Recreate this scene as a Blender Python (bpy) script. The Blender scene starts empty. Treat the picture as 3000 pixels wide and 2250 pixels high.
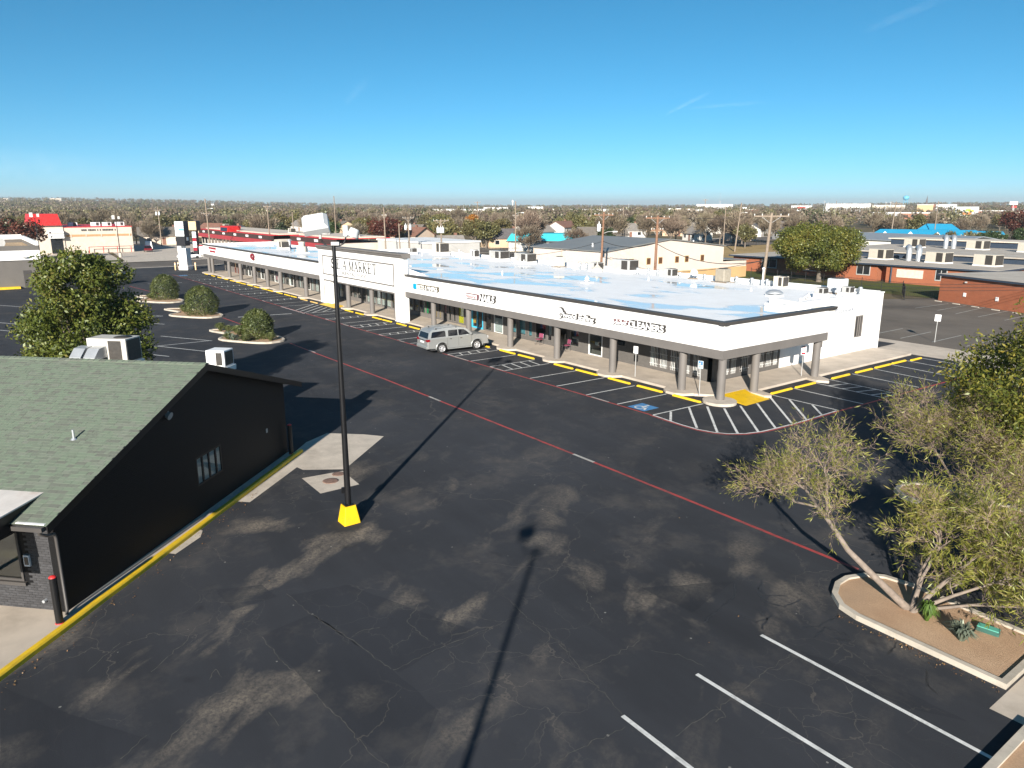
import bpy, math, random
import numpy as np
from mathutils import Vector, Matrix
R = math.radians
random.seed(7)
RNG = np.random.default_rng(11)
sc = bpy.context.scene
COL = sc.collection

# ------------------------------------------------------------------ camera
FPX, PITCH, YAW, CAMZ = 2150.0, 13.62, 143.4, 11.2      # measured for a 3000 x 2250 picture
cd = bpy.data.cameras.new('camera'); cam = bpy.data.objects.new('camera', cd); COL.objects.link(cam)
cd.sensor_width = 36.0; cd.lens = 36.0 * FPX / 3000.0; cd.clip_start = 0.1; cd.clip_end = 30000
cam.location = (0, 0, CAMZ); cam.rotation_euler = (R(90 - PITCH), 0, R(YAW - 90))
sc.camera = cam
# ------------------------------------------------------------------ sky and sun
SUN_EL, SUN_AZ = 19.7, math.degrees(math.atan2(-0.729, 0.6845))
w = bpy.data.worlds.new('World'); sc.world = w; w.use_nodes = True
nt = w.node_tree; nt.nodes.clear()
sky = nt.nodes.new('ShaderNodeTexSky'); sky.sky_type = 'NISHITA'; sky.sun_disc = False
sky.sun_elevation = R(SUN_EL); sky.sun_rotation = R(90 - SUN_AZ)
sky.altitude = 1100; sky.air_density = 0.7; sky.dust_density = 0.0; sky.ozone_density = 6.0
bg = nt.nodes.new('ShaderNodeBackground'); bg.inputs[1].default_value = 0.058
wo = nt.nodes.new('ShaderNodeOutputWorld')
hs = nt.nodes.new('ShaderNodeHueSaturation'); hs.inputs['Saturation'].default_value = 1.1; hs.inputs['Hue'].default_value = 0.474
nt.links.new(sky.outputs[0], hs.inputs['Color']); nt.links.new(hs.outputs[0], bg.inputs[0]); nt.links.new(bg.outputs[0], wo.inputs[0])
sd = bpy.data.lights.new('sun', 'SUN'); sd.energy = 5.0; sd.angle = R(0.53); sd.color = (1.0, 0.93, 0.83)
sun = bpy.data.objects.new('sun', sd); COL.objects.link(sun)
sv = Vector((math.cos(R(SUN_AZ)) * math.cos(R(SUN_EL)), math.sin(R(SUN_AZ)) * math.cos(R(SUN_EL)), math.sin(R(SUN_EL))))
sun.rotation_euler = sv.to_track_quat('Z', 'Y').to_euler(); sun.location = (40, -40, 60)
sc.view_settings.view_transform = 'Standard'; sc.view_settings.look = 'None'
sc.view_settings.exposure = 1.05; sc.view_settings.gamma = 1.0
sc.view_settings.use_curve_mapping = False
sc.cycles.max_bounces = 6; sc.cycles.diffuse_bounces = 2; sc.cycles.glossy_bounces = 2
sc.cycles.transparent_max_bounces = 8; sc.cycles.caustics_reflective = False; sc.cycles.caustics_refractive = False

# ------------------------------------------------------------------ helpers
def gp(px, py, z=0.0):
    """point at height z seen at pixel (px, py) of the 3000 x 2250 photograph"""
    p, y = R(PITCH), R(YAW)
    h = Vector((math.cos(y), math.sin(y), 0)); r = Vector((math.sin(y), -math.cos(y), 0))
    f = h * math.cos(p) + Vector((0, 0, -math.sin(p))); u = h * math.sin(p) + Vector((0, 0, math.cos(p)))
    d = f * FPX + r * (px - 1500) - u * (py - 1125)
    t = (z - CAMZ) / d.z
    return Vector((d.x * t, d.y * t, z))
def direction(px, dist):
    """ground point at horizontal distance dist below picture column px (on the horizon)"""
    d = gp(px, 700) - Vector((0, 0, 0)); d.z = 0
    return d.normalized() * dist

class MB:
    def __init__(s): s.v = []; s.f = []; s.m = []; s.s = []
    def face(s, pts, mi=0, sm=False):
        n = len(s.v); s.v += [tuple(p) for p in pts]; s.f.append(tuple(range(n, n + len(pts)))); s.m.append(mi); s.s.append(sm)
    def box(s, x0, y0, z0, x1, y1, z1, mi=0):
        x0, x1 = min(x0, x1), max(x0, x1); y0, y1 = min(y0, y1), max(y0, y1); z0, z1 = min(z0, z1), max(z0, z1)
        n = len(s.v)
        s.v += [(x0, y0, z0), (x1, y0, z0), (x1, y1, z0), (x0, y1, z0), (x0, y0, z1), (x1, y0, z1), (x1, y1, z1), (x0, y1, z1)]
        for q in ((0, 3, 2, 1), (4, 5, 6, 7), (0, 1, 5, 4), (1, 2, 6, 5), (2, 3, 7, 6), (3, 0, 4, 7)):
            s.f.append(tuple(n + i for i in q)); s.m.append(mi); s.s.append(False)
        return s
    def cbox(s, c, h, M=None, mi=0):
        """box of half sizes h about c, turned by the matrix M"""
        n = len(s.v); c = Vector(c)
        for k in ((-1, -1, -1), (1, -1, -1), (1, 1, -1), (-1, 1, -1), (-1, -1, 1), (1, -1, 1), (1, 1, 1), (-1, 1, 1)):
            p = Vector((k[0] * h[0], k[1] * h[1], k[2] * h[2]))
            if M is not None: p = M @ p
            s.v.append(tuple(c + p))
        for q in ((0, 3, 2, 1), (4, 5, 6, 7), (0, 1, 5, 4), (1, 2, 6, 5), (2, 3, 7, 6), (3, 0, 4, 7)):
            s.f.append(tuple(n + i for i in q)); s.m.append(mi); s.s.append(False)
        return s
    def frustum(s, x0, y0, x1, y1, z0, z1, inset, mi=0):
        a = [(x0, y0, z0), (x1, y0, z0), (x1, y1, z0), (x0, y1, z0)]
        i = inset; b = [(x0 + i, y0 + i, z1), (x1 - i, y0 + i, z1), (x1 - i, y1 - i, z1), (x0 + i, y1 - i, z1)]
        s.loft([a, b], mi=mi); return s
    def loft(s, rings, mi=0, sm=False, cap=True):
        n = len(rings[0]); b = len(s.v)
        for r in rings: s.v += [tuple(p) for p in r]
        for k in range(len(rings) - 1):
            for i in range(n):
                j = (i + 1) % n
                s.f.append((b + k * n + i, b + k * n + j, b + (k + 1) * n + j, b + (k + 1) * n + i)); s.m.append(mi); s.s.append(sm)
        if cap:
            s.face(list(reversed([tuple(p) for p in rings[0]])), mi); s.face(rings[-1], mi)
        return s
    def prism(s, poly, z0, z1, mi=0):
        return s.loft([[(p[0], p[1], z0) for p in poly], [(p[0], p[1], z1) for p in poly]], mi)
    def cyl(s, p0, p1, r0, r1=None, n=10, mi=0, cap=True):
        return s.tube([p0, p1], [r0, r0 if r1 is None else r1], n, mi, cap)
    def tube(s, pts, rad, n=8, mi=0, cap=True):
        pts = [Vector(p) for p in pts]
        if not hasattr(rad, '__len__'): rad = [rad] * len(pts)
        rings = []
        up = None
        for i, p in enumerate(pts):
            d = (pts[min(i + 1, len(pts) - 1)] - pts[max(i - 1, 0)])
            d = d.normalized() if d.length > 1e-9 else Vector((0, 0, 1))
            if up is None: up = Vector((0, 0, 1)) if abs(d.z) < 0.9 else Vector((1, 0, 0))
            a = d.cross(up)
            if a.length < 1e-6: a = d.orthogonal()
            a.normalize(); b = d.cross(a).normalized(); up = -b
            up = a.cross(d)
            rings.append([p + (a * math.cos(2 * math.pi * k / n) + b * math.sin(2 * math.pi * k / n)) * rad[i] for k in range(n)])
        return s.loft(rings, mi, True, cap)
    def lathe(s, prof, c=(0, 0, 0), n=16, mi=0):
        rings = [[(c[0] + r * math.cos(2 * math.pi * k / n), c[1] + r * math.sin(2 * math.pi * k / n), c[2] + z) for k in range(n)] for r, z in prof]
        return s.loft(rings, mi, True)
    def build(s, name, mat, parent=None, world=True, bevel=0):
        me = bpy.data.meshes.new(name); me.from_pydata(s.v, [], s.f)
        for m in (mat if isinstance(mat, (list, tuple)) else [mat]): me.materials.append(m)
        me.polygons.foreach_set('material_index', s.m); me.polygons.foreach_set('use_smooth', s.s); me.update()
        return link(name, me, parent, world, bevel)

def link(name, me, parent=None, world=True, bevel=0):
    o = bpy.data.objects.new(name, me); COL.objects.link(o)
    if parent is not None:
        o.parent = parent
        if world:
            l = root_loc(parent); o.matrix_parent_inverse = l.inverted()
    if bevel:
        b = o.modifiers.new('bevel', 'BEVEL'); b.width = bevel; b.segments = 2; b.limit_method = 'ANGLE'; b.angle_limit = R(40)
    return o
def root_loc(o):
    m = Matrix.LocRotScale(o.location, o.rotation_euler, o.scale)
    if o.parent is not None: m = root_loc(o.parent) @ o.matrix_parent_inverse @ m
    return m
def tag(o, label=None, cat=None, group=None, kind=None):
    if label: o['label'] = label
    if cat: o['category'] = cat
    if group: o['group'] = group
    if kind: o['kind'] = kind
    return o
def thing(name, label, cat, loc=(0, 0, 0), rz=0.0, group=None):
    o = bpy.data.objects.new(name, None); COL.objects.link(o)
    o.location = loc; o.rotation_euler = (0, 0, rz); o.empty_display_size = 0.3
    return tag(o, label, cat, group)
def copy_tree(o, parent=None, loc=None, rz=None, label=None, group=None, scale=None):
    c = o.copy(); COL.objects.link(c)
    if parent is not None: c.parent = parent
    if loc is not None: c.location = loc
    if rz is not None: c.rotation_euler = (0, 0, rz)
    if scale is not None: c.scale = scale if hasattr(scale, '__len__') else (scale,) * 3
    if label: c['label'] = label
    if group: c['group'] = group
    for ch in o.children: copy_tree(ch, c)
    return c
def sheet(name, poly, z, mat, kind='structure', parent=None):
    b = MB(); b.face([(p[0], p[1], z) for p in poly]); o = b.build(name, mat, parent)
    if parent is None: o['kind'] = kind
    return o
def slab(name, poly, z0, z1, mat, parent=None, bevel=0):
    b = MB(); b.prism(poly, z0, z1); o = b.build(name, mat, parent, True, bevel)
    if parent is None: o['kind'] = 'structure'
    return o
def rect(x0, y0, x1, y1): return [(x0, y0), (x1, y0), (x1, y1), (x0, y1)]

# ------------------------------------------------------------------ materials
MAT = {}
def _nodes(name):
    m = bpy.data.materials.new(name); m.use_nodes = True; t = m.node_tree; t.nodes.clear()
    o = t.nodes.new('ShaderNodeOutputMaterial'); p = t.nodes.new('ShaderNodeBsdfPrincipled'); t.links.new(p.outputs[0], o.inputs[0])
    return m, t, p, o
def N(t, kind, **kw):
    n = t.nodes.new('ShaderNode' + kind)
    for k, v in kw.items():
        if k.startswith('i_'): n.inputs[k[2:].replace('_', ' ')].default_value = v
        else: setattr(n, k, v)
    return n
def c4(c): return (c[0], c[1], c[2], 1.0)
def coords(t, kind='Object'):
    n = t.nodes.new('ShaderNodeTexCoord'); return n.outputs[kind]
def noise(t, vec, scale, detail=4, rough=0.55, dist=0.0):
    n = N(t, 'TexNoise'); n.inputs['Scale'].default_value = scale; n.inputs['Detail'].default_value = detail
    n.inputs['Roughness'].default_value = rough; n.inputs['Distortion'].default_value = dist
    t.links.new(vec, n.inputs['Vector']); return n.outputs['Fac']
def ramp(t, fac, a, b, ca=(0, 0, 0), cb=(1, 1, 1)):
    r = N(t, 'ValToRGB'); r.color_ramp.elements[0].position = a; r.color_ramp.elements[1].position = b
    r.color_ramp.elements[0].color = c4(ca); r.color_ramp.elements[1].color = c4(cb)
    t.links.new(fac, r.inputs[0]); return r.outputs[0]
def mix(t, fac, a, b, blend='MIX'):
    m = N(t, 'Mix', data_type='RGBA', blend_type=blend)
    if isinstance(fac, float): m.inputs[0].default_value = fac
    else: t.links.new(fac, m.inputs[0])
    for s, v in ((6, a), (7, b)):
        if isinstance(v, tuple): m.inputs[s].default_value = c4(v)
        else: t.links.new(v, m.inputs[s])
    return m.outputs[2]
def math_(t, op, a, b=None):
    m = N(t, 'Math', operation=op)
    for i, v in enumerate((a, b)):
        if v is None: continue
        if isinstance(v, (int, float)): m.inputs[i].default_value = v
        else: t.links.new(v, m.inputs[i])
    return m.outputs[0]
def bump(t, p, h, strength=0.3, dist=0.02):
    b = N(t, 'Bump'); b.inputs['Strength'].default_value = strength; b.inputs['Distance'].default_value = dist
    t.links.new(h, b.inputs['Height']); t.links.new(b.outputs[0], p.inputs['Normal'])
def mat(name, col, rough=0.6, var=0.12, scale=3.0, metal=0.0, spec=0.4, bmp=0.0, bscale=40.0, dirt=None, rnd=0.0):
    if name in MAT: return MAT[name]
    m, t, p, o = _nodes(name); v = coords(t)
    n1 = noise(t, v, scale, 5, 0.6)
    lo = tuple(max(0, c * (1 - var)) for c in col); hi = tuple(min(1, c * (1 + var)) for c in col)
    c = ramp(t, n1, 0.3, 0.7, lo, hi)
    if dirt:
        d = ramp(t, noise(t, v, dirt[1], 6, 0.7), 0.5, 0.72); d2 = math_(t, 'MULTIPLY', d, dirt[2])
        c = mix(t, d2, c, dirt[0])
    if rnd:
        ob = N(t, 'ObjectInfo'); hs = N(t, 'HueSaturation'); t.links.new(c, hs.inputs['Color'])
        mr = N(t, 'MapRange'); mr.inputs['To Min'].default_value = 1 - rnd; mr.inputs['To Max'].default_value = 1 + rnd
        t.links.new(ob.outputs['Random'], mr.inputs['Value']); t.links.new(mr.outputs[0], hs.inputs['Value']); c = hs.outputs[0]
    t.links.new(c, p.inputs['Base Color'])
    p.inputs['Roughness'].default_value = rough; p.inputs['Metallic'].default_value = metal; p.inputs['Specular IOR Level'].default_value = spec
    if bmp: bump(t, p, noise(t, v, bscale, 4, 0.6), bmp, 0.01)
    MAT[name] = m; return m
def leafmat(name, cols, trans=0.35, rnd=0.25, clump=1.2, hue=0.0):
    """leaf colour picked per leaf between the given colours, with patches through the crown"""
    m, t, p, o = _nodes(name)
    g = N(t, 'NewGeometry'); v = coords(t)
    r = N(t, 'ValToRGB'); e = r.color_ramp.elements
    while len(e) < len(cols): e.new(0.5)
    for i, cc in enumerate(cols): e[i].position = i / max(1, len(cols) - 1); e[i].color = c4(cc)
    f = math_(t, 'ADD', math_(t, 'MULTIPLY', g.outputs['Random Per Island'], 0.55), math_(t, 'MULTIPLY', ramp(t, noise(t, v, clump, 2), 0.35, 0.65), 0.45))
    t.links.new(f, r.inputs[0]); c = r.outputs[0]
    if rnd:
        ob = N(t, 'ObjectInfo'); hs = N(t, 'HueSaturation'); t.links.new(c, hs.inputs['Color'])
        mr = N(t, 'MapRange'); mr.inputs['To Min'].default_value = 1 - rnd; mr.inputs['To Max'].default_value = 1 + rnd
        t.links.new(ob.outputs['Random'], mr.inputs['Value']); t.links.new(mr.outputs[0], hs.inputs['Value'])
        if hue:
            m2 = N(t, 'MapRange'); m2.inputs['To Min'].default_value = 0.5 - hue; m2.inputs['To Max'].default_value = 0.5 + hue
            t.links.new(math_(t, 'FRACT', math_(t, 'MULTIPLY', ob.outputs['Random'], 7.3)), m2.inputs['Value']); t.links.new(m2.outputs[0], hs.inputs['Hue'])
        c = hs.outputs[0]
    t.nodes.remove(p)
    d = N(t, 'BsdfDiffuse'); tr = N(t, 'BsdfTranslucent'); gl = N(t, 'BsdfGlossy'); gl.inputs['Roughness'].default_value = 0.45
    t.links.new(c, d.inputs[0]); t.links.new(c, tr.inputs[0]); gl.inputs[0].default_value = (0.5, 0.55, 0.45, 1)
    a = N(t, 'MixShader'); a.inputs[0].default_value = trans; t.links.new(d.outputs[0], a.inputs[1]); t.links.new(tr.outputs[0], a.inputs[2])
    b = N(t, 'MixShader'); b.inputs[0].default_value = 0.06; t.links.new(a.outputs[0], b.inputs[1]); t.links.new(gl.outputs[0], b.inputs[2])
    t.links.new(b.outputs[0], o.inputs[0]); MAT[name] = m; return m
def brickmat(name, c1, c2, mortar, bw=0.2, bh=0.068, rough=0.75, axis='x', bmp=0.5):
    m, t, p, o = _nodes(name); v = coords(t)
    s = N(t, 'SeparateXYZ'); t.links.new(v, s.inputs[0]); cb = N(t, 'CombineXYZ')
    if axis == 'xy': t.links.new(math_(t, 'ADD', s.outputs['X'], s.outputs['Y']), cb.inputs['X'])
    else: t.links.new(s.outputs['X' if axis == 'x' else 'Y'], cb.inputs['X'])
    t.links.new(s.outputs['Z'], cb.inputs['Y'])
    b = N(t, 'TexBrick'); b.inputs['Color1'].default_value = c4(c1); b.inputs['Color2'].default_value = c4(c2); b.inputs['Mortar'].default_value = c4(mortar)
    b.inputs['Scale'].default_value = 1.0; b.inputs['Brick Width'].default_value = bw; b.inputs['Row Height'].default_value = bh; b.inputs['Mortar Size'].default_value = 0.006
    t.links.new(cb.outputs[0], b.inputs['Vector'])
    c = mix(t, 0.25, b.outputs['Color'], ramp(t, noise(t, v, 1.3, 5), 0.3, 0.7, tuple(x * .6 for x in c1), tuple(min(1, x * 1.25) for x in c2)))
    t.links.new(c, p.inputs['Base Color']); p.inputs['Roughness'].default_value = rough; p.inputs['Specular IOR Level'].default_value = 0.2
    bump(t, p, math_(t, 'SUBTRACT', 1.0, b.outputs['Fac']), bmp, 0.008); MAT[name] = m; return m

WHITE = mat('white_paint', (0.82, 0.81, 0.79), 0.55, 0.04, 0.8, dirt=((0.5, 0.47, 0.42), 0.7, 0.12))
WBRICK = brickmat('white_painted_brick', (0.82, 0.81, 0.79), (0.79, 0.78, 0.76), (0.72, 0.71, 0.69), axis='y', bmp=0.35)
GREYP = mat('grey_brown_paint', (0.155, 0.142, 0.132), 0.6, 0.1, 0.7)
GREYD = mat('dark_trim_paint', (0.06, 0.055, 0.052), 0.5, 0.1, 1.0)
GBRICK = brickmat('grey_painted_brick', (0.135, 0.126, 0.116), (0.115, 0.107, 0.10), (0.08, 0.075, 0.07), axis='xy')
BLACKB = brickmat('black_painted_brick', (0.007, 0.007, 0.008), (0.006, 0.006, 0.0065), (0.004, 0.004, 0.0045), axis='xy', rough=0.55)
BLACKP = mat('black_paint', (0.008, 0.008, 0.009), 0.4, 0.2, 2.0)
CONC = mat('concrete', (0.50, 0.43, 0.355), 0.85, 0.13, 0.8, bmp=0.25, bscale=60, dirt=((0.22, 0.18, 0.14), 0.5, 0.4))
CONCL = mat('pale_concrete', (0.50, 0.44, 0.37), 0.85, 0.14, 1.2, bmp=0.25, bscale=50, dirt=((0.25, 0.21, 0.17), 0.9, 0.5))
KERB = mat('kerb_concrete', (0.46, 0.41, 0.34), 0.85, 0.15, 1.6, bmp=0.25, bscale=50, dirt=((0.2, 0.17, 0.13), 1.4, 0.5))
YEL = mat('yellow_paint', (0.72, 0.47, 0.02), 0.55, 0.12, 2.5, bmp=0.15, bscale=60, dirt=((0.25, 0.18, 0.06), 2.2, 0.35))
YELG = mat('glossy_yellow_paint', (0.74, 0.46, 0.008), 0.5, 0.06, 2.0, dirt=((0.28, 0.20, 0.06), 3.5, 0.35))
YELW = mat('worn_yellow_paint', (0.60, 0.38, 0.10), 0.7, 0.2, 3, dirt=((0.4, 0.36, 0.3), 3.0, 0.8))
WLINE = mat('white_road_paint', (0.62, 0.62, 0.60), 0.7, 0.12, 4.0, dirt=((0.10, 0.10, 0.10), 3.0, 0.55))
WLINE2 = mat('worn_white_road_paint', (0.40, 0.39, 0.36), 0.75, 0.2, 4.0, dirt=((0.08, 0.08, 0.08), 2.0, 0.9))
RLINE = mat('red_road_paint', (0.33, 0.045, 0.04), 0.75, 0.2, 3.0, dirt=((0.06, 0.05, 0.05), 1.6, 1.0))
BLUEP = mat('blue_road_paint', (0.05, 0.20, 0.42), 0.7, 0.15, 4.0, dirt=((0.1, 0.1, 0.1), 4.0, 0.4))
GALV = mat('galvanised_metal', (0.52, 0.54, 0.56), 0.42, 0.12, 2.0, metal=0.6)
GALVM = mat('matt_grey_metal', (0.42, 0.42, 0.41), 0.6, 0.1, 2.0, metal=0.1)
HVACB = mat('beige_unit_metal', (0.56, 0.51, 0.43), 0.55, 0.1, 1.5, dirt=((0.3, 0.26, 0.2), 1.5, 0.5))
HVACW = mat('white_unit_metal', (0.78, 0.78, 0.78), 0.5, 0.05, 1.5)
COIL = mat('condenser_coil', (0.055, 0.05, 0.045), 0.6, 0.25, 8.0, metal=0.2, bmp=0.5, bscale=120)
WOODP = mat('weathered_pole_wood', (0.24, 0.19, 0.145), 0.9, 0.25, 3.0, bmp=0.4, bscale=30)
WOODR = mat('reddish_pole_wood', (0.22, 0.12, 0.075), 0.9, 0.25, 3.0, bmp=0.4, bscale=30)
BARK = mat('bark', (0.15, 0.125, 0.10), 0.95, 0.3, 6.0, bmp=0.6, bscale=25)
BARKW = mat('pale_willow_bark', (0.21, 0.17, 0.14), 0.95, 0.25, 6.0, bmp=0.5, bscale=25)
WIRE = mat('cable', (0.03, 0.03, 0.03), 0.6)
RUBBER = mat('rubber', (0.02, 0.02, 0.02), 0.8, 0.15, 8)
CHROME = mat('chrome', (0.7, 0.7, 0.72), 0.15, 0.02, 2, metal=1.0)
DARKV = mat('dark_void', (0.01, 0.01, 0.012), 0.8)
RED = mat('red_paint', (0.55, 0.03, 0.03), 0.5, 0.1, 1.5)
def glassmat(name, tint, gloss=0.12, trans=0.75):
    m, t, p, o = _nodes(name); t.nodes.remove(p)
    tr = N(t, 'BsdfTransparent'); tr.inputs[0].default_value = c4(tint)
    gl = N(t, 'BsdfGlossy'); gl.inputs['Roughness'].default_value = 0.03; gl.inputs[0].default_value = (0.9, 0.95, 1, 1)
    fr = N(t, 'LayerWeight'); fr.inputs[0].default_value = 0.5
    f = math_(t, 'ADD', math_(t, 'MULTIPLY', math_(t, 'POWER', fr.outputs['Facing'], 4.0), 0.6), gloss * 0.3)
    a = N(t, 'MixShader'); t.links.new(f, a.inputs[0]); t.links.new(tr.outputs[0], a.inputs[1]); t.links.new(gl.outputs[0], a.inputs[2])
    t.links.new(a.outputs[0], o.inputs[0]); MAT[name] = m; return m
GLASS = glassmat('shop_glass', (0.78, 0.82, 0.82))
TINT = mat('tinted_car_glass', (0.006, 0.007, 0.010), 0.05, 0.1, 1, spec=0.45)
DGLASS = mat('dark_window_glass', (0.015, 0.018, 0.022), 0.08, 0.2, 1, spec=0.8)
# ------------------------------------------------------------------ ground materials
def groundmat(name, cols, scale, bmp=0.7, fine=8.0):
    m, t, p, o = _nodes(name); v = coords(t)
    c = ramp(t, noise(t, v, scale, 6, 0.65), 0.3, 0.7, cols[0], cols[1])
    if len(cols) > 2: c = mix(t, ramp(t, noise(t, v, scale * 0.3, 4), 0.45, 0.65), c, cols[2])
    c = mix(t, math_(t, 'MULTIPLY', ramp(t, noise(t, v, fine, 4, 0.8), 0.38, 0.68), 0.5), c, tuple(x * 0.55 for x in cols[0]))
    t.links.new(c, p.inputs['Base Color']); p.inputs['Roughness'].default_value = 0.95; p.inputs['Specular IOR Level'].default_value = 0.1
    bump(t, p, noise(t, v, fine * 2, 4, 0.7), bmp, 0.05); MAT[name] = m; return m
TERRAIN = groundmat('dry_ground', ((0.13, 0.10, 0.06), (0.20, 0.16, 0.10), (0.10, 0.10, 0.05)), 0.05, fine=0.8)
LAWN = groundmat('lawn', ((0.075, 0.095, 0.025), (0.11, 0.13, 0.035), (0.14, 0.12, 0.05)), 0.3, fine=4)
FIELD = groundmat('dry_grass', ((0.34, 0.24, 0.11), (0.46, 0.34, 0.17), (0.27, 0.19, 0.085)), 0.12, fine=3)
SOIL = groundmat('sandy_soil', ((0.46, 0.30, 0.19), (0.58, 0.40, 0.26), (0.40, 0.28, 0.19)), 0.9, fine=22)
def asphalt(name, base, light, wear=1.0, local=False, rough=0.9):
    m, t, p, o = _nodes(name); v = coords(t)
    s = N(t, 'SeparateXYZ'); t.links.new(v, s.inputs[0]); X, Y = s.outputs['X'], s.outputs['Y']
    c = ramp(t, noise(t, v, 0.09, 5, 0.6), 0.3, 0.7, tuple(x * 0.7 for x in base), tuple(x * 1.45 for x in base))
    # broad brushed streaks of sealer
    rot = N(t, 'Mapping', vector_type='TEXTURE'); rot.inputs['Rotation'].default_value = (0, 0, R(-4)); rot.inputs['Scale'].default_value = (6.0, .9, 1); t.links.new(v, rot.inputs[0])
    st = ramp(t, noise(t, rot.outputs[0], 0.9, 6, 0.65), 0.42, 0.72); c = mix(t, math_(t, 'MULTIPLY', st, 0.32), c, tuple(x * 1.7 for x in base))
    # worn tan patches, most of them between the dark shop and the lamp post
    r2 = N(t, 'Mapping', vector_type='TEXTURE'); r2.inputs['Rotation'].default_value = (0, 0, R(128)); r2.inputs['Scale'].default_value = (1.7, 1.0, 1); t.links.new(v, r2.inputs[0])
    wn = ramp(t, noise(t, r2.outputs[0], 0.45, 5, 0.55, 0.35), 0.55, 0.70)
    if local:
        d = N(t, 'VectorMath', operation='DISTANCE'); t.links.new(v, d.inputs[0]); d.inputs[1].default_value = (-19.5, 7.0, 0)
        near = ramp(t, math_(t, 'DIVIDE', d.outputs['Value'], 30.0), 0.12, 0.55, (1, 1, 1), (0.10, 0.10, 0.10))
        d2 = N(t, 'VectorMath', operation='DISTANCE'); t.links.new(v, d2.inputs[0]); d2.inputs[1].default_value = (-10.5, 17.2, 0)
        near2 = ramp(t, math_(t, 'DIVIDE', d2.outputs['Value'], 10.0), 0.1, 0.6, (0.5, 0.5, 0.5), (0, 0, 0))
        wn = math_(t, 'MULTIPLY', wn, math_(t, 'ADD', near, near2))
    gr = ramp(t, noise(t, v, 9, 5, 0.8), 0.3, 0.62)
    wn = math_(t, 'MULTIPLY', math_(t, 'MULTIPLY', wn, gr), 0.8 * wear); wn = math_(t, 'MINIMUM', wn, 1.0)
    c = mix(t, wn, c, light)
    if local:
        # parking bays in front of the shops are dusty; the sheet by the shops is paler
        dust = ramp(t, noise(t, v, 0.35, 6, 0.7), 0.52, 0.75); c = mix(t, math_(t, 'MULTIPLY', dust, 0.22), c, light)
    # hairline cracks
    wv = N(t, 'TexNoise'); wv.inputs['Scale'].default_value = 0.9; wv.inputs['Detail'].default_value = 4; t.links.new(v, wv.inputs['Vector'])
    va = N(t, 'VectorMath', operation='MULTIPLY_ADD'); va.inputs[1].default_value = (1.6, 1.6, 0); t.links.new(wv.outputs['Color'], va.inputs[0]); t.links.new(v, va.inputs[2])
    for sc_, wd, amt, mk in ((0.16, 0.0018, 0.22, 0.12), (0.8, 0.006, 0.20, 0.18)):
        vo = N(t, 'TexVoronoi', feature='DISTANCE_TO_EDGE'); vo.inputs['Scale'].default_value = sc_; t.links.new(va.outputs[0], vo.inputs['Vector'])
        ck = math_(t, 'LESS_THAN', vo.outputs['Distance'], wd)
        mk_ = ramp(t, noise(t, v, mk, 3), 0.50, 0.60)
        c = mix(t, math_(t, 'MULTIPLY', math_(t, 'MULTIPLY', ck, mk_), amt), c, light)
    # scattered pale grit and dark oil spots
    vg = N(t, 'TexVoronoi'); vg.inputs['Scale'].default_value = 1.1; t.links.new(v, vg.inputs['Vector'])
    grit = math_(t, 'LESS_THAN', vg.outputs['Distance'], 0.035); c = mix(t, math_(t, 'MULTIPLY', grit, 0.5), c, (0.4, 0.38, 0.34))
    oil = ramp(t, noise(t, v, 0.8, 3), 0.68, 0.78); c = mix(t, math_(t, 'MULTIPLY', oil, 0.5), c, (0.012, 0.012, 0.013))
    fine = noise(t, v, 55, 3, 0.8); c = mix(t, math_(t, 'MULTIPLY', ramp(t, fine, 0.4, 0.8), 0.35), c, tuple(x * 2.4 for x in base))
    t.links.new(c, p.inputs['Base Color']); p.inputs['Roughness'].default_value = rough; p.inputs['Specular IOR Level'].default_value = 0.12
    bump(t, p, noise(t, v, 38, 4, 0.75), 0.35, 0.02); MAT[name] = m; return m
LOT = asphalt('sealed_asphalt', (0.031, 0.033, 0.038), (0.25, 0.21, 0.165), 1.4, True)
OLDLOT = asphalt('old_asphalt', (0.115, 0.100, 0.085), (0.20, 0.17, 0.13), 0.5)
STREET = asphalt('street_asphalt', (0.11, 0.097, 0.085), (0.17, 0.15, 0.12), 0.4)

# ------------------------------------------------------------------ terrain to the horizon
def ease(a, b, x):
    u = min(1, max(0, (x - a) / (b - a))); return u * u * (3 - 2 * u)
def ground_z(x, y):
    r = math.hypot(x, y); a = (math.degrees(math.atan2(y, x)) - YAW + 540) % 360 - 180     # + = left of the camera
    amp = 8 + 22 * ease(4, 32, a) + 8 * ease(-8, -34, a)
    return -0.03 + amp * ease(500, 3000, r)
b = MB(); radii = [0, 60, 150, 260, 380, 500, 700, 900, 1150, 1450, 1800, 2200, 2600, 3000, 4200, 7000, 12000]; NA = 120
ring = []
for r in radii:
    row = []
    for k in range(NA):
        a = 2 * math.pi * k / NA; x, y = r * math.cos(a), r * math.sin(a); row.append(len(b.v)); b.v.append((x, y, ground_z(x, y)))
    ring.append(row)
for i in range(len(radii) - 1):
    for k in range(NA):
        j = (k + 1) % NA
        q = (ring[i][k], ring[i + 1][k], ring[i + 1][j], ring[i][j])
        b.f.append(q if i else (ring[0][0], ring[1][k], ring[1][j])); b.m.append(0); b.s.append(True)
tag(b.build('ground', TERRAIN), kind='structure')

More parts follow.
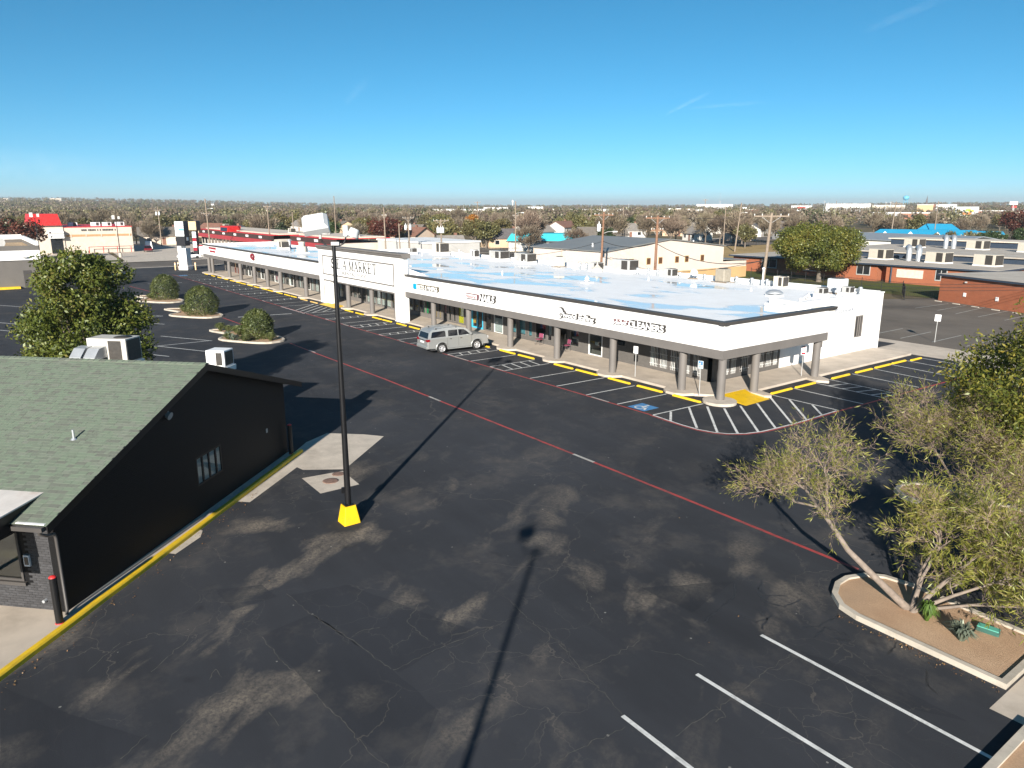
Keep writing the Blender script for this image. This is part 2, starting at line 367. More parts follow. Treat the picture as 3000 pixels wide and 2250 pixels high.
lot = sheet('parking_lot', [(-152, -60), (40, -60), (40, 57.6), (-29.5, 58.4), (-29.5, 62), (-152, 62)], 0.0, LOT)
sheet('back_parking_lot', [(-46, 64.2), (40, 60.5), (40, 97), (-42, 97), (-46, 90.5)], -0.004, OLDLOT)
sheet('alley', [(-152, 62), (-29.5, 62), (-29.5, 58.4), (40, 57.6), (40, 60.5), (-46, 64.2), (-46, 74), (-150, 74)], -0.008, CONC)
sheet('street', [(-168, -200), (-153, -200), (-153, 400), (-168, 400)], -0.004, STREET)
sheet('sidewalk', [(-171.5, -200), (-168.15, -200), (-168.15, 400), (-171.5, 400)], 0.08, CONCL)
sheet('street_gutter', [(-153, -200), (-152, -200), (-152, 400), (-153, 400)], 0.002, CONCL)
sheet('drive', [(-270, 36.2), (-171.5, 27.5), (-171.5, 56), (-270, 62)], 0.004, CONCL)
sheet('forecourt', [(-270, 0), (-178, 0), (-178, 27.4), (-208, 29.5), (-270, 36.1)], 0.004, CONCL)
sheet('verge', [(-178, -60), (-171.6, -60), (-171.6, 27.4), (-178, 27.4)], 0.02, LAWN)
sheet('lawn', [(-82, 97.2), (-41, 97.2), (-41, 113), (-66, 116), (-82, 112)], 0.01, LAWN)
sheet('dry_field', [(-73.4, 76), (-73.4, 97.2), (-82.5, 97.2), (-82.5, 113), (-66, 120), (-100, 196), (-134, 196), (-136, 174), (-92, 100), (-92, 76)], 0.0, FIELD)
sheet('far_road', [(-150, 100), (-137, 100), (-132, 196), (-60, 330), (-72, 340), (-147, 200)], -0.006, STREET)
sheet('rear_yard', [(-260, 74.5), (-93, 74.5), (-93, 99.5), (-138, 99.5), (-140, 104), (-260, 104)], -0.01, groundmat('dirt', ((0.17, 0.13, 0.09), (0.25, 0.2, 0.14)), 0.2, fine=2))

# ------------------------------------------------------------------ paint on the lot
def sh(x): return min(0.0, (x + 37) * 0.0115)
def stripe(name, p0, p1, wd, m, z=0.004, parent=lot, label=None):
    p0 = Vector((p0[0], p0[1])); p1 = Vector((p1[0], p1[1])); d = (p1 - p0).normalized(); n = Vector((-d.y, d.x)) * wd / 2
    L = (p1 - p0).length; k = max(1, int(L / 1.2)); b = MB(); pts = []
    jit = lambda: random.uniform(0.9, 1.08)
    l = [p0 + d * L * i / k + n * jit() for i in range(k + 1)]; r = [p0 + d * L * i / k - n * jit() for i in range(k + 1)]
    for i in range(k): b.face([(*r[i], z), (*r[i + 1], z), (*l[i + 1], z), (*l[i], z)])
    o = b.build(name, m, parent)
    if label: o['label'] = label
    return o
def yo(x): return 29.5 + sh(x)
def yi(x): return 33.6 + sh(x)
for x in (-26.6, -29.42, -32.1, -34.9, -37.65, -44.7, -53.75, -56.0, -61.95, -67.35, -74.2, -86.0, -92.7, -95.2, -101, -107, -112.6, -118.5, -124.2, -126.8, -129.4, -132.2):
    stripe('stall_line', (x - .04, yo(x)), (x + .06, yi(x)), 0.10, WLINE)
for xa, xb in ((-42.3, -40.6), (-47.95, -47.0), (-59.45, -58.7), (-65.4, -64.1), (-71.2, -70.3), (-90.1, -89.05), (-98.6, -97.6), (-104.8, -103.7), (-110.2, -109.1), (-116, -114.8), (-122, -121.0)):
    y0, y1 = yo(xa), yi(xa)
    stripe('hatch_line', (xa, y0), (xa, y1), 0.09, WLINE); stripe('hatch_line', (xb, y0), (xb, y1), 0.09, WLINE); stripe('hatch_line', (xa, y0), (xb, y0), 0.09, WLINE)
    for k in range(4):
        yy = y0 + (k + 1) * (y1 - y0) / 5 + 0.1; stripe('hatch_rung', (xa, yy + .12), (xb, yy - .12), 0.10, WLINE)
for k in range(6):
    xx = -83.2 + k * 1.25; y0 = yo(xx)
    stripe('hatch_line', (xx + 0.1, 32.7), (min(xx + 4.3, -76.3), 32.7 - 4.0 * (min(xx + 4.3, -76.3) - xx) / 4.3), 0.11, WLINE)
stripe('hatch_line', (-83.2, 28.75), (-83.0, 32.95), .1, WLINE); stripe('hatch_line', (-76.2, 28.85), (-76.0, 33.0), .1, WLINE)
stripe('hatch_line', (-83.2, 28.75), (-76.2, 28.85), .1, WLINE)
for x in (-47.9, -46.9, -45.8, -30.8, -29.9):  # lettering panels of the fire lane read as short white dashes
    pass
for xa, xb in ((-46.9, -45.0), (-31.6, -30.1), (-55.6, -54.6), (-66.8, -65.6)):
    stripe('lane_lettering', (xa, yo(xa) - .06), (xb, yo(xb) - .06), 0.13, WLINE2, 0.008)
x = -134.0
while x < -26.8:
    x1 = min(x + 6, -26.7); stripe('red_fire_lane_line', (x, yo(x) - .10), (x1, yo(x1) - .10), 0.13, RLINE, 0.004); x = x1
arc = [(-26.7, 29.32), (-25.5, 29.22), (-24.4, 29.15), (-23.3, 29.2), (-22.5, 29.45), (-21.9, 29.85), (-21.4, 30.6), (-21.1, 31.6), (-21.0, 32.7), (-20.92, 34.0), (-20.9, 35.2), (-20.93, 36.8), (-20.95, 38.6)]
for a, c in zip(arc[:-1], arc[1:]):
    stripe('red_fire_lane_line', a, c, 0.13, RLINE, 0.004)
    mx = (-24.6, 33.0); f = lambda p: (p[0] + (mx[0] - p[0]) * .03, p[1] + (mx[1] - p[1]) * .035)
    stripe('fire_lane_edge', f(a), f(c), 0.10, WLINE, 0.008)
y = 38.6
while y < 57.2:
    y1 = min(y + 4.7, 57.3); stripe('red_fire_lane_line', (-20.95 + (y - 38.6) * .027, y), (-20.95 + (y1 - 38.6) * .027, y1), 0.15, RLINE, 0.004); y = y1
for a, c in (((-26.51, 30.79), (-25.3, 29.4)), ((-26.51, 32.31), (-23.61, 29.5)), ((-26.0, 33.3), (-22.5, 29.75)), ((-25.15, 33.75), (-21.75, 30.41)), ((-24.95, 34.95), (-21.2, 31.4)), ((-24.71, 36.2), (-21.15, 32.75)), ((-25.05, 38.0), (-21.15, 34.2)), ((-24.1, 38.5), (-21.02, 35.4)), ((-22.62, 38.5), (-21.02, 36.9))):
    stripe('hatch_line', a, c, 0.13, WLINE)
for y0, y1 in ((38.58, 38.59), (41.15, 41.05), (43.6, 43.4), (45.25, 45.05), (48.1, 47.8), (50.85, 50.4), (53.3, 52.75), (55.6, 55.05), (57.5, 57.15)):
    stripe('stall_line', (-25.55, y0), (-20.95, y1), 0.10, WLINE)
for k in range(4):
    xx = -24.6 + k * 0.95; stripe('hatch_rung', (xx, 43.6 - .04 * k), (xx + .45, 45.2 - .04 * k), 0.10, WLINE)
stripe('hatch_line', (-21.0, 43.4), (-20.98, 45.05), .09, WLINE)
# fire lane across the aisle
x = -59.9
while x < -10.5:
    x1 = min(x + 5.5, -10.5); stripe('red_fire_lane_line', (x, 21.25 + .35 * ease(-60, -40, x) - .12 * ease(-20, -10, x)), (x1, 21.25 + .35 * ease(-60, -40, x1) - .12 * ease(-20, -10, x1)), 0.15, RLINE, 0.004); x = x1
stripe('lane_lettering', (-24.3, 21.6), (-22.9, 21.6), .15, WLINE2, .008); stripe('lane_lettering', (-37.5, 21.6), (-36.2, 21.6), .15, WLINE2, .008); stripe('lane_lettering', (-56, 21.35), (-54.8, 21.4), .15, WLINE2, .008)
stripe('red_fire_lane_line', (-78.2, 20.9), (-69.5, 21.2), .15, RLINE, .004); stripe('red_fire_lane_line', (-118, 19.0), (-104.5, 20.4), .15, RLINE, .004)
for a, c in (((-77.3, 25.5), (-76.95, 27.7)), ((-77.75, 22.3), (-77.4, 24.4)), ((-119.05, 24.8), (-118.85, 26.3)), ((-119.9, 21.8), (-119.6, 23.2))): stripe('lane_dash', a, c, .22, WLINE)
# herringbone stalls on the left
for a, c in (((-70.2, 13.3), (-65.0, 16.3)), ((-65.2, 12.0), (-60.5, 14.55)), ((-65.2, 16.2), (-65.2, 11.0)), ((-61.5, 10.95), (-60, 11.8)), ((-97.3, 16.3), (-94.2, 18.2)), ((-85.9, 14.2), (-83.3, 16.2)), ((-83.2, 16.2), (-83.05, 13.4)), ((-80.4, 13.2), (-77.2, 15.1)), ((-103.9, 2.9), (-99, 5.8)), ((-88.1, 2.2), (-83, 5.2)), ((-82.6, 2.0), (-77.5, 5.0)), ((-75.2, 10.4), (-72.0, 12.3)), ((-90, 12), (-86.5, 14.2)), ((-95.5, 9), (-91, 11.6)), ((-88.5, 7.6), (-84, 10.2)), ((-78, 6.5), (-74, 8.8)), ((-101, 6.5), (-97, 9))):
    stripe('stall_line', a, c, 0.11, WLINE)
# three bays in the foreground
for a, c in (((-10.12, 15.86), (-4.5, 15.82)), ((-10.04, 13.12), (-4.5, 13.2)), ((-10.04, 10.57), (-4.5, 10.53))): stripe('stall_line', a, c, 0.115, WLINE)
# accessible-bay emblem
def flat(name, poly, m, z, parent=lot): 
    b = MB(); b.face([(p[0], p[1], z) for p in poly]); return b.build(name, m, parent)
em = flat('wheelchair_emblem', [(-28.75, 29.62), (-27.45, 29.62), (-27.45, 30.85), (-28.75, 30.85)], BLUEP, 0.005)
b = MB()
def ribbon(b, pts, wd, z):
    for a, c in zip(pts[:-1], pts[1:]):
        a = Vector(a); c = Vector(c); d = (c - a).normalized(); n = Vector((-d.y, d.x)) * wd / 2
        b.face([(*(a - n), z), (*(c - n), z), (*(c + n), z), (*(a + n), z)])
cx, cy = -28.15, 30.05
ribbon(b, [(cx + .32 * math.cos(R(t)), cy + .28 * math.sin(R(t))) for t in range(100, 401, 20)], .09, .009)
ribbon(b, [(cx - .02, cy + .55), (cx + .02, cy + .12), (cx + .36, cy + .10), (cx + .5, cy - .22)], .10, .0095)
ribbon(b, [(cx, cy + .38), (cx + .25, cy + .36)], .08, .010)
b.prism([(cx - .02 + .09 * math.cos(R(t)), cy + .66 + .09 * math.sin(R(t))) for t in range(0, 360, 40)], .009, .010)
b.build('emblem_figure', WLINE, em)
em2 = flat('wheelchair_emblem', [(-131.9, 28.7), (-130.6, 28.7), (-130.6, 30.0), (-131.9, 30.0)], BLUEP, 0.005)
# concrete patches with manholes by the lamp post
pt = flat('concrete_patch', [(-29.75, 10.72), (-28.74, 12.22), (-32.0, 15.77), (-32.9, 15.1), (-34.2, 13.7), (-33.4, 12.3), (-32.3, 11.3), (-31.0, 10.5)], CONCL, 0.004)
pt2 = flat('concrete_patch', [(-28.8, 10.3), (-26.71, 10.27), (-26.7, 11.95), (-28.6, 12.07)], CONCL, 0.0045)
flat('concrete_patch', [(-25.9, 5.55), (-25.4, 5.35), (-24.55, 4.35), (-25.0, 3.95), (-26.4, 5.35)], CONCL, 0.004)
RUST = mat('rusty_iron', (0.20, 0.125, 0.095), 0.8, 0.3, 8)
for c, r in (((-27.77, 11.15), .33), ((-28.35, 11.75), .27)):
    b = MB(); b.lathe([(r, 0), (r, .012), (r * .8, .016), (.01, .016)], (c[0], c[1], .005), 20); b.build('manhole_cover', RUST, pt2)

# darker re-sealed panels, hairline cracks and brushed crack filler
FRESH = asphalt('fresh_sealer', (0.026, 0.028, 0.033), (0.22, 0.19, 0.15), 0.6, True)
def s7(x, y): q = gp(0 + x / 1.4747, 1700 + y / 1.4747); return (q.x, q.y)
def s6(x, y): q = gp(1500 + x / 1.4747, 1600 + y / 1.4747); return (q.x, q.y)
for pl in ([s7(*p) for p in ((1130, 240), (1350, 145), (1700, 390), (1890, 560), (1800, 800), (1690, 800), (1500, 625), (1330, 450))], [s7(*p) for p in ((1240, 65), (1500, 20), (2040, 215), (1720, 400), (1345, 145))], [s7(*p) for p in ((0, 460), (260, 560), (640, 690), (520, 811), (0, 811))], [s6(*p) for p in ((560, 180), (960, 150), (780, 290))], [s6(*p) for p in ((1240, 450), (1560, 560), (1980, 760), (1700, 700), (1440, 570))], [s7(*p) for p in ((930, 40), (1130, 20), (1200, 70), (1000, 130))]):
    pp = []
    for i in range(len(pl)):
        a, c = Vector(pl[i]), Vector(pl[(i + 1) % len(pl)]); k = max(2, int((c - a).length / .35))
        for j in range(k): q = a.lerp(c, j / k); pp.append((q.x + random.gauss(0, .018), q.y + random.gauss(0, .018)))
    flat('resealed_panel', pp, FRESH, 0.002)
CRK = mat('crack_grit', (.075, .07, .063), .9, .4, 5); CRD = mat('crack_filler', (.027, .027, .029), .6, .3, 5)
def crack(pts, wd, m, jit=.05, z=.0032):
    pts = [Vector(p) for p in pts]; out = []
    for a, c in zip(pts[:-1], pts[1:]):
        k = max(2, int((c - a).length / .12)); out += [a.lerp(c, j / k) + Vector((random.gauss(0, jit), random.gauss(0, jit))) for j in range(k)]
    out.append(pts[-1]); b = MB()
    for i in range(len(out) - 1):
        a, c = out[i], out[i + 1]; d = (c - a); n = Vector((-d.y, d.x)).normalized(); w0 = wd * random.uniform(.3, 1.2) * .5; w1 = wd * random.uniform(.3, 1.2) * .5
        b.face([(*(a - n * w0), z), (*(c - n * w1), z), (*(c + n * w1), z), (*(a + n * w0), z)])
    b.build('crack', m, lot)
for pts in (((1120, 240), (1210, 340), (1330, 450), (1400, 530), (1490, 620), (1600, 750), (1680, 811)), ((690, 760), (740, 670), (810, 610), (870, 540), (930, 490), (1080, 455), (1290, 450)), ((955, 420), (935, 380), (905, 430)), ((650, 400), (740, 320), (800, 270), (850, 200), (915, 165)), ((1240, 60), (1345, 150), (1520, 260), (1690, 385)), ((1700, 390), (1880, 300), (2130, 200)), ((525, 770), (570, 730), (635, 670)), ((380, 390), (450, 330), (520, 270)), ((1520, 245), (1570, 215), (1640, 205)), ((1160, 570), (1190, 600), (1205, 630)), ((1810, 100), (1760, 180), (1850, 260))): crack([s7(*p) for p in pts], .024, CRK, .022)
for pts in (((0, 250), (100, 340), (190, 400), (300, 535), (400, 640), (480, 735)), ((300, 535), (440, 470), (520, 430), (560, 400)), ((690, 820), (780, 770), (900, 690), (1020, 600), (1100, 540), (1220, 465)), ((310, 150), (330, 240), (390, 330)), ((600, 450), (720, 470), (830, 520)), ((205, 920), (330, 860), (490, 780)), ((880, 690), (930, 730), (880, 760))): crack([s6(*p) for p in pts], .02, CRK, .03)
for pts in (((960, 160), (970, 210), (900, 270), (830, 330)), ((1060, 180), (1100, 215), (1190, 215)), ((1080, 150), (1060, 200), (1090, 240), (1180, 260), (1250, 230)), ((1080, 360), (1100, 310), (1060, 280)), ((1240, 355), (1330, 345), (1420, 300), (1480, 310)), ((1310, 400), (1350, 350), (1440, 380), (1460, 410), (1380, 400)), ((990, 300), (1060, 330), (1130, 300)), ((1620, 470), (1680, 400), (1720, 450)), ((1790, 540), (1790, 600), (1840, 640))): crack([s6(*p) for p in pts], .06, CRD, .02, .0034)
# ------------------------------------------------------------------ pavements, kerbs, islands
def offset(poly, d):
    n = len(poly); out = []
    for i in range(n):
        a, p, c = Vector(poly[i - 1]), Vector(poly[i]), Vector(poly[(i + 1) % n])
        d1 = (p - a).normalized(); d2 = (c - p).normalized(); n1 = Vector((-d1.y, d1.x)); n2 = Vector((-d2.y, d2.x))
        m = n1 + n2; m = m / max(0.35, m.dot(n1) * 1.0) if m.length > 1e-6 else n1
        m = (n1 + n2).normalized() / max(0.5, (n1 + n2).normalized().dot(n1)); q = p + m * d; out.append((q.x, q.y))
    return out
def kerb_ring(b, poly, wd, z0, z1):
    q = offset(poly, wd); n = len(poly)
    for i in range(n):
        j = (i + 1) % n; a, c, d, e = poly[i], poly[j], q[j], q[i]
        b.face([(*a, z1), (*c, z1), (*d, z1), (*e, z1)]); b.face([(*a, z0), (*c, z0), (*c, z1), (*a, z1)]); b.face([(*e, z1), (*d, z1), (*d, z0), (*e, z0)])
    return q
def island(name, label, poly, z=0.15, kerb=0.16, soil=0.09):
    o = thing(name, label, 'planter', (sum(p[0] for p in poly) / len(poly), sum(p[1] for p in poly) / len(poly), 0), group='kerbed planting islands')
    b = MB(); q = kerb_ring(b, poly, kerb, -0.01, z); b.build('kerb', KERB, o)
    b = MB(); b.face([(*p, soil) for p in q]); b.build('soil', SOIL, o)
    return o
def rounded(pts):  # chaikin on a closed outline
    for _ in range(2):
        o = []
        for i in range(len(pts)):
            a, c = Vector(pts[i]), Vector(pts[(i + 1) % len(pts)]); o += [tuple(a * .8 + c * .2), tuple(a * .2 + c * .8)]
        pts = o
    return pts
tear = [(0, 0), (4.6, 2.9), (4.2, 5.0), (1.2, 5.2), (-4.6, 3.1), (-5.5, 1.5), (-5.2, .9), (-1.5, 2.1)]
for (x, y), lb in (((-98.4, 16.0), 'kerbed island with the round shrub farthest from the lamp post'), ((-83.0, 16.3), 'kerbed island with the middle round shrub of three'), ((-65.1, 16.4), 'kerbed island with one shrub, clumps of grass and agave')):
    island('planting_island', lb, rounded([(x + a, y + c) for a, c in tear]), kerb=.2)
isl = [(-5.25, 18.55), (-5.25, 21.5)] + [(-7.5, 21.6), (-8.9, 21.7), (-9.7, 21.55), (-10.15, 21.15), (-10.4, 20.5), (-10.38, 19.9), (-10.1, 19.25), (-9.6, 18.78), (-9.0, 18.6)]
island('planting_island', 'bare soil kerbed island under the leaning willow', isl)
isl2 = [(6, 28.2), (6, 30.6), (-12.4, 30.7), (-13.0, 30.3), (-13.25, 29.6), (-13.1, 28.9), (-12.5, 28.4)]
island('planting_island', 'long kerbed island half hidden under the low willow', isl2)
island('planting_island', 'kerbed bed meeting the ends of the three white bay lines', [(6, 2), (6, 17.5), (-4.45, 17.5), (-4.45, 2)], kerb=.18)
flat('concrete_patch', [(-5.2, 17.5), (6, 17.5), (6, 21.4), (-5.2, 21.4)], CONC, .004)

ws = MB()
ws.loft([[(-1.0 + e, -.085 + i, z), (1.0 - e, -.085 + i, z), (1.0 - e, .085 - i, z), (-1.0 + e, .085 - i, z)] for e, i, z in ((0, 0, 0), (.01, .01, .06), (.05, .03, .105), (.09, .055, .115))])
wsm = ws.build('wheel_stop', YEL); wsm.location = (-27.8, 33.62, 0); wsm.scale = (1.05, 1, 1)
tag(wsm, 'yellow wheel stop beside the round kerb of the corner column', 'wheel stop', 'yellow wheel stops')
def stop(x, y, L, rz=0, lb=None, m=None):
    if lb is None: lb = 'yellow wheel stop facing ' + ('the dark brick shop front near the corner' if x > -41 else 'the silver car and the maroon chairs' if x > -54 else 'the shop with the blue door' if x > -64 else 'the tall white false front' if x > -84.5 else 'the shops between the false front and the red letter' if x > -110 else 'the far end of the arcade')
    o = wsm.copy(); COL.objects.link(o); o.location = (x, y, 0); o.scale = (L / 2, 1, 1); o.rotation_euler = (0, 0, rz); o['label'] = lb
    if m: o.data = o.data.copy(); o.data.materials[0] = m
for xa, xb in ((-31.85, -29.75), (-34.5, -32.5), (-37.75, -35.6), (-40.1, -38.1), (-44.4, -42.5), (-46.8, -44.85), (-50.4, -48.3), (-53.5, -51.5), (-57.8, -55.9), (-61.5, -59.6), (-64, -62.1), (-66.9, -65.1), (-69.2, -67.2), (-73.2, -71.4), (-75.9, -73.9), (-92.05, -90.4), (-94.5, -92.5), (-97.3, -95.3), (-100.7, -98.8), (-103.1, -101.2), (-106.4, -104.6), (-109.3, -107.3), (-112.3, -110.4), (-114.6, -112.7), (-117.7, -115.8), (-121, -119), (-124.5, -122.4), (-128, -126), (-132, -130.1)):
    stop((xa + xb) / 2, 33.65 + sh(xa) * .6, xb - xa, random.uniform(-.02, .02))
for xa, xb in ((-85.3, -83.3), (-88.5, -86.5)): stop((xa + xb) / 2, 33.15, xb - xa, 0, 'worn yellow and bare concrete wheel stop left of the tall shop front', YELW)
for ya, yb in ((38.7, 40.9), (41.3, 43.5), (45.5, 47.65), (48.5, 50.6), (51.1, 53.2), (53.5, 55.4), (55.75, 57.3)):
    stop(-25.5 + (.25 if yb > 55.5 else 0), (ya + yb) / 2, yb - ya, R(90) + random.uniform(-.02, .02), 'yellow wheel stop along the white side wall of the shops')
# ------------------------------------------------------------------ wall pieces with openings
def facade(b, axis, c0, c1, u0, u1, z0, z1, ops, mi=0):
    """wall from u0 to u1 along x or y, between depths c0 and c1, leaving the openings (ua, ub, za, zb) free"""
    def bx(a, d, za, zb):
        if d - a < 1e-4 or zb - za < 1e-4: return
        if axis == 'x': b.box(a, c0, za, d, c1, zb, mi)
        else: b.box(c0, a, za, c1, d, zb, mi)
    u = u0
    for ua, ub, za, zb in sorted(ops):
        bx(u, ua, z0, z1); bx(ua, ub, z0, za); bx(ua, ub, zb, z1); u = ub
    bx(u, u1, z0, z1)
def window(parent, axis, c, ua, ub, za, zb, frame=GREYP, glass=GLASS, fw=0.06, depth=0.10, mull=(), bars=0, out=-1, barmat=None, name='window', fproud=0.02):
    """frame with its pane(s) as sub-parts; out is the sign of the outward direction"""
    b = MB(); d0, d1 = c + out * fproud, c - out * depth
    def bx(B, a, d, e, f, k0=d0, k1=d1):
        if axis == 'x': B.box(a, k0, e, d, k1, f)
        else: B.box(k0, a, e, k1, d, f)
    bx(b, ua, ub, za, za + fw); bx(b, ua, ub, zb - fw, zb); bx(b, ua, ua + fw, za + fw, zb - fw); bx(b, ub - fw, ub, za + fw, zb - fw)
    us = [ua + fw]
    for m in mull: bx(b, m - fw / 2, m + fw / 2, za + fw, zb - fw); us += [m - fw / 2, m + fw / 2]
    us.append(ub - fw)
    o = b.build(name, frame, parent)
    for i in range(0, len(us), 2):
        g = MB(); k = c - out * 0.04; bx(g, us[i], us[i + 1], za + fw, zb - fw, k, k - out * 0.008); g.build('pane', glass, o)
    if bars:
        q = MB()
        for i in range(bars):
            u = ua + (ub - ua) * (i + 1) / (bars + 1); bx(q, u - .012, u + .012, za + .03, zb - .03, c + out * .035, c + out * .06)
        for f in (.1, .45): bx(q, ua + .02, ub - .02, za + (zb - za) * f, za + (zb - za) * f + .03, c + out * .036, c + out * .059)
        q.build('security_bars', barmat or GALVM, o)
    return o
def text_mesh(s, size, ext=0.02, shear=0.0, sx=1.0, bold=0.0, spacing=1.0):
    cu = bpy.data.curves.new('t', 'FONT'); cu.body = s; cu.size = size; cu.extrude = ext; cu.shear = shear; cu.offset = bold; cu.space_character = spacing; cu.resolution_u = 3
    o = bpy.data.objects.new('t', cu); COL.objects.link(o); dg = bpy.context.evaluated_depsgraph_get(); dg.update()
    me = bpy.data.meshes.new_from_object(o.evaluated_get(dg)); bpy.data.objects.remove(o); bpy.data.curves.remove(cu)
    if sx != 1.0:
        for v in me.vertices: v.co.x *= sx
    return me
def fit_text(name, s, u0, u1, z0, z1, plane, ext, m, parent, face='-y', shear=0.0, bold=0.0, tilt=0.0):
    """lettering stretched to fill u0..u1 by z0..z1 on the vertical plane y=plane or x=plane"""
    me = text_mesh(s, 1.0, ext, shear, 1.0, bold); co = np.empty(len(me.vertices) * 3, 'f'); me.vertices.foreach_get('co', co); co = co.reshape(-1, 3)
    a, b_ = co.min(0), co.max(0); u = (co[:, 0] - a[0]) / (b_[0] - a[0]); v = (co[:, 1] - a[1]) / (b_[1] - a[1]); d = co[:, 2]
    out = np.empty_like(co); U = u0 + u * (u1 - u0); Z = z0 + v * (z1 - z0) + tilt * u
    if face == '-y': out[:, 0] = U; out[:, 1] = plane - d; out[:, 2] = Z
    elif face == '+x': out[:, 1] = U; out[:, 0] = plane + d; out[:, 2] = Z
    me.vertices.foreach_set('co', out.ravel().astype('f')); me.update(); me.materials.clear(); me.materials.append(m)
    me.name = name; return link(name, me, parent)

# ------------------------------------------------------------------ dark gabled shop with the green roof
DK = thing('gabled_shop', 'black brick shop with a green shingle gable roof beside the yellow kerb', 'building', (-22.2, 0.86, 0), R(134.7))
dmat = root_loc(DK)
def dw(x, y, z=0): return dmat @ Vector((x, y, z))
LD = 13.0; S = 0.326; ZE = 3.0; XE = -0.35; XR = 7.8; XF = 15.4
def roof_z(x): return ZE + S * (x - XE) if x < XR else ZE + S * (XR - XE) - S * (x - XR)
def dbuild(b, name, m, parent=DK, bevel=0): return b.build(name, m, parent, False, bevel)
b = MB(); facade(b, 'x', 0.0, 0.22, 0.2, 14.2, 0.0, 2.9, [(7.0, 8.72, 1.2, 2.3)])
b.loft([[(.2, 0.0, 2.9), (14.2, 0.0, 2.9), (14.2, 0, roof_z(14.2) - .1), (XR, 0, roof_z(XR) - .1), (.2, 0, roof_z(.2) - .1)], [(.2, .22, 2.9), (14.2, .22, 2.9), (14.2, .22, roof_z(14.2) - .1), (XR, .22, roof_z(XR) - .1), (.2, .22, roof_z(.2) - .1)]])
dbuild(b, 'gable_wall', BLACKB)
b = MB(); facade(b, 'y', .26, .45, .22, LD, 0, 2.95, [(1.2, 5.6, .95, 2.55)]); dbuild(b, 'front_wall', BLACKB)
b = MB(); b.box(14.0, .22, 0, 14.2, LD, 3.0); b.box(.45, LD - .2, 0, 14.0, LD, 3.0); dbuild(b, 'rear_wall', BLACKB)
b = MB(); b.box(.45, .3, 0.1, 13.9, LD - .3, .12); dbuild(b, 'floor', mat('shop_floor', (.30, .27, .22), .6))
BLIND = mat('white_blind', (.72, .70, .65), .8)
def dwin():
    b = MB(); x0, x1, z0, z1 = 7.0, 8.72, 1.2, 2.3
    for a, c, e, f in ((x0, x1, z0, z0 + .07), (x0, x1, z1 - .07, z1), (x0, x0 + .07, z0, z1), (x1 - .07, x1, z0, z1), (x0 + .38, x0 + .46, z0, z1), (x0 + .82, x0 + .90, z0, z1), (x0 + 1.28, x0 + 1.36, z0, z1)):
        b.box(a, .005, e, c, .09, f)
    o = dbuild(b, 'window', BLACKP)
    for i, (a, c) in enumerate(((x0 + .07, x0 + .38), (x0 + .46, x0 + .82), (x0 + .90, x0 + 1.28), (x0 + 1.36, x1 - .07))):
        g = MB(); g.box(a, .03, z0 + .07, c, .036, z1 - .07); dbuild(g, 'pane', GLASS, o)
        g = MB(); g.box(a, .055, z0 + .05, c, .06, z1 - .05); dbuild(g, 'blind', BLIND, o)
dwin()
b = MB(); b.box(.22, 1.2, .95, .32, 5.6, 1.02); b.box(.22, 1.2, 2.48, .32, 5.6, 2.55); b.box(.22, 1.2, 1.02, .32, 1.27, 2.48); fwn = dbuild(b, 'window', GREYD)
g = MB(); g.box(.27, 1.27, 1.02, .28, 5.6, 2.48); dbuild(g, 'pane', glassmat('porch_glass', (.6, .62, .55), .5), fwn)
b = MB(); b.box(.16, 1.12, .84, .30, 5.7, .94); dbuild(b, 'window_sill', GREYD, fwn)
# laid bricks on the sunny pier
BRK = mat('charcoal_brick', (.042, .042, .045), .6, .2, 8, rnd=.22, bmp=.3, bscale=60)
bm0 = MB(); bm0.box(-.0, 0, 0, .022, .203, .069); bm_me = None; rows = []
z = .02; k = 0
while z < 2.85:
    y = .0 + (0 if k % 2 else -.104)
    while y < 2.45:
        y0 = max(y, .0); y1 = min(y + .198, 2.45)
        if y1 - y0 > .04 and not (y1 > 1.13 and .82 < z < 2.55): rows.append((y0, y1, z))
        y += .208
    z += .0755; k += 1
base = bm0.build('brick', BRK, DK, False); base.location = (.238, rows[0][0], rows[0][2]); base.scale = (1, (rows[0][1] - rows[0][0]) / .198, 1); base_me = base.data
rest = MB()
for i, (y0, y1, z) in enumerate(rows[1:]):
    if i < 298:
        o = base.copy(); COL.objects.link(o); o.location = (.238 + random.uniform(-.002, .002), y0, z); o.scale = (1, (y1 - y0) / .198, 1)
    else: rest.box(.238, y0, z, .26, y1 + .004, z + .069)
if rest.v: dbuild(rest, 'brickwork', BRK)['kind'] = 'stuff'
b = MB(); b.box(.18, .90, 1.45, .238, 1.08, 1.78); pb = dbuild(b, 'call_box', HVACW); b = MB(); b.box(.172, .93, 1.50, .18, 1.05, 1.73); dbuild(b, 'screen', DGLASS, pb)
b = MB(); b.cyl((.238, .62, .42), (.13, .62, .42), .05, .045, 10); dbuild(b, 'wall_light', GALV)
# downspout and gutter at the corner
b = MB(); b.tube([(-.28, .0, 2.86), (-.28, .0, 2.70), (-.1, -.04, 2.58), (.14, -.05, 2.52), (.17, -.06, 2.40), (.17, -.06, .25), (.05, -.14, .14)], .045, 8); dbuild(b, 'downspout', GREYD)
b = MB(); b.box(-.50, -.28, 2.86, -.36, .62, 2.98); gt = dbuild(b, 'gutter', GREYD)
b = MB(); b.box(-.36, -.25, 2.985, -.26, .6, 3.03); dbuild(b, 'gutter_screen', HVACW, gt)
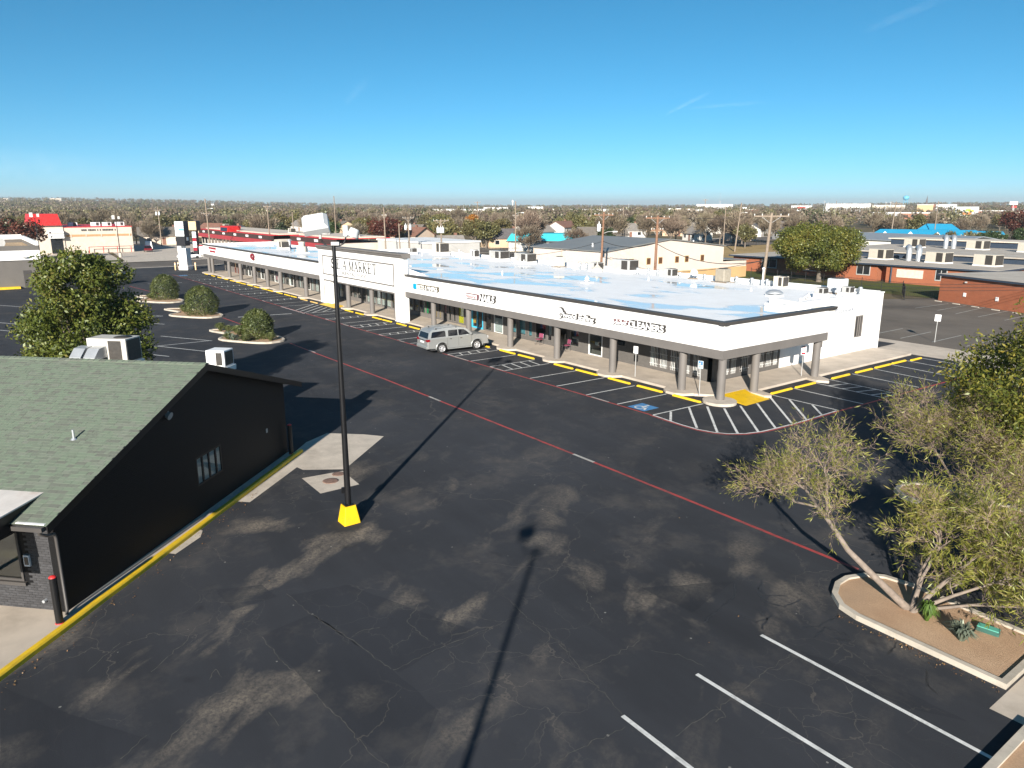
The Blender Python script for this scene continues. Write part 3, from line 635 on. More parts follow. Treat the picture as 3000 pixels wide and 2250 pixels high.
# roof decks, rake boards, shingles
GREEN2 = mat('green_shingle_far_side', (.11, .145, .10), .9, .25, 3, bmp=.4)
th = .12
b = MB(); b.loft([[(XE, y, ZE - .02), (XR, y, roof_z(XR) - .02), (XR, y, roof_z(XR) - th - .02), (XE, y, ZE - th - .02)] for y in (-.30, LD)]); dbuild(b, 'roof_deck', BLACKP)
b = MB(); b.loft([[(XR, y, roof_z(XR) - .02), (XF, y, roof_z(XF) - .02), (XF, y, roof_z(XF) - th - .02), (XR, y, roof_z(XR) - th - .02)] for y in (-.30, LD)]); dbuild(b, 'roof_deck', GREEN2)
for xa, xb in ((XE, XR), (XR, XF)):
    b = MB(); b.loft([[(xa, y, roof_z(xa) - .0), (xb, y, roof_z(xb) - .0), (xb, y, roof_z(xb) - .24), (xa, y, roof_z(xa) - .24)] for y in (-.335, -.302)]); dbuild(b, 'rake_board', BLACKP)
def shingle_material():
    m, t, p, o = _nodes('green_shingle'); v = coords(t); g = N(t, 'NewGeometry'); ob = N(t, 'ObjectInfo')
    f = math_(t, 'FRACT', math_(t, 'ADD', g.outputs['Random Per Island'], math_(t, 'MULTIPLY', ob.outputs['Random'], 3.7)))
    r = N(t, 'ValToRGB'); e = r.color_ramp.elements
    while len(e) < 4: e.new(.5)
    for i, (pos, cc) in enumerate(((0, (.115, .115, .105)), (.35, (.138, .172, .13)), (.7, (.155, .212, .148)), (1, (.182, .193, .165)))): e[i].position = pos; e[i].color = c4(cc)
    t.links.new(f, r.inputs[0])
    c = mix(t, .5, r.outputs[0], ramp(t, noise(t, v, 60, 4, .8), .3, .7, (.09, .105, .087), (.20, .225, .18)))
    t.links.new(c, p.inputs['Base Color']); p.inputs['Roughness'].default_value = .95; p.inputs['Specular IOR Level'].default_value = .1
    bump(t, p, noise(t, v, 120, 3, .8), .4, .01); MAT['shingle'] = m; return m
SHG = shingle_material()
sl = math.sqrt(1 + S * S); expo = .143; SL = (XR - XE) * sl
ux, uz = 1 / sl, S / sl                       # up-slope direction
nx, nz = -S / sl, 1 / sl
def slope_pt(s, y, h): return (XE + s * ux + h * nx, y, ZE + s * uz + h * nz)
sh_list = []; s = -.03; r_ = random.Random(3)
while s < SL - .05:
    y = -.33 + r_.uniform(-.3, 0)
    while y < 9.6:
        wd = r_.choice((.15, .2, .25, .32)); y0, y1 = max(y, -.33), y + wd - .004
        if y1 - y0 > .05: sh_list.append((s, y0, y1, r_.choice((.002, .002, .006)), r_.uniform(-.006, .006)))
        y += wd
    s += expo
cl = Vector((0, 0, CAMZ))
sh_list.sort(key=lambda q: (dmat @ Vector(slope_pt(q[0], q[1], 0)) - cl).length)
un = MB()                                     # unit shingle: x up the slope, y along the eave, z away from the roof
un.loft([[(0, 0, 0), (0, 1, 0), (0, 1, 1), (0, 0, 1)], [(.19, 0, 0), (.19, 1, 0), (.19, 1, .12), (.19, 0, .12)]])
one = un.build('shingle', SHG, DK, False); base_me = one.data
rest = MB(); rotm = Matrix(((ux, 0, nx), (0, 1, 0), (uz, 0, nz)))
for i, (s, y0, y1, h, js) in enumerate(sh_list):
    if i < 300:
        o = one if i == 0 else one.copy()
        if i: COL.objects.link(o)
        o.location = slope_pt(s + js, y0, .001); o.scale = (1, y1 - y0, h + .006); o.rotation_euler = rotm.to_euler()
    else:
        h += .006; s += js
        a = [slope_pt(s, y0, 0), slope_pt(s, y1, 0), slope_pt(s, y1, h), slope_pt(s, y0, h)]; c = [slope_pt(s + .19, y0, 0), slope_pt(s + .19, y1, 0), slope_pt(s + .19, y1, h * .12), slope_pt(s + .19, y0, h * .12)]
        rest.loft([a, c])
dbuild(rest, 'shingles', SHG)['kind'] = 'stuff'
cp = MB(); cp.loft([[(-.13, 0, -.035 + h), (0, 0, .012 + h), (.13, 0, -.035 + h), (.13, 0, -.045 + h), (0, 0, .0 + h), (-.13, 0, -.045 + h)] if False else [(-.14, yy, -.03 + h), (0, yy, .015 + h), (.14, yy, -.03 + h), (.14, yy, -.05 + h), (-.14, yy, -.05 + h)] for yy, h in ((0, .016), (.26, .004))])
capo = cp.build('ridge_cap', SHG, DK, False); y = -.33; first = True
while y < 9.6:
    o = capo if first else capo.copy()
    if not first: COL.objects.link(o)
    o.location = (XR, y, roof_z(XR) + .012); first = False; y += .235
b = MB(); b.cyl((3.2, 1.55, roof_z(3.2) - .05), (3.2, 1.55, roof_z(3.2) + .32), .035, None, 10); b.cyl((3.2, 1.55, roof_z(3.2) + .0), (3.2, 1.55, roof_z(3.2) + .06), .1, .05, 10); dbuild(b, 'vent_pipe', GALV)
b = MB(); b.cyl((5.6, -.02, 4.35), (5.6, -.16, 4.30), .10, .14, 12); b.box(5.53, -.06, 4.33, 5.67, .0, 4.47); dbuild(b, 'flood_lamp', GALVM)
b = MB(); b.box(12.3, -.02, 1.62, 12.42, 0.0, 1.80); dbuild(b, 'wall_plate', GALVM)
# porch canopy at the front
PALE = mat('rusty_pale_metal_roof', (.62, .58, .54), .7, .12, 1.2, dirt=((.38, .24, .16), .9, .55))
b = MB(); b.loft([[(.85, .72, 3.36), (.85, 9, 3.36), (-3.6, 9, 3.10), (-3.6, .72, 3.10)], [(.85, .72, 3.40), (.85, 9, 3.40), (-3.6, 9, 3.14), (-3.6, .72, 3.14)]]); cn = dbuild(b, 'porch_roof', PALE)
b = MB(); b.loft([[(.75, yy, 2.8), (-3.55, yy, 2.58), (-3.55, yy, 3.095), (.75, yy, 3.355)] for yy in (.76, .88)]); b.box(-3.55, .88, 2.58, -3.45, 9, 3.09); dbuild(b, 'fascia', BLACKP, cn)
b = MB(); b.box(-3.45, .88, 2.62, .25, 9, 2.66); dbuild(b, 'ceiling', BLACKP, cn)
b = MB(); b.box(-3.4, 3.9, 0.1, -3.2, 4.1, 2.62); b.box(-3.4, 8.6, .1, -3.2, 8.8, 2.62); dbuild(b, 'porch_posts', BLACKP, cn)
# pavement and yellow kerb
def dpoly(pts): return [tuple((dmat @ Vector((p[0], p[1], 0)))[:2]) for p in pts]
slab('pavement', dpoly([(-7, -.36), (14.2, -.36), (14.2, .02), (.3, .02), (.3, 13), (-7, 13)]), -.01, .115, CONC)
KY = MB()
xs = [-7 + i * .9 for i in range(25)]
rings = []
for x in xs:
    j = random.uniform(-.012, .012); rings.append([(x, -.55 + j, 0), (x, -.35 + j, 0), (x, -.35 + j, .14), (x, -.50 + j, .15), (x, -.54 + j, .11)])
KY.loft(rings); kb = KY.build('yellow_kerb', YEL); kb.matrix_world = dmat; kb['kind'] = 'structure'
sheet('gutter_strip', dpoly([(8.6, -1.05), (16, -1.25), (16, -.55), (8.6, -.55)]), .0035, CONCL)
for (x, y), lb in (((-.32, -.22), 'black guard post with red cap at the sunny corner of the black shop'), ((14.0, -.26), 'black guard post with red cap in the shade of the gable wall')):
    p = dw(x, y); o = thing('guard_post', lb, 'bollard', (p.x, p.y, .1), group='black guard posts')
    b = MB(); b.lathe([(.098, 0.04), (.098, 1.38)], (0, 0, 0), 14); b.build('post', BLACKP, o, False)
    b = MB(); b.lathe([(.098, 1.38), (.088, 1.41), (.05, 1.43), (.005, 1.435)], (0, 0, 0), 14); b.build('cap', RED, o, False)
    b = MB(); b.lathe([(.115, 0.0), (.105, .04)], (0, 0, 0), 14); b.build('base_ring', RED, o, False)
# roof-top air handlers
def package_unit(name, label, loc, rz, L, W, Hh, m, group=None, duct=True, coil=True, fan=True, legs=.12, world_rz=True):
    o = thing(name, label, 'air conditioner', loc, rz, group)
    b = MB(); b.box(0, 0, legs, L, W, legs + Hh); b.build('casing', m, o, False, .02)
    b = MB(); b.box(-.05, -.05, 0, L + .05, W + .05, legs - .001); b.build('curb', HVACW, o, False)
    if coil:
        b = MB(); b.box(L * .55, -.012, legs + .08, L * .88, 0.001, legs + Hh - .08); b.build('coil', COIL, o, False)
        b = MB(); b.box(L - .001, .06, legs + .06, L + .012, W - .06, legs + Hh - .06); b.build('coil', COIL, o, False)
    if fan:
        b = MB(); b.lathe([(min(W, L) * .36, 0), (min(W, L) * .36, .02), (.02, .03)], (L * .75, W * .5, legs + Hh), 18); b.build('fan_grille', COIL, o, False)
    b = MB(); b.box(L * .1, -.012, legs + Hh * .2, L * .45, 0.0005, legs + Hh * .85); b.build('access_panel', m, o, False)
    if duct:
        for k in (0, 1):
            b = MB(); x0 = -.25 + k * .62; pts = [(x0, -.02, legs + Hh * .45), (x0, -.35, legs + Hh * .42), (x0, -.55, legs + Hh * .2), (x0, -.6, -.35)]
            rr = []
            for (x, y, z), (dy, dz) in zip(pts, ((0, 1), (-.3, .95), (-.8, .55), (-1, 0))):
                rr.append([(x, y + dy * .24, z + dz * .24), (x + .5, y + dy * .24, z + dz * .24), (x + .5, y - dy * .2, z - dz * .2), (x, y - dy * .2, z - dz * .2)])
            b.loft(rr); b.build('duct', GALV, o, False)
    return o
p = dw(10.3, 6.45); p.z = roof_z(10.3) - .1
u = package_unit('rooftop_unit', 'white packaged air conditioner with bent ducts behind the green roof ridge', p, R(134.7 - 90), 1.75, .95, .98, mat('cream_unit', (.50, .48, .44), .5, .06), legs=.25)
p = dw(9.9, 1.0); p.z = roof_z(10.0) - .1
u = package_unit('condenser_unit', 'small white condenser at the gable end behind the green roof ridge', p, R(134.7 - 90), .78, .7, .66, HVACW, duct=False, fan=False, legs=.2)

# ------------------------------------------------------------------ strip mall
SM = thing('strip_mall', 'long low white shop row with grey columns and flat white roof', 'building', (-80, 45, 0))
FY = 34.4; XL = -137.2; XRt = -26.0; T0, T1 = -84.4, -63.7
COLX = [-29.2, -35.3, -41.2, -47.05, -53.15, -59.1, -71.1, -77.0, -89.6, -98.7, -104.0, -109.6, -116.3, -122.2, -131.8, -133.9]
def cy_(x): return 34.78 if x > -64 else 34.35
# pavement with a rounded bulge round each column
edge = [(-135.2, 37.8), (-135.2, 33.7)]
for x in sorted(COLX):
    y0 = 34.6 + sh(x) * .7
    if T0 < x < T1: y0 = 34.35
    if x < -130: edge += [(x - .3, y0 - .7)] if x < -133 else [(x + 1.2, y0 - .6), (x + 1.7, y0)]; continue
    edge += [(x - 1.1, y0), (x - .8, y0 - .55), (x - .35, y0 - .85), (x + .35, y0 - .85), (x + .8, y0 - .55), (x + 1.1, y0)]
edge += [(-28.0, 34.6), (-26.95, 35.55), (-26.95, 38.0), (-26.2, 37.65), (-25.2, 37.6), (-24.95, 37.95), (-25.3, 38.3), (-26.4, 38.6), (-26.45, 44.0), (-25.6, 43.8), (-24.95, 44.2), (-25.3, 44.75), (-26.4, 45.3), (-26.3, 58.0), (-29.3, 58.0), (-29.3, 37.8)]
slab('arcade_pavement', edge, -.01, .15, CONC, bevel=.015)
slab('pavement', [(-26.12 + 1.0 * math.cos(R(t)), 34.55 + .95 * math.sin(R(t))) for t in range(0, 360, 15)], -.01, .16, CONCL, bevel=.02)
def ramp_(pts, m):
    b = MB(); a = pts; b.face(a); g = [(p[0], p[1], .004) for p in a]
    for i in range(4): j = (i + 1) % 4; b.face([g[i], g[j], a[j], a[i]])
    o = b.build('kerb_ramp', m); o['kind'] = 'structure'
ramp_([(-26.9, 35.6, .155), (-24.75, 35.2, .008), (-24.85, 37.65, .008), (-26.9, 38.05, .155)], YELG)
ramp_([(-82.6, 33.1, .008), (-78.2, 33.1, .008), (-78.6, 34.4, .155), (-82.3, 34.4, .155)], YELG)
# columns
def column(x, y, zb=.15, zt=2.62, r=.245):
    b = MB(); b.lathe([(r, zb), (r, zt)], (x, y, 0), 24); b.build('column', GREYP, SM)
column(-26.2, 34.7, .16)
for x in COLX: column(x, cy_(x), r=.245 if x > -64 else .26)
column(-26.3, 38.05); column(-26.35, 44.75)
# shop-front wall of the right-hand half
W1 = 37.7; ZT = 2.5
right_w = [(-69.6, -68.2, .17, 'door'), (-67.6, -66.93, .25), (-66.87, -65.95, .25), (-65.5, -64.55, .22), (-63.95, -63.28, .3), (-63.05, -62.5, .3), (-62.05, -61.5, .3), (-61.2, -60.65, .3), (-60.35, -59.85, .3), (-59.45, -58.4, .25), (-57.6, -57.15, .3), (-57.1, -55.2, .17, 'blue'), (-54.95, -53.85, .2), (-53.45, -52.1, .2), (-51.05, -50.1, .5), (-49.75, -48.8, .5), (-48.45, -47.88, .5), (-47.5, -46.05, .5), (-45.92, -45.3, .5), (-44.5, -43.35, .17, 'door'), (-43.05, -42.0, .5), (-40.92, -39.4, .17, 'door'), (-37.9, -36.98, 1.3), (-34.6, -33.75, .37, 'bars'), (-33.68, -32.95, .37, 'bars'), (-32.75, -31.9, .37, 'bars'), (-31.55, -31.0, .37, 'bars'), (-30.8, -30.1, .37, 'bars')]
b = MB(); facade(b, 'x', W1, W1 + .2, -64.0, -29.4, .0, 2.75, [(a[0], a[1], a[2], ZT) for a in right_w if a[0] > -63.99] )
b.build('shop_front', GBRICK, SM)
WFR = mat('white_window_frame', (.7, .7, .68), .5); BFR = mat('blue_door_frame', (.05, .42, .62), .45); BRZ = mat('bronze_frame', (.05, .045, .04), .4)
for q in right_w:
    k = q[3] if len(q) > 3 else ''
    if q[0] < -64: continue
    if k == 'bars': window(SM, 'x', W1, q[0], q[1], q[2], ZT, bars=5, barmat=WFR, frame=GREYP)
    elif k == 'blue': o = window(SM, 'x', W1, q[0], q[1], q[2], ZT, frame=BFR, fw=.14, mull=(-56.15,), name='door')
    elif k == 'door': o = window(SM, 'x', W1, q[0], q[1], q[2], ZT, frame=WFR if q[0] > -41 else BRZ, fw=.08, name='door')
    else: window(SM, 'x', W1, q[0], q[1], q[2], ZT, frame=WFR if q[0] in (-53.45, -66.87) else GREYP)
    if k in ('door', 'blue'):
        h = MB(); xm = q[0] + (q[1] - q[0]) * (.5 if k == 'blue' else .8); h.box(xm - .02, W1 - .09, .95, xm + .02, W1 - .05, 1.35); h.box(xm - .02, W1 - .06, .96, xm + .02, W1 - .01, 1.0); h.box(xm - .02, W1 - .06, 1.3, xm + .02, W1 - .01, 1.34); h.build('handle', CHROME, o)
# left-hand half, behind the tall shop front and beyond it
W2 = 37.35
left_w = []
x = -83.6
while x < -64.8:
    left_w.append((x, x + 1.12, .55 if (x < -80 or x > -69) else .3)); x += 1.24
x = -124.0; k = 0
while x < -85.3:
    wd = (1.55, 1.55, 1.0, 1.35)[k % 4]; left_w.append((x, min(x + wd, -85.1), (.2, .2, .17, .2)[k % 4])); x += wd + (.12, .12, .45, .10)[k % 4]; k += 1
left_w += [(-129.6, -128.75, .17), (-127.9, -125.0, .17)]
left_w = [(a, c, z) for a, c, z in left_w]
b = MB(); facade(b, 'x', W2, W2 + .2, XL + 1.5, -64.0, 0, 2.75, [(a, c, z, ZT) for a, c, z in left_w]); b.build('shop_front', GREYP, SM)
b = MB(); b.box(-64.12, W2 + .2, 0, -64.0, W1 + .2, 2.75); b.build('shop_front', GREYP, SM)
BRR = mat('red_brown_door', (.20, .06, .04), .6)
for i, (a, c, z) in enumerate(left_w):
    red = a < -124.9
    window(SM, 'x', W2, a, c, z, ZT, frame=BRR if red else (WFR if (i % 4 == 1 and a < -86) else GREYP), name='door' if z == .17 else 'window')
# side wall: dark barred windows, then painted brick
WX = -29.4
side_w = [(38.95, 39.6), (39.72, 40.35), (40.75, 41.7), (42.7, 43.4), (43.5, 44.3), (44.4, 44.95)]
b = MB(); facade(b, 'y', WX - .2, WX, 37.9, 45.25, 0, 2.75, [(a, c, .4, ZT) for a, c in side_w]); b.box(WX - .2, W1, 0, WX, 37.9, 2.75); b.build('side_wall', GBRICK, SM)
for a, c in side_w: window(SM, 'y', WX, a, c, .4, ZT, frame=GREYP, out=1, bars=4, barmat=WFR)
b = MB(); facade(b, 'y', WX - .25, WX + .02, 45.25, 58.8, 0, 4.5, [(50.1, 50.55, 1.0, 1.75), (54.9, 56.0, 1.26, 2.95)]); b.box(-44, 58.55, 0, WX - .25, 58.8, 4.5); b.build('brick_wall', WBRICK, SM)
b = MB(); b.box(WX - .02, 37.7, 2.75, WX, 45.25, 4.3); b.build('upper_wall', WHITE, SM)
b = MB(); b.box(WX - .3, 45.0, 4.5, WX + .06, 58.86, 4.58); b.build('coping', WHITE, SM)
window(SM, 'y', WX + .02, 54.9, 56.0, 1.26, 2.95, frame=GREYP, glass=DGLASS, out=1, fw=.09, mull=(55.35, 55.65)); window(SM, 'y', WX + .02, 50.1, 50.55, 1.0, 1.75, frame=GREYP, glass=DGLASS, out=1)
b = MB(); b.box(WX - .1, 55.05, 1.36, WX - .06, 55.3, 2.85); b.build('blind', BLIND, SM)
# back walls
b = MB(); b.box(-105, 58.55, 0, -44, 58.8, 4.6); b.box(-105.2, 47, 0, -105, 58.8, 4.6); b.box(XL, 46.9, 0, -105.2, 47.1, 4.6); b.box(XL, 34.7, 2.6, XL + .2, 46.9, 4.72); b.box(XL + 1.5, W2, 0, XL + 1.7, 46.9, 2.75); b.build('rear_wall', WHITE, SM)
b = MB(); b.box(-105, 58.5, 4.25, -29.7, 58.85, 4.62); b.box(-105.25, 47, 4.2, -104.95, 58.5, 4.62); b.box(XL, 46.85, 4.2, -105.25, 47.15, 4.62); b.box(XL, 34.72, 4.2, XL + .25, 46.85, 4.85); b.build('parapet', WHITE, SM)
# roof membrane: white, gently falling to the back, with shallow standing water
def roofmat():
    m, t, p, o = _nodes('wet_white_membrane'); v = coords(t)
    mp = N(t, 'Mapping', vector_type='TEXTURE'); mp.inputs['Rotation'].default_value = (0, 0, R(8)); mp.inputs['Scale'].default_value = (4.2, 2.4, 1); t.links.new(v, mp.inputs[0])
    w1 = noise(t, mp.outputs[0], .55, 4, .5, .3); wet = ramp(t, w1, .41, .47, (1, 1, 1), (0, 0, 0))
    c = ramp(t, noise(t, v, .6, 5, .6), .3, .7, (.84, .84, .84), (.92, .92, .92))
    dk = ramp(t, noise(t, mp.outputs[0], 1.6, 5, .7), .66, .74); c = mix(t, math_(t, 'MULTIPLY', dk, .35), c, (.42, .40, .37))
    c = mix(t, math_(t, 'MULTIPLY', wet, .45), c, (.46, .52, .55))
    sx_ = N(t, 'SeparateXYZ'); t.links.new(v, sx_.inputs[0])
    seam = math_(t, 'LESS_THAN', math_(t, 'FRACT', math_(t, 'MULTIPLY', sx_.outputs['X'], .42)), .02); c = mix(t, math_(t, 'MULTIPLY', seam, .35), c, (.5, .48, .45))
    trail = ramp(t, noise(t, v, .28, 6, .75), .55, .75); c = mix(t, math_(t, 'MULTIPLY', trail, .12), c, (.45, .41, .35))
    t.links.new(c, p.inputs['Base Color']); p.inputs['Specular IOR Level'].default_value = .5; p.inputs['IOR'].default_value = 1.4
    rr = N(t, 'MapRange'); rr.inputs['To Min'].default_value = .55; rr.inputs['To Max'].default_value = .03; t.links.new(wet, rr.inputs['Value']); t.links.new(rr.outputs[0], p.inputs['Roughness'])
    MAT['roof'] = m; return m
ROOFM = roofmat()
def roof_h(x, y): return 4.60 - .36 * min(1, max(0, (y - 34.7) / 20.0))
b = MB()
for xa, xb, yb in ((XL + .25, -105.1, 46.9), (-105.1, -64, 58.5), (-64, -29.6, 58.5)):
    ys = [34.7, 38, 42, 46.9] + ([50, 54, 58.5] if yb > 50 else [])
    for y0, y1 in zip(ys[:-1], ys[1:]): b.face([(xa, y0, roof_h(0, y0)), (xb, y0, roof_h(0, y0)), (xb, y1, roof_h(0, y1)), (xa, y1, roof_h(0, y1))])
b.face([(-29.6, 34.7, 4.6), (-26.3, 34.7, 4.6), (-26.3, 46, roof_h(0, 46)), (-29.6, 46, roof_h(0, 46))])
b.build('roof', ROOFM, SM)
# fascia, cap moulding and grey band
b = MB(); b.box(T1, FY, 3.1, XRt, FY + .28, 4.58); b.box(XRt - .28, FY + .28, 3.1, XRt, 45.1, 4.58); b.box(WX + .02, 45.0, 2.62, XRt - .28, 45.1, 4.55); b.build('fascia', WHITE, SM)
b = MB(); b.box(XL, FY, 3.1, T0, FY + .28, 4.58); b.build('fascia', WHITE, SM)
def cap(b, x0, x1):
    b.loft([[(x, FY - .02, 4.56), (x, FY - .07, 4.62), (x, FY - .07, 4.66), (x, FY - .13, 4.72), (x, FY - .13, 4.78), (x, FY + .32, 4.78), (x, FY + .32, 4.56)] for x in (x0, x1)])
b = MB(); cap(b, T1 - 1.2, XRt + .1); b.loft([[(XRt + .02, y, 4.56), (XRt + .07, y, 4.62), (XRt + .07, y, 4.66), (XRt + .13, y, 4.72), (XRt + .13, y, 4.782), (XRt - .32, y, 4.782), (XRt - .32, y, 4.56)] for y in (FY - .12, 46.0)]); b.build('cap_moulding', GREYD, SM)
b = MB(); cap(b, XL - .1, T0); b.build('cap_moulding', GREYD, SM)
b = MB(); b.box(T1, FY - .06, 2.6, XRt + .06, FY + .5, 3.12); b.box(XRt - .5, FY + .5, 2.6, XRt + .06, 45.2, 3.12); b.build('beam', GREYP, SM)
b = MB(); b.box(XL - .06, FY - .06, 2.6, T0, FY + .5, 3.12); b.build('beam', GREYP, SM)
b = MB(); b.box(XL, FY + .5, 2.66, -29.42, W1, 2.72); b.box(-29.38, FY + .5, 2.66, XRt - .5, 45.0, 2.72); b.build('arcade_ceiling', mat('soffit', (.30, .29, .27), .8), SM)
# false front of the market
b = MB(); b.box(T0, 34.1, 2.85, T1, 34.7, 6.32); b.box(T0, 34.1, 0.02, -81.2, 34.75, 2.85); b.box(-65.5, 34.1, 0.02, T1, 34.75, 2.85); b.box(T0, 34.7, 2.75, T0 + .3, 37, 4.6); b.build('false_front', WHITE, SM)
b = MB(); b.loft([[(x, 34.06, 6.30), (x, 33.98, 6.46), (x, 33.98, 6.52), (x, 33.86, 6.62), (x, 33.86, 6.76), (x, 34.9, 6.76), (x, 34.9, 6.30)] for x in (T0 - .25, T1 + .25)]); b.build('cornice', GREYP, SM)
b = MB()
for x0, x1, z0, z1 in ((-83.2, -65.4, 5.55, 5.67), (-83.2, -65.4, 3.45, 3.57), (-83.2, -83.06, 3.57, 5.55), (-65.54, -65.4, 3.57, 5.55)): b.box(x0, 34.05, z0, x1, 34.1, z1)
b.build('sign_frame', GREYP, SM)
b = MB(); b.box(-83.1, 34.06, 2.72, -65.4, 34.11, 2.86); b.box(-83.15, 34.06, .15, -83.05, 34.11, 2.86); b.box(-65.55, 34.06, .15, -65.4, 34.11, 2.72); b.build('opening_trim', GREYP, SM)
# sloped return of the fascia over the roof at the side
b = MB(); b.loft([[(x, y0, 4.30), (x, y0 + .9, 4.30), (x, y0 + .9, 4.62 + dz), (x, y0, 4.78 + dz)] for x, y0, dz in ((-31.5, 46.6, .0), (-26.1, 45.15, 0))]); b.build('parapet_return', mat('cream_flashing', (.72, .68, .6), .5, .05), SM)
b = MB(); b.box(-30.2, 44.2, 4.32, -26.4, 44.5, 4.7); b.build('parapet_return', WHITE, SM)
b = MB(); b.loft([[(-63.6, 34.75, 4.6), (-63.55, 34.75, 4.6), (-63.55, 34.75, 5.3), (-63.6, 34.75, 5.3)], [(-63.6, 36.6, 4.58), (-63.55, 36.6, 4.58), (-63.55, 36.6, 4.6), (-63.6, 36.6, 4.6)]]); b.build('brace', WHITE, SM)
# interiors seen through the glass
FLOOR = mat('shop_interior_floor', (.34, .31, .27), .5, .1, 1.0); INW = mat('shop_interior_wall', (.30, .29, .27), .9, .2, .4)
b = MB(); b.box(XL + 1.7, W1 + .21, .12, -29.65, 45, .16); b.build('shop_floor', FLOOR, SM)
b = MB(); b.box(XL + 1.7, 44.9, .16, -29.65, 45.0, 3.2)
for x in (-42.2, -52, -58.2, -70.2, -84, -93, -102, -111, -120): b.box(x, W1 + .25, .16, x + .1, 44.9, 3.2)
b.build('shop_partition', INW, SM)
b = MB(); b.box(XL + 1.7, W1 + .21, 3.2, -29.65, 45, 3.25); b.build('shop_ceiling', INW, SM)
fur = random.Random(5)
GOODS = [mat('goods_%s' % n, c, .7, .3, 6) for n, c in (('tan', (.45, .3, .15)), ('grey', (.25, .25, .26)), ('white', (.7, .7, .68)), ('blue', (.08, .2, .4)))]
x = -134.0
while x < -31:
    wd = fur.uniform(.6, 1.8); y = fur.uniform(38.5, 40.5); hh = fur.uniform(.5, 1.1)
    b = MB(); b.box(x, y, .16, x + wd, y + .6, .16 + hh); b.box(x + .05, y - .03, .3, x + wd - .05, y, .16 + hh * .8); b.build('counter', fur.choice(GOODS), SM); x += wd + fur.uniform(.8, 3.0)
# posters, blinds and flags behind the panes
def poster(x0, x1, z0, z1, m, name='window_poster', y=W1 + .07): b = MB(); b.box(x0, y, z0, x1, y + .006, z1); return b.build(name, m, SM)
GRN = mat('green_vinyl', (.0, .38, .12), .5); YLV = mat('yellow_vinyl', (.85, .72, .0), .5); TEAL = mat('teal_poster', (.10, .32, .38), .6, .4, 4); PINK = mat('pink_poster', (.55, .22, .25), .6, .4, 4); TANP = mat('tan_poster', (.5, .33, .18), .6, .4, 5)
poster(-65.45, -64.6, .25, 2.4, GRN, y=W2 + .07); poster(-59.4, -58.45, .3, 2.4, YLV); poster(-63.9, -63.33, .35, .95, TANP); poster(-63.0, -62.55, .35, 1.1, TANP); poster(-62.0, -61.55, .9, 2.2, PINK); poster(-60.95, -60.7, .9, 2.3, mat('grey_poster', (.3, .28, .28), .7)); poster(-57.0, -56.5, .6, 1.05, mat('orange_card', (.8, .42, .05), .6))
poster(-53.35, -52.2, .3, 1.5, WFR); poster(-51.0, -50.15, .6, 1.3, TEAL); poster(-49.7, -48.85, .6, 2.3, TEAL); poster(-48.4, -47.95, .6, 2.3, TEAL); poster(-45.85, -45.35, 1.0, 1.9, WFR); poster(-40.3, -39.9, .95, 1.2, WFR)
poster(-34.55, -34.3, .4, 2.0, WFR)
for x in (-46.9, -42.7):
    f = poster(x, x + .28, 1.35, 2.3, mat('flag_blue', (.02, .06, .22), .7), 'flag'); b = MB(); b.box(x + .28, W1 + .07, 1.82, x + .82, W1 + .076, 2.3); b.build('white_band', WFR, f); b = MB(); b.box(x + .28, W1 + .07, 1.35, x + .82, W1 + .076, 1.82); b.build('red_band', RED, f)
x = -108.6
while x < -85.6:
    if fur.random() < .75: poster(x, x + 1.0, .25, 2.4, BLIND, 'blind', W2 + .09)
    x += 1.45
for x in (-79.0, -77.6, -76.3, -75.0, -73.8): poster(x, x + .95, .4, 2.3, BLIND, 'blind', W2 + .09)
for x in (-109.6, -107.8): poster(x, x + .9, .5, 1.5, PINK, y=W2 + .08)
# ------------------------------------------------------------------ wall signs
SGREY = mat('sign_return_grey', (.035, .032, .032), .5); SWHITE = mat('sign_face_white', (.8, .8, .79), .4, .03); SRED = mat('sign_red', (.28, .012, .025), .4); SBLUE = mat('sign_blue', (.0, .30, .62), .35); STXT = mat('faded_grey_lettering', (.055, .055, .052), .7, .25, 1.5); STBL = mat('faded_blue_lettering', (.05, .075, .14), .7, .3, 3); SPINK = mat('sign_maroon_edge', (.11, .03, .04), .4)
def sign(label, x, z, y=FY): return thing('shop_sign', label, 'sign', (x, y, z), group='shop signs')
def channel(parent, s, x0, x1, z0, z1, face=SWHITE, ret=SGREY, shear=0, bold=.015, tilt=0, y=FY):
    fit_text('letter_returns', s, x0 + .02, x1 + .07, z0 - .0, z1 + .06, y - .075, .075, ret, parent, shear=shear, bold=bold + .012, tilt=tilt)
    fit_text('letter_faces', s, x0, x1, z0, z1, y - .17, .012, face, parent, shear=shear, bold=bold, tilt=tilt)
s1 = sign('two-word capital-letter sign with a blue block, next to the tall white false front', -59.6, 3.8)
b = MB(); b.box(-61.97, FY - .16, 3.55, -61.38, FY - .001, 4.06); b.build('blue_block', SBLUE, s1, bevel=.06)
channel(s1, 'BRICKS & MINIFIGS', -61.22, -57.45, 3.62, 4.02, ret=mat('sign_return_ochre', (.07, .05, .02), .5))
s2 = sign('capital-letter sign with a small pink boxed italic word in front of it', -50.6, 3.8)
b = MB(); b.box(-52.75, FY - .2, 3.55, -50.9, FY - .001, 4.02); b.build('sign_box', SPINK, s2, bevel=.08); b = MB(); b.box(-52.68, FY - .215, 3.61, -50.97, FY - .2, 3.96); b.build('box_face', SWHITE, s2)
fit_text('boxed_word', 'Natural', -52.6, -51.1, 3.66, 3.92, FY - .225, .008, SRED, s2, shear=.35)
channel(s2, 'NAILS', -50.75, -48.5, 3.52, 4.06, shear=.2, bold=.03)
s3 = sign('lower-case two-word sign starting with a letter on a white disc', -38.7, 3.7)
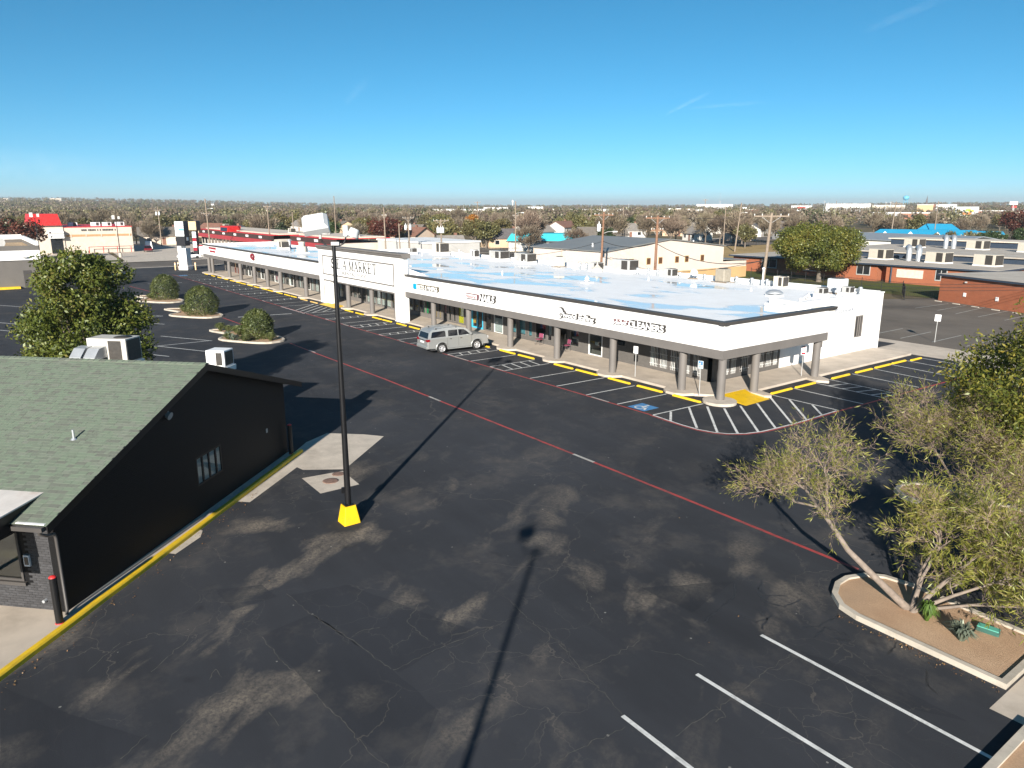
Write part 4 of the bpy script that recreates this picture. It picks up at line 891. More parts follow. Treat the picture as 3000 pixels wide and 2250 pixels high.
b = MB(); b.tube([(-40.3, FY - .001, 3.72), (-40.3, FY - .16, 3.72)], .40, 28); b.build('disc_return', SGREY, s3); b = MB(); b.tube([(-40.34, FY - .16, 3.71), (-40.34, FY - .18, 3.71)], .37, 28); b.build('disc_face', SWHITE, s3)
fit_text('disc_letter', 'e', -40.3, -39.98, 3.46, 3.72, FY - .195, .01, SGREY, s3); channel(s3, 'lwood staffing', -39.9, -36.72, 3.34, 3.80)
s4 = sign('white capital-letter sign with a red script word on the fascia by the corner', -32.6, 3.8)
channel(s4, 'Valet', -34.85, -33.5, 3.58, 3.85, shear=.4, ret=SPINK, tilt=.10, bold=.03); channel(s4, 'CLEANERS', -33.42, -30.4, 3.58, 4.0, bold=.03)
s5 = thing('shop_sign', 'faded white board with blue-grey lettering on the white brick side wall', 'sign', (-29.4, 52.8, 3.7), group='shop signs')
b = MB(); b.box(-29.38, 51.0, 3.25, -29.34, 54.72, 4.24); b.build('board', SWHITE, s5)
fit_text('lettering', 'Valet', 51.1, 52.2, 3.45, 3.72, -29.335, .004, STBL, s5, face='+x', shear=.4, tilt=.12); fit_text('lettering', 'CLEANERS', 52.3, 54.6, 3.40, 3.64, -29.335, .004, STBL, s5, face='+x', shear=.1)
s6 = thing('shop_sign', 'large grey lettering in a thin grey frame on the tall white false front', 'sign', (-74.3, 34.1, 4.6), group='shop signs')
# tall narrow roman capitals: thick and thin strokes with serifs
GL = {'S': ([[(.85, .78), (.80, .95), (.5, 1.0), (.2, .9), (.15, .72), (.35, .56), (.65, .44), (.85, .28), (.78, .08), (.5, 0), (.2, .05), (.12, .24)]], []), 'E': ([[(.22, 0), (.22, 1)]], [[(.1, 1), (.85, 1), (.87, .85)], [(.22, .52), (.68, .52)], [(.1, 0), (.86, 0), (.9, .17)]]), 'A': ([[(.5, 1), (.88, 0)]], [[(.5, 1), (.12, 0)], [(.25, .34), (.75, .34)], [(.0, 0), (.24, 0)], [(.74, 0), (1, 0)]]),
      'M': ([[(.18, 1), (.5, .0)], [(.86, 1), (.86, 0)]], [[(.14, 0), (.14, 1)], [(.5, .0), (.86, 1)], [(.02, 0), (.26, 0)], [(.74, 0), (.98, 0)]]), 'R': ([[(.22, 0), (.22, 1)], [(.45, .5), (.9, 0)]], [[(.1, 1), (.6, 1), (.8, .87), (.8, .66), (.6, .5), (.22, .5)], [(.1, 0), (.36, 0)]]), 'K': ([[(.22, 0), (.22, 1)], [(.42, .56), (.88, 0)]], [[(.22, .38), (.82, 1)], [(.1, 1), (.34, 1)], [(.1, 0), (.34, 0)], [(.7, 1), (.94, 1)], [(.76, 0), (1, 0)]]), 'T': ([[(.5, 0), (.5, 1)]], [[(.08, .84), (.1, 1), (.9, 1), (.92, .84)], [(.36, 0), (.64, 0)]]), '.': ([[(.4, 0), (.4, .07)]], [])}
def roman(parent, s, x0, x1, z0, z1, y, m):
    n = sum(.45 if c in ' .' else (1.25 if c == 'M' else 1) for c in s); cw = (x1 - x0) / n; x = x0; b = MB()
    for c in s:
        w_ = .45 if c in ' .' else (1.25 if c == 'M' else 1)
        if c in GL:
            for k, strokes in enumerate(GL[c]):
                for st in strokes:
                    for p, q in zip(st[:-1], st[1:]):
                        a = Vector((x + p[0] * cw * w_ * .92, z0 + p[1] * (z1 - z0))); e = Vector((x + q[0] * cw * w_ * .92, z0 + q[1] * (z1 - z0)))
                        d = (e - a).normalized(); nn = Vector((-d.y, d.x)) * ((.10, .045)[k]); a = a - d * .02; e = e + d * .02
                        b.face([(a.x - nn.x, y, a.y - nn.y), (e.x - nn.x, y, e.y - nn.y), (e.x + nn.x, y, e.y + nn.y), (a.x + nn.x, y, a.y + nn.y)])
        x += cw * w_
        if b.v: b.build('letter', m, parent); b = MB()
roman(s6, 'S.E.A MARKET', -80.8, -69.15, 4.36, 5.36, 34.085, STXT); fit_text('lettering', 'ORIENTAL  FOOD', -78.35, -71.45, 3.76, 4.12, 34.085, .004, STXT, s6)
s7 = sign('single red capital letter on the white fascia above the far columns', -109.8, 4.0); channel(s7, 'Q', -110.7, -109.1, 3.5, 4.45, face=SRED, ret=SPINK, bold=.05)
s8 = sign('two short rows of red letters at the far end of the white fascia', -131, 4.0)
rr_ = random.Random(2)
for x0, x1, z0, z1 in ((-133.1, -129.0, 4.16, 4.45), (-132.5, -129.7, 3.62, 3.9)):
    b = MB(); x = x0
    while x < x1 - .2:
        wd = rr_.uniform(.26, .42); b.box(x, FY - .12, z0, x + .09, FY - .001, z1); b.box(x + .09, FY - .12, z1 - .08, x + wd, FY - .001, z1)
        if rr_.random() < .7: b.box(x + wd - .09, FY - .12, z0, x + wd, FY - .001, z1 - .08)
        if rr_.random() < .6: b.box(x + .09, FY - .12, z0, x + wd - .09, FY - .001, z0 + .08)
        x += wd + .07
    b.build('lettering', SRED, s8)
# ------------------------------------------------------------------ sign posts
def sign_post(label, loc, rz, zt, w_, h_, marks, name='sign_post', bg=HVACW):
    o = thing(name, label, 'sign', loc, rz, 'signs on thin metal posts')
    b = MB(); b.cyl((0, 0, 0), (0, 0, zt), .028, None, 8); b.build('post', GALVM, o, False)
    b = MB(); b.box(-w_ / 2, -.042, zt - h_, w_ / 2, -.03, zt); pl = b.build('plate', bg, o, False)
    for x0, x1, z0, z1, m in marks: b = MB(); b.box(x0, -.046, zt - z0, x1, -.0425, zt - z1); b.build('marking', m, pl, False)
    return o
def gpt(r, x, y, z=.15):
    rg = {'S2': (1550, 850, 3.687), 'S3': (1950, 850, 3.16), 'R5': (2250, 550, 2.949), 'S1': (1150, 780, 3.687)}[r]
    return gp(rg[0] + x / rg[2], rg[1] + y / rg[2], z)
sign_post('blank white plate on a thin post before the dark brick wall', gpt('S2', 1145, 932), R(15), 2.05, .33, .48, [])
sign_post('blue accessible-parking plate on a thin post beside the corner column', gpt('S2', 1836, 1132), R(15), 2.1, .33, .46, [(-.14, .14, .02, .27, BLUEP), (-.03, .03, .05, .13, SWHITE), (-.08, .05, .15, .23, SWHITE), (-.13, .13, .33, .38, SBLUE), (-.13, .13, .41, .44, SBLUE)])
sign_post('white and red towing plate on a thin post before the white side wall', gpt('S3', 1255, 793), R(50), 2.05, .33, .62, [(-.11, .11, .06, .12, SRED), (-.12, .12, .16, .19, SRED), (-.12, .12, .22, .25, SRED), (-.12, .12, .28, .31, SRED), (-.13, .13, .46, .58, SRED)])
sign_post('white plate on a post alone in the back parking lot', (-27.83, 65.26, 0), R(30), 2.35, .45, .55, [(-.17, .17, .10, .14, GALVM), (-.17, .17, .2, .24, GALVM), (-.12, .12, .32, .35, GALVM)])
# ------------------------------------------------------------------ chairs outside the staffing office
MAROON = mat('maroon_seat', (.22, .045, .09), .7)
def chair(loc, rz, lb):
    o = thing('chair', lb, 'chair', loc, rz, 'maroon chairs outside the shops')
    b = MB(); b.box(-.24, -.24, .43, .24, .22, .48); b.build('seat', MAROON, o, False, .015)
    b = MB(); b.loft([[(-.22, .22, .55), (.22, .22, .55), (.22, .25, .55), (-.22, .25, .55)], [(-.22, .30, .88), (.22, .30, .88), (.22, .33, .88), (-.22, .33, .88)]]); b.build('backrest', MAROON, o, False, .01)
    for sx in (-.22, .22):
        b = MB(); b.tube([(sx, -.26, .02), (sx, .24, .02), (sx, .24, .03)], .014, 6); b.build('runner', CHROME, o, False)
        b = MB(); b.tube([(sx, -.26, .02), (sx, -.22, .43)], .014, 6); b.build('leg', CHROME, o, False)
        b = MB(); b.tube([(sx, .22, .43), (sx, .32, .88)], .014, 6); b.build('back_upright', CHROME, o, False)
        b = MB(); b.tube([(sx, .22, .02), (sx, .20, .43)], .014, 6); b.build('leg', CHROME, o, False)
chair((-46.35, 37.2, .15), R(12), 'maroon chair standing below the window flag, left of the open doorway'); chair((-42.95, 37.2, .15), R(-8), 'maroon chair standing beside the brick pier, right of the open doorway')
# ------------------------------------------------------------------ parking-lot lamp posts
LAMPG = mat('pale_grey_lamp_housing', (.55, .57, .58), .5, .06); LENS = mat('lamp_lens', (.25, .28, .32), .2)
def lamp_post(loc, label, rz=0, single=False):
    o = thing('lamp_post', label, 'lamp post', loc, rz, 'tall double-arm lamp posts')
    b = MB(); b.loft([[(x * s, y * s, z) for x, y in ((-1, -1), (1, -1), (1, 1), (-1, 1))] for s, z in ((.31, 0), (.30, .08), (.205, .68))]); b.build('base', YELG, o, False, .02)
    b = MB(); b.cyl((0, 0, .7), (0, 0, 9.9), .115, .062, 16); p_ = b.build('pole', BLACKP, o, False)
    b = MB(); b.box(-.17, -.17, .68, .17, .17, .705)
    for sx in (-.13, .13):
        for sy in (-.13, .13): b.cyl((sx, sy, .7), (sx, sy, .76), .02, None, 6)
    b.build('base_plate', BLACKP, p_, False)
    b = MB(); b.box(-.075, -.20, 1.15, .005, -.10, 1.36); b.build('hand_hole_cover', BLACKP, p_, False)
    a = Vector((.596, .803, 0)); f = Vector((.803, -.596, 0)); up = Vector((0, 0, 1))
    P_ = lambda u, v, z: a * u + f * v + up * z
    b = MB(); b.tube([P_(-.43, 0, 10.22), P_(-.41, 0, 10.12), P_(-.34, 0, 10.0), P_(-.22, 0, 9.93), P_(0, 0, 9.91)] + ([] if single else [P_(.22, 0, 9.93), P_(.34, 0, 10.0), P_(.40, 0, 10.12), P_(.42, 0, 10.22)]), .028, 8); b.build('arm', BLACKP, o, False)
    M = Matrix((a, f, up)).transposed()
    b = MB(); b.cbox(P_(.06, 0, 9.99), (.13, .08, .055), M); b.build('junction_box', GALVM, o, False)
    # big flood lamp on the left arm, tipped up
    T = M @ Matrix.Rotation(R(38), 3, 'X') @ Matrix.Rotation(R(-12), 3, 'Y')
    h = bpy.data.objects.new('floodlight', None); COL.objects.link(h); h.parent = o; h.location = (0, 0, 0)
    c = P_(-.55, .05, 10.62) if not single else P_(-.52, .05, 10.55); b = MB()
    def tb(p): return tuple(c + T @ Vector(p) * (.62 if single else 1))
    b.loft([[tb(p) for p in q] for q in ([(-.42, -.18, -.29), (.42, -.18, -.29), (.42, -.18, .29), (-.42, -.18, .29)], [(-.42, .08, -.29), (.42, .08, -.29), (.42, .08, .29), (-.42, .08, .29)], [(-.31, .25, -.20), (.31, .25, -.20), (.31, .25, .22), (-.31, .25, .22)])]); b.build('housing', LAMPG, o, False, .02)
    bpy.data.objects.remove(h)
    b = MB(); b.loft([[tb(p) for p in ((-.36, -.181, -.24), (.36, -.181, -.24), (.36, -.181, .24), (-.36, -.181, .24))], [tb(p) for p in ((-.36, -.195, -.24), (.36, -.195, -.24), (.36, -.195, .24), (-.36, -.195, .24))]]); b.build('lens', LENS, o, False)
    b = MB(); b.cyl(P_(-.43, 0, 10.15), P_(-.43, 0, 10.36), .05, .045, 10); b.cyl(P_(-.47, 0, 10.36), P_(-.38, 0, 10.36), .05, None, 10); b.build('knuckle', GALVM, o, False)
    if single: return o
    # ballast can and drum lamp on the right arm
    b = MB(); b.lathe([(.03, 0), (.085, .04), (.09, .08), (.09, .36), (.085, .38)], tuple(P_(.42, .0, 10.2)), 16); b.build('ballast', LAMPG, o, False)
    d = P_(.68, -.05, 10.36); ax = (a * .35 + f * -.15 + up * .92).normalized()
    b = MB(); b.tube([d - ax * .16, d - ax * .14, d, d + ax * .10, d + ax * .12], [.20, .22, .165, .16, .13], 20); b.build('housing', LAMPG, o, False)
    b = MB(); b.tube([d - ax * .175, d - ax * .162], .19, 20); b.build('lens', LENS, o, False)
    b = MB(); b.tube([P_(.44, 0, 10.28), P_(.56, -.02, 10.30)], .03, 8); b.build('knuckle', GALVM, o, False)
    return o
lamp_post((-23.5, 10.05, 0), 'black lamp post standing on a yellow base in the open lot')
lamp_post((1.5, -6.3, 0), 'black lamp post out of view whose shadow crosses the foreground', single=True)
# ------------------------------------------------------------------ silver SUV
SILV = mat('silver_car_paint', (.42, .43, .42), .28, .03, 1, metal=.55, spec=.6); CLAD = mat('car_plastic', (.03, .03, .032), .6); TAIL = mat('red_tail_lamp', (.20, .006, .012), .15, .1, 4, spec=.7); ALLOY = mat('alloy_wheel', (.62, .62, .64), .3, .03, 2, metal=.5); PLATE = mat('plate_white', (.75, .76, .78), .5)
def suv(loc, rz):
    o = thing('parked_suv', 'silver sport utility car parked nose-in at the shop arcade', 'car', loc, rz)
    Lr, Lf = -1.22, 4.18        # rear wheel axle at x=0, front axle at 3.13; +x forward, z up
    WB = 3.13; hw = .97; zs = .40
    def arch(cx): return [(cx + .50 * math.cos(R(t)), .40 + .50 * math.sin(R(t))) for t in range(172, 7, -15)]
    prof = [(Lr + .02, .42)] + [p for p in reversed(arch(0)[::-1])] if False else None
    low = [(Lr, .45), (Lr - .02, .75), (Lr + .01, 1.12), (Lr + .06, 1.2)]
    top = [(2.8, 1.28), (3.6, 1.26), (3.96, 1.19), (4.13, 1.04), (4.18, .75), (4.14, .45)]
    bot = [(WB + .52, .42)] + [(WB + .50 * math.cos(R(t)), .40 + .50 * math.sin(R(t))) for t in range(0, 181, 15)] + [(WB - .52, .38), (.52, .38)] + [(.50 * math.cos(R(t)), .40 + .50 * math.sin(R(t))) for t in range(0, 181, 15)] + [(-.52, .42)]
    side = low + top + bot
    n = len(side)
    def sect(y, dz=0, ins=0.0):
        cx, cz = 1.5, .85
        return [(cx + (x - cx) * (1 - ins), y, cz + (z - cz) * (1 - ins)) for x, z in side]
    b = MB(); b.loft([sect(-hw + .0, 0, .02), sect(-hw + .05), sect(hw - .05), sect(hw, 0, .02)]); b.build('body', SILV, o, False, .03)
    cab = [(Lr + .06, 1.2), (Lr + .22, 1.72), (Lr + .42, 1.86), (.2, 1.93), (1.6, 1.92), (2.12, 1.84), (2.34, 1.70), (2.86, 1.25)]
    def csect(y, k): return [(x, y * (1 - .17 * max(0, (z - 1.2) / .73)), z) for x, z in cab]
    b = MB(); b.loft([csect(-.93, 0), csect(.93, 0)]); b.build('cabin', SILV, o, False, .05)
    def glass(pts, sy, name='side_window', par=o):
        b = MB(); q = []
        for x, z in pts: q.append((x, sy * (.93 * (1 - .17 * max(0, (z - 1.2) / .73)) + .008), z))
        r = [(p[0], p[1] - sy * .02, p[2]) for p in q]
        b.loft([q, r] if sy < 0 else [r, q]); b.build(name, TINT, par, False)
    for sy in (-1, 1):
        glass([(-.92, 1.28), (-.80, 1.68), (-.72, 1.72), (.28, 1.76), (.36, 1.70), (.36, 1.30)], sy)
        glass([(.58, 1.30), (.60, 1.74), (.70, 1.77), (1.42, 1.77), (1.42, 1.30)], sy); glass([(1.50, 1.30), (1.50, 1.77), (1.98, 1.74), (2.2, 1.62), (2.5, 1.33)], sy)
        b = MB(); b.box(2.42, sy * .92, 1.30, 2.58, sy * 1.17, 1.47); b.build('wing_mirror', SILV, o, False, .04)
        for x in (.66, 1.58): b = MB(); b.box(x, sy * .965, 1.08, x + .2, sy * .995, 1.13); b.build('door_handle', CHROME, o, False)
        for x in (.48, 1.46, 2.62): b = MB(); b.box(x, sy * .962, .5, x + .012, sy * .9745, 1.2); b.build('door_gap', CLAD, o, False)
        b = MB(); b.box(.50, sy * .90, .30, 2.62, sy * 1.06, .37); b.build('running_board', SILV, o, False, .02); b = MB(); b.box(.51, sy * .93, .37, 2.61, sy * .96, .41); b.build('sill', CLAD, o, False)
        b = MB(); b.tube([(-.6, sy * .66, 1.93), (-.5, sy * .66, 1.99), (1.3, sy * .66, 2.0), (1.7, sy * .66, 1.93)], .03, 8); b.build('roof_rail', SILV, o, False)
        for xx in (-.4, 1.35): b = MB(); b.box(xx, sy * .63, 1.88, xx + .1, sy * .69, 1.98); b.build('rail_foot', CLAD, o, False)
        b = MB(); b.loft([[(Lr - .03, sy * .58, 1.02), (Lr - .03, sy * .97, 1.0), (Lr - .01, sy * .97, 1.19), (Lr - .01, sy * .58, 1.14)], [(Lr + .02, sy * .58, 1.02), (Lr + .20, sy * .982, 1.03), (Lr + .17, sy * .982, 1.20), (Lr + .04, sy * .58, 1.14)]]); b.build('tail_lamp', TAIL, o, False)
        b = MB(); b.box(3.98, sy * .62, .85, 4.19, sy * .93, 1.06); b.build('headlight', PLATE, o, False, .03)
        for cx in (0, WB):
            b = MB(); b.tube([(cx + .515 * math.cos(R(t)), sy * .955, .40 + .515 * math.sin(R(t))) for t in range(-5, 186, 10)], .045, 6); b.build('wheel_arch', SILV, o, False)
            b = MB(); b.box(cx - .48, sy * .55, .3, cx + .48, sy * .60, .92); b.build('arch_liner', CLAD, o, False)
            wh = bpy.data.objects.new('wheel', None); COL.objects.link(wh); wh.parent = o; wh.location = (cx, sy * .83, .40)
            def ring(prof, n=28): return [[(r * math.cos(2 * math.pi * k / n), sy * y, r * math.sin(2 * math.pi * k / n)) for k in range(n)] for r, y in prof]
            b = MB(); b.loft(ring([(.24, -.13), (.37, -.13), (.40, -.09), (.40, .09), (.38, .125), (.27, .13), (.25, .10)]), 0, True); b.build('tyre', RUBBER, wh, False)
            b = MB(); b.loft(ring([(.26, .08), (.265, .125), (.245, .125), (.23, .07), (.05, .06)]), 0, True)
            for k in range(6):
                a = 2 * math.pi * k / 6; ca, sa = math.cos(a), math.sin(a); q = []
                for rr, hwid, yy in ((.05, .045, .115), (.24, .06, .12)): q.append([(rr * ca - t * hwid * sa, sy * yq, rr * sa + t * hwid * ca) for t, yq in ((-1, yy), (1, yy), (1, yy - .04), (-1, yy - .04))])
                b.loft(q)
            b.loft(ring([(.07, .09), (.065, .135), (.01, .14)], 14), 0, True); b.build('rim', ALLOY, wh, False)
    b = MB(); b.loft([[(Lr + .055, y, 1.24), (Lr + .20, y * .9, 1.66)] + [(Lr + .22, y * .9, 1.66), (Lr + .075, y, 1.24)] for y in (-.80, .80)]); b.build('rear_window', TINT, o, False)
    # windshield follows the slope from the roof edge to the bonnet
    def ws_(y, d): return [(2.37 + d, y * .86, 1.675 + d * .8), (2.82 + d, y * .95, 1.285 + d * .8), (2.80 + d, y * .95, 1.28 + d * .8 - .02), (2.35 + d, y * .86, 1.66 + d * .8 - .01)]
    b = MB(); b.loft([ws_(-.9, .012), ws_(.9, .012)]); b.build('windscreen', TINT, o, False)
    b = MB(); b.box(Lr - .045, -.28, .86, Lr - .02, .28, 1.0); b.build('licence_plate', PLATE, o, False)
    b = MB(); b.box(Lr - .03, -.5, 1.06, Lr - .005, .5, 1.12); b.build('tail_trim', CHROME, o, False)
    b = MB(); b.box(Lr - .10, -.93, .42, Lr + .1, .93, .66); b.build('bumper', SILV, o, False, .05); b = MB(); b.box(4.08, -.92, .40, 4.24, .92, .62); b.build('bumper', SILV, o, False, .05)
    b = MB(); b.box(4.15, -.5, .68, 4.20, .5, 1.05); b.build('grille', CHROME, o, False)
    b = MB(); b.box(-.9, -.85, .26, 3.9, .85, .46); b.build('underbody', CLAD, o, False)
    return o
suv((-49.45, 29.3, 0), R(85.5))
# ------------------------------------------------------------------ things on the flat roof
def rz_(x, y): return roof_h(x, y) - .02
def unit(x, y, L, W, Hh, m, label, rz=0, group='air conditioners on the white roof', legs=.18):
    return package_unit('rooftop_unit', label, (x, y, rz_(x, y)), rz, L, W, Hh, m, group, duct=False, fan=True, legs=legs)
DOMEB = mat('galvanised_unit', (.50, .49, .46), .5, .2, 1.5, metal=.3)
unit(-95.8, 56.4, 2.2, 1.6, 1.35, HVACB, 'large cream box unit at the back of the white roof near the false front', legs=.4)
unit(-99.2, 54.3, 1.0, .9, .6, GALVM, 'low grey box unit on the roof behind the false front', legs=.25)
unit(-85.9, 56.6, .95, .9, .95, HVACW, 'small white louvred unit between pipes at the back of the roof')
unit(-80.9, 56.3, 2.5, 1.5, 1.0, DOMEB, 'streaky galvanised unit on a white curb, the one nearer the cream box', legs=.3)
unit(-74.8, 55.9, 2.6, 1.5, 1.0, DOMEB, 'streaky galvanised unit on a white curb, the one nearer the tan condenser', legs=.3)
unit(-62.2, 57.2, 1.3, .9, .75, GALVM, 'grey louvred condenser before the beige metal building', legs=.08)
unit(-58.9, 57.4, 2.7, 1.4, 1.1, GALVM, 'long grey two-part unit on a white curb before the gable', legs=.25)
unit(-51.4, 57.4, 1.15, .9, .75, GALVM, 'grey condenser on a timber sleeper near the satellite dish', legs=.08)
unit(-38.5, 57.3, .95, .9, .9, HVACB, 'pale square condenser on timber before the big green tree', legs=.1)
unit(-31.9, 53.0, .75, .75, .48, GALVM, 'grey hood box on a white curb by the side parapet', legs=.35)
unit(-31.6, 56.4, .7, .7, .5, GALVM, 'blue-grey box beside the tall ribbed condenser', legs=.25)
unit(-118.9, 41.2, 2.0, 1.3, 1.0, HVACB, 'weathered grey unit on the far left part of the white roof', legs=.3)
def condenser(x, y, w_, h_, m, lb):
    o = thing('condenser_unit', lb, 'air conditioner', (x, y, rz_(x, y)), 0, 'air conditioners on the white roof')
    b = MB(); b.box(-w_ * .8, -w_ * .62, 0, w_ * .8, -w_ * .5, .09); b.box(-w_ * .8, w_ * .5, 0, w_ * .8, w_ * .62, .09); b.build('sleepers', WOODP, o, False)
    b = MB(); b.box(-w_ / 2, -w_ / 2, .09, w_ / 2, w_ / 2, .09 + h_); c = b.build('casing', m, o, False, .08)
    for k in range(9):
        for s in (-1, 1):
            q = -w_ * .4 + w_ * .8 * k / 8; b = MB(); b.box(q - .015, s * w_ / 2, .2, q + .015, s * (w_ / 2 + .02), h_); b.box(s * w_ / 2, q - .015, .2, s * (w_ / 2 + .02), q + .015, h_); b.build('guard_rib', m, c, False)
    b = MB(); b.lathe([(w_ * .42, 0), (w_ * .40, .05), (.05, .07)], (0, 0, .09 + h_), 18); b.build('fan_grille', COIL, o, False)
condenser(-66.6, 56.4, .95, 1.15, HVACB, 'tan ribbed condenser before the eave wall of the beige building')
condenser(-43.9, 57.3, 1.05, 1.2, mat('tan_grey_unit', (.30, .27, .22), .6), 'dark tan ribbed condenser before the tan yard wall')
condenser(-32.6, 58.0 - .5, 1.2, 1.15, mat('light_grey_unit', (.5, .52, .54), .5), 'tall light grey ribbed condenser near the side parapet')
def vent(x, y, h_, r=.09, cap_=True, m=GALV, name='roof_vent', lb='galvanised capped vent pipe along the back of the white roof'):
    o = thing(name, lb, 'roof vent', (x, y, rz_(x, y)), 0, 'vents on the white roof')
    b = MB(); b.lathe([(r * 2.4, 0), (r * 1.15, .16), (r, .18), (r, h_)], (0, 0, 0), 12); b.build('pipe', m, o, False)
    if cap_: b = MB(); b.lathe([(r * 1.2, h_ - .02), (r * 1.9, h_), (r * 1.9, h_ + .10), (r * 1.2, h_ + .16), (.01, h_ + .17)], (0, 0, 0), 12); b.build('cap', m, o, False)
for x, y, h_ in ((-64.7, 57.9, .55), (-63.4, 57.8, .5), (-54.6, 57.0, .55), (-53.9, 57.9, .5), (-52.6, 57.9, .45), (-49.6, 57.9, .4), (-46.6, 58.0, .4), (-42.9, 58.0, .45), (-41.2, 58.0, .45), (-39.6, 58.0, .45), (-30.9, 58.0, .5)): vent(x, y, h_)
for x, y, h_ in ((-94.1, 53.7, .9), (-89.8, 57.3, 1.0), (-89.2, 57.5, .6), (-86.9, 55.8, .9), (-62.7, 55.4, .5), (-55.4, 56.7, .35), (-62.0, 44.8, .3), (-37.8, 53.2, .25), (-49.2, 52.9, .3), (-72.4, 55.6, .6), (-69.0, 57.5, .5)): vent(x, y, h_, .05, False, HVACW, 'roof_pipe', 'thin white pipe standing on the white roof')
vent(-39.7, 57.5, 1.5, .07, True, HVACW, 'roof_pipe', 'tall white riser pipe beside the leaning utility pole'); vent(-31.35, 55.6, .95, .10, True, HVACW, 'roof_pipe', 'white flared pipe near the side parapet'); vent(-120.6, 43.9, 1.3, .22, True, GALV, 'roof_vent', 'tall galvanised stack beside the far left roof unit')
def special(name, lb, x, y, prof, m, n=18, curb=.5):
    o = thing(name, lb, 'roof vent', (x, y, rz_(x, y)), 0, 'vents on the white roof')
    b = MB(); b.box(-curb, -curb, 0, curb, curb, .12); b.build('curb', HVACW, o, False)
    b = MB(); b.lathe(prof, (0, 0, .12), n); b.build('hood', m, o, False)
special('dome_vent', 'wide shiny dome fan cover on the white roof', -34.2, 51.2, [(.35, 0), (.35, .1), (.68, .1), (.66, .2), (.45, .34), (.2, .4), (.01, .41)], GALV)
special('turbine_vent', 'stepped white vent hood alone in the middle of the white roof', -49.6, 45.3, [(.12, 0), (.12, .12), (.3, .13), (.14, .24), (.14, .32), (.26, .33), (.1, .46), (.1, .55), (.01, .56)], HVACW, curb=.4)
special('hood_vent', 'tan pyramid hood beside the long grey two-part unit', -59.9, 56.2, [(.95, 0), (.95, .06), (.55, .3), (.12, .62), (.05, .9), (.01, .92)], HVACB, 4, .7)
special('hood_vent', 'beige cooler with an angled metal duct on the far left roof', -107.3, 40.9, [(.85, 0), (.85, .8), (.5, .82), (.5, 1.3), (.6, 1.5), (.01, 1.52)], HVACB, 4, .8)
o = thing('satellite_dish', 'small white satellite dish on a sleeper on the roof', 'satellite dish', (-47.6, 57.6, rz_(0, 57.6)))
b = MB(); b.box(-.6, -.2, 0, .4, .2, .12); b.build('sleeper', WOODP, o, False)
b = MB(); b.tube([(0, 0, .1), (0, 0, .35), (.08, -.1, .5)], .03, 8); b.build('mast', GALVM, o, False)
b = MB(); ax = Vector((.75, -.45, .48)).normalized(); c = Vector((.1, -.12, .62)); b.tube([c, c + ax * .03, c + ax * .10], [.05, .22, .36], 18); b.build('dish', HVACW, o, False)
o = thing('roof_duct', 'white sloping duct run on the roof leading to the grey hood box', 'duct', (-32.4, 51.6, rz_(0, 51.6)))
b = MB(); b.tube([(1.3, -1.6, .14), (.9, -.6, .16), (.3, .9, .22), (.1, 1.3, .25)], .12, 8); b.build('duct', HVACW, o, False); b = MB(); b.box(.2, .7, .0, .5, 1.0, .2); b.box(.9, -.9, 0, 1.2, -.6, .1); b.build('supports', GALVM, o, False)

# ------------------------------------------------------------------ foliage
def cloud_mesh(name, pts, size, m, rng, asp=.5, up=.3, nrm=None, droop=0.0, dirs=None):
    """one small diamond leaf per point"""
    n = len(pts); pts = np.asarray(pts, float)
    d = rng.normal(size=(n, 3)) if dirs is None else dirs + rng.normal(size=(n, 3)) * .35
    d[:, 2] -= droop; d /= np.linalg.norm(d, axis=1)[:, None]
    q = rng.normal(size=(n, 3)); q[:, 2] += up * 3 * (nrm is None)
    if nrm is not None: q = q * .6 + nrm * 1.4
    s = np.cross(d, q); s /= np.linalg.norm(s, axis=1)[:, None] + 1e-9
    L = (size * rng.uniform(.6, 1.35, n))[:, None]; W = L * asp
    v = np.empty((n, 4, 3)); v[:, 0] = pts; v[:, 1] = pts + d * L * .45 + s * W * .5; v[:, 2] = pts + d * L; v[:, 3] = pts + d * L * .45 - s * W * .5
    me = bpy.data.meshes.new(name); me.vertices.add(n * 4); me.vertices.foreach_set('co', v.reshape(-1).astype('f'))
    me.loops.add(n * 4); me.loops.foreach_set('vertex_index', np.arange(n * 4, dtype='i')); me.polygons.add(n)
    me.polygons.foreach_set('loop_start', np.arange(0, n * 4, 4, dtype='i')); me.polygons.foreach_set('loop_total', np.full(n, 4, 'i'))
    me.materials.append(m); me.update(calc_edges=True); return me
def lobes(rng, c, rad, n, r0, r1, flat=1.0):
    """centres and radii of leaf clumps spread over an ellipsoid"""
    out = []
    for _ in range(n):
        d = rng.normal(size=3); d /= np.linalg.norm(d); f = rng.uniform(.35, 1.0) ** .6
        p = np.array(c) + d * np.array(rad) * f
        out.append((p, rng.uniform(r0, r1)))
    return out
def lobe_points(rng, lb, per, shell=.55):
    P, Nn = [], []
    for c, r in lb:
        k = int(per * r * r); d = rng.normal(size=(k, 3)); d /= np.linalg.norm(d, axis=1)[:, None]
        rr = r * rng.uniform(shell, 1.0, (k, 1)); P.append(c + d * rr * np.array([1, 1, .8])); Nn.append(d)
    return np.concatenate(P), np.concatenate(Nn)
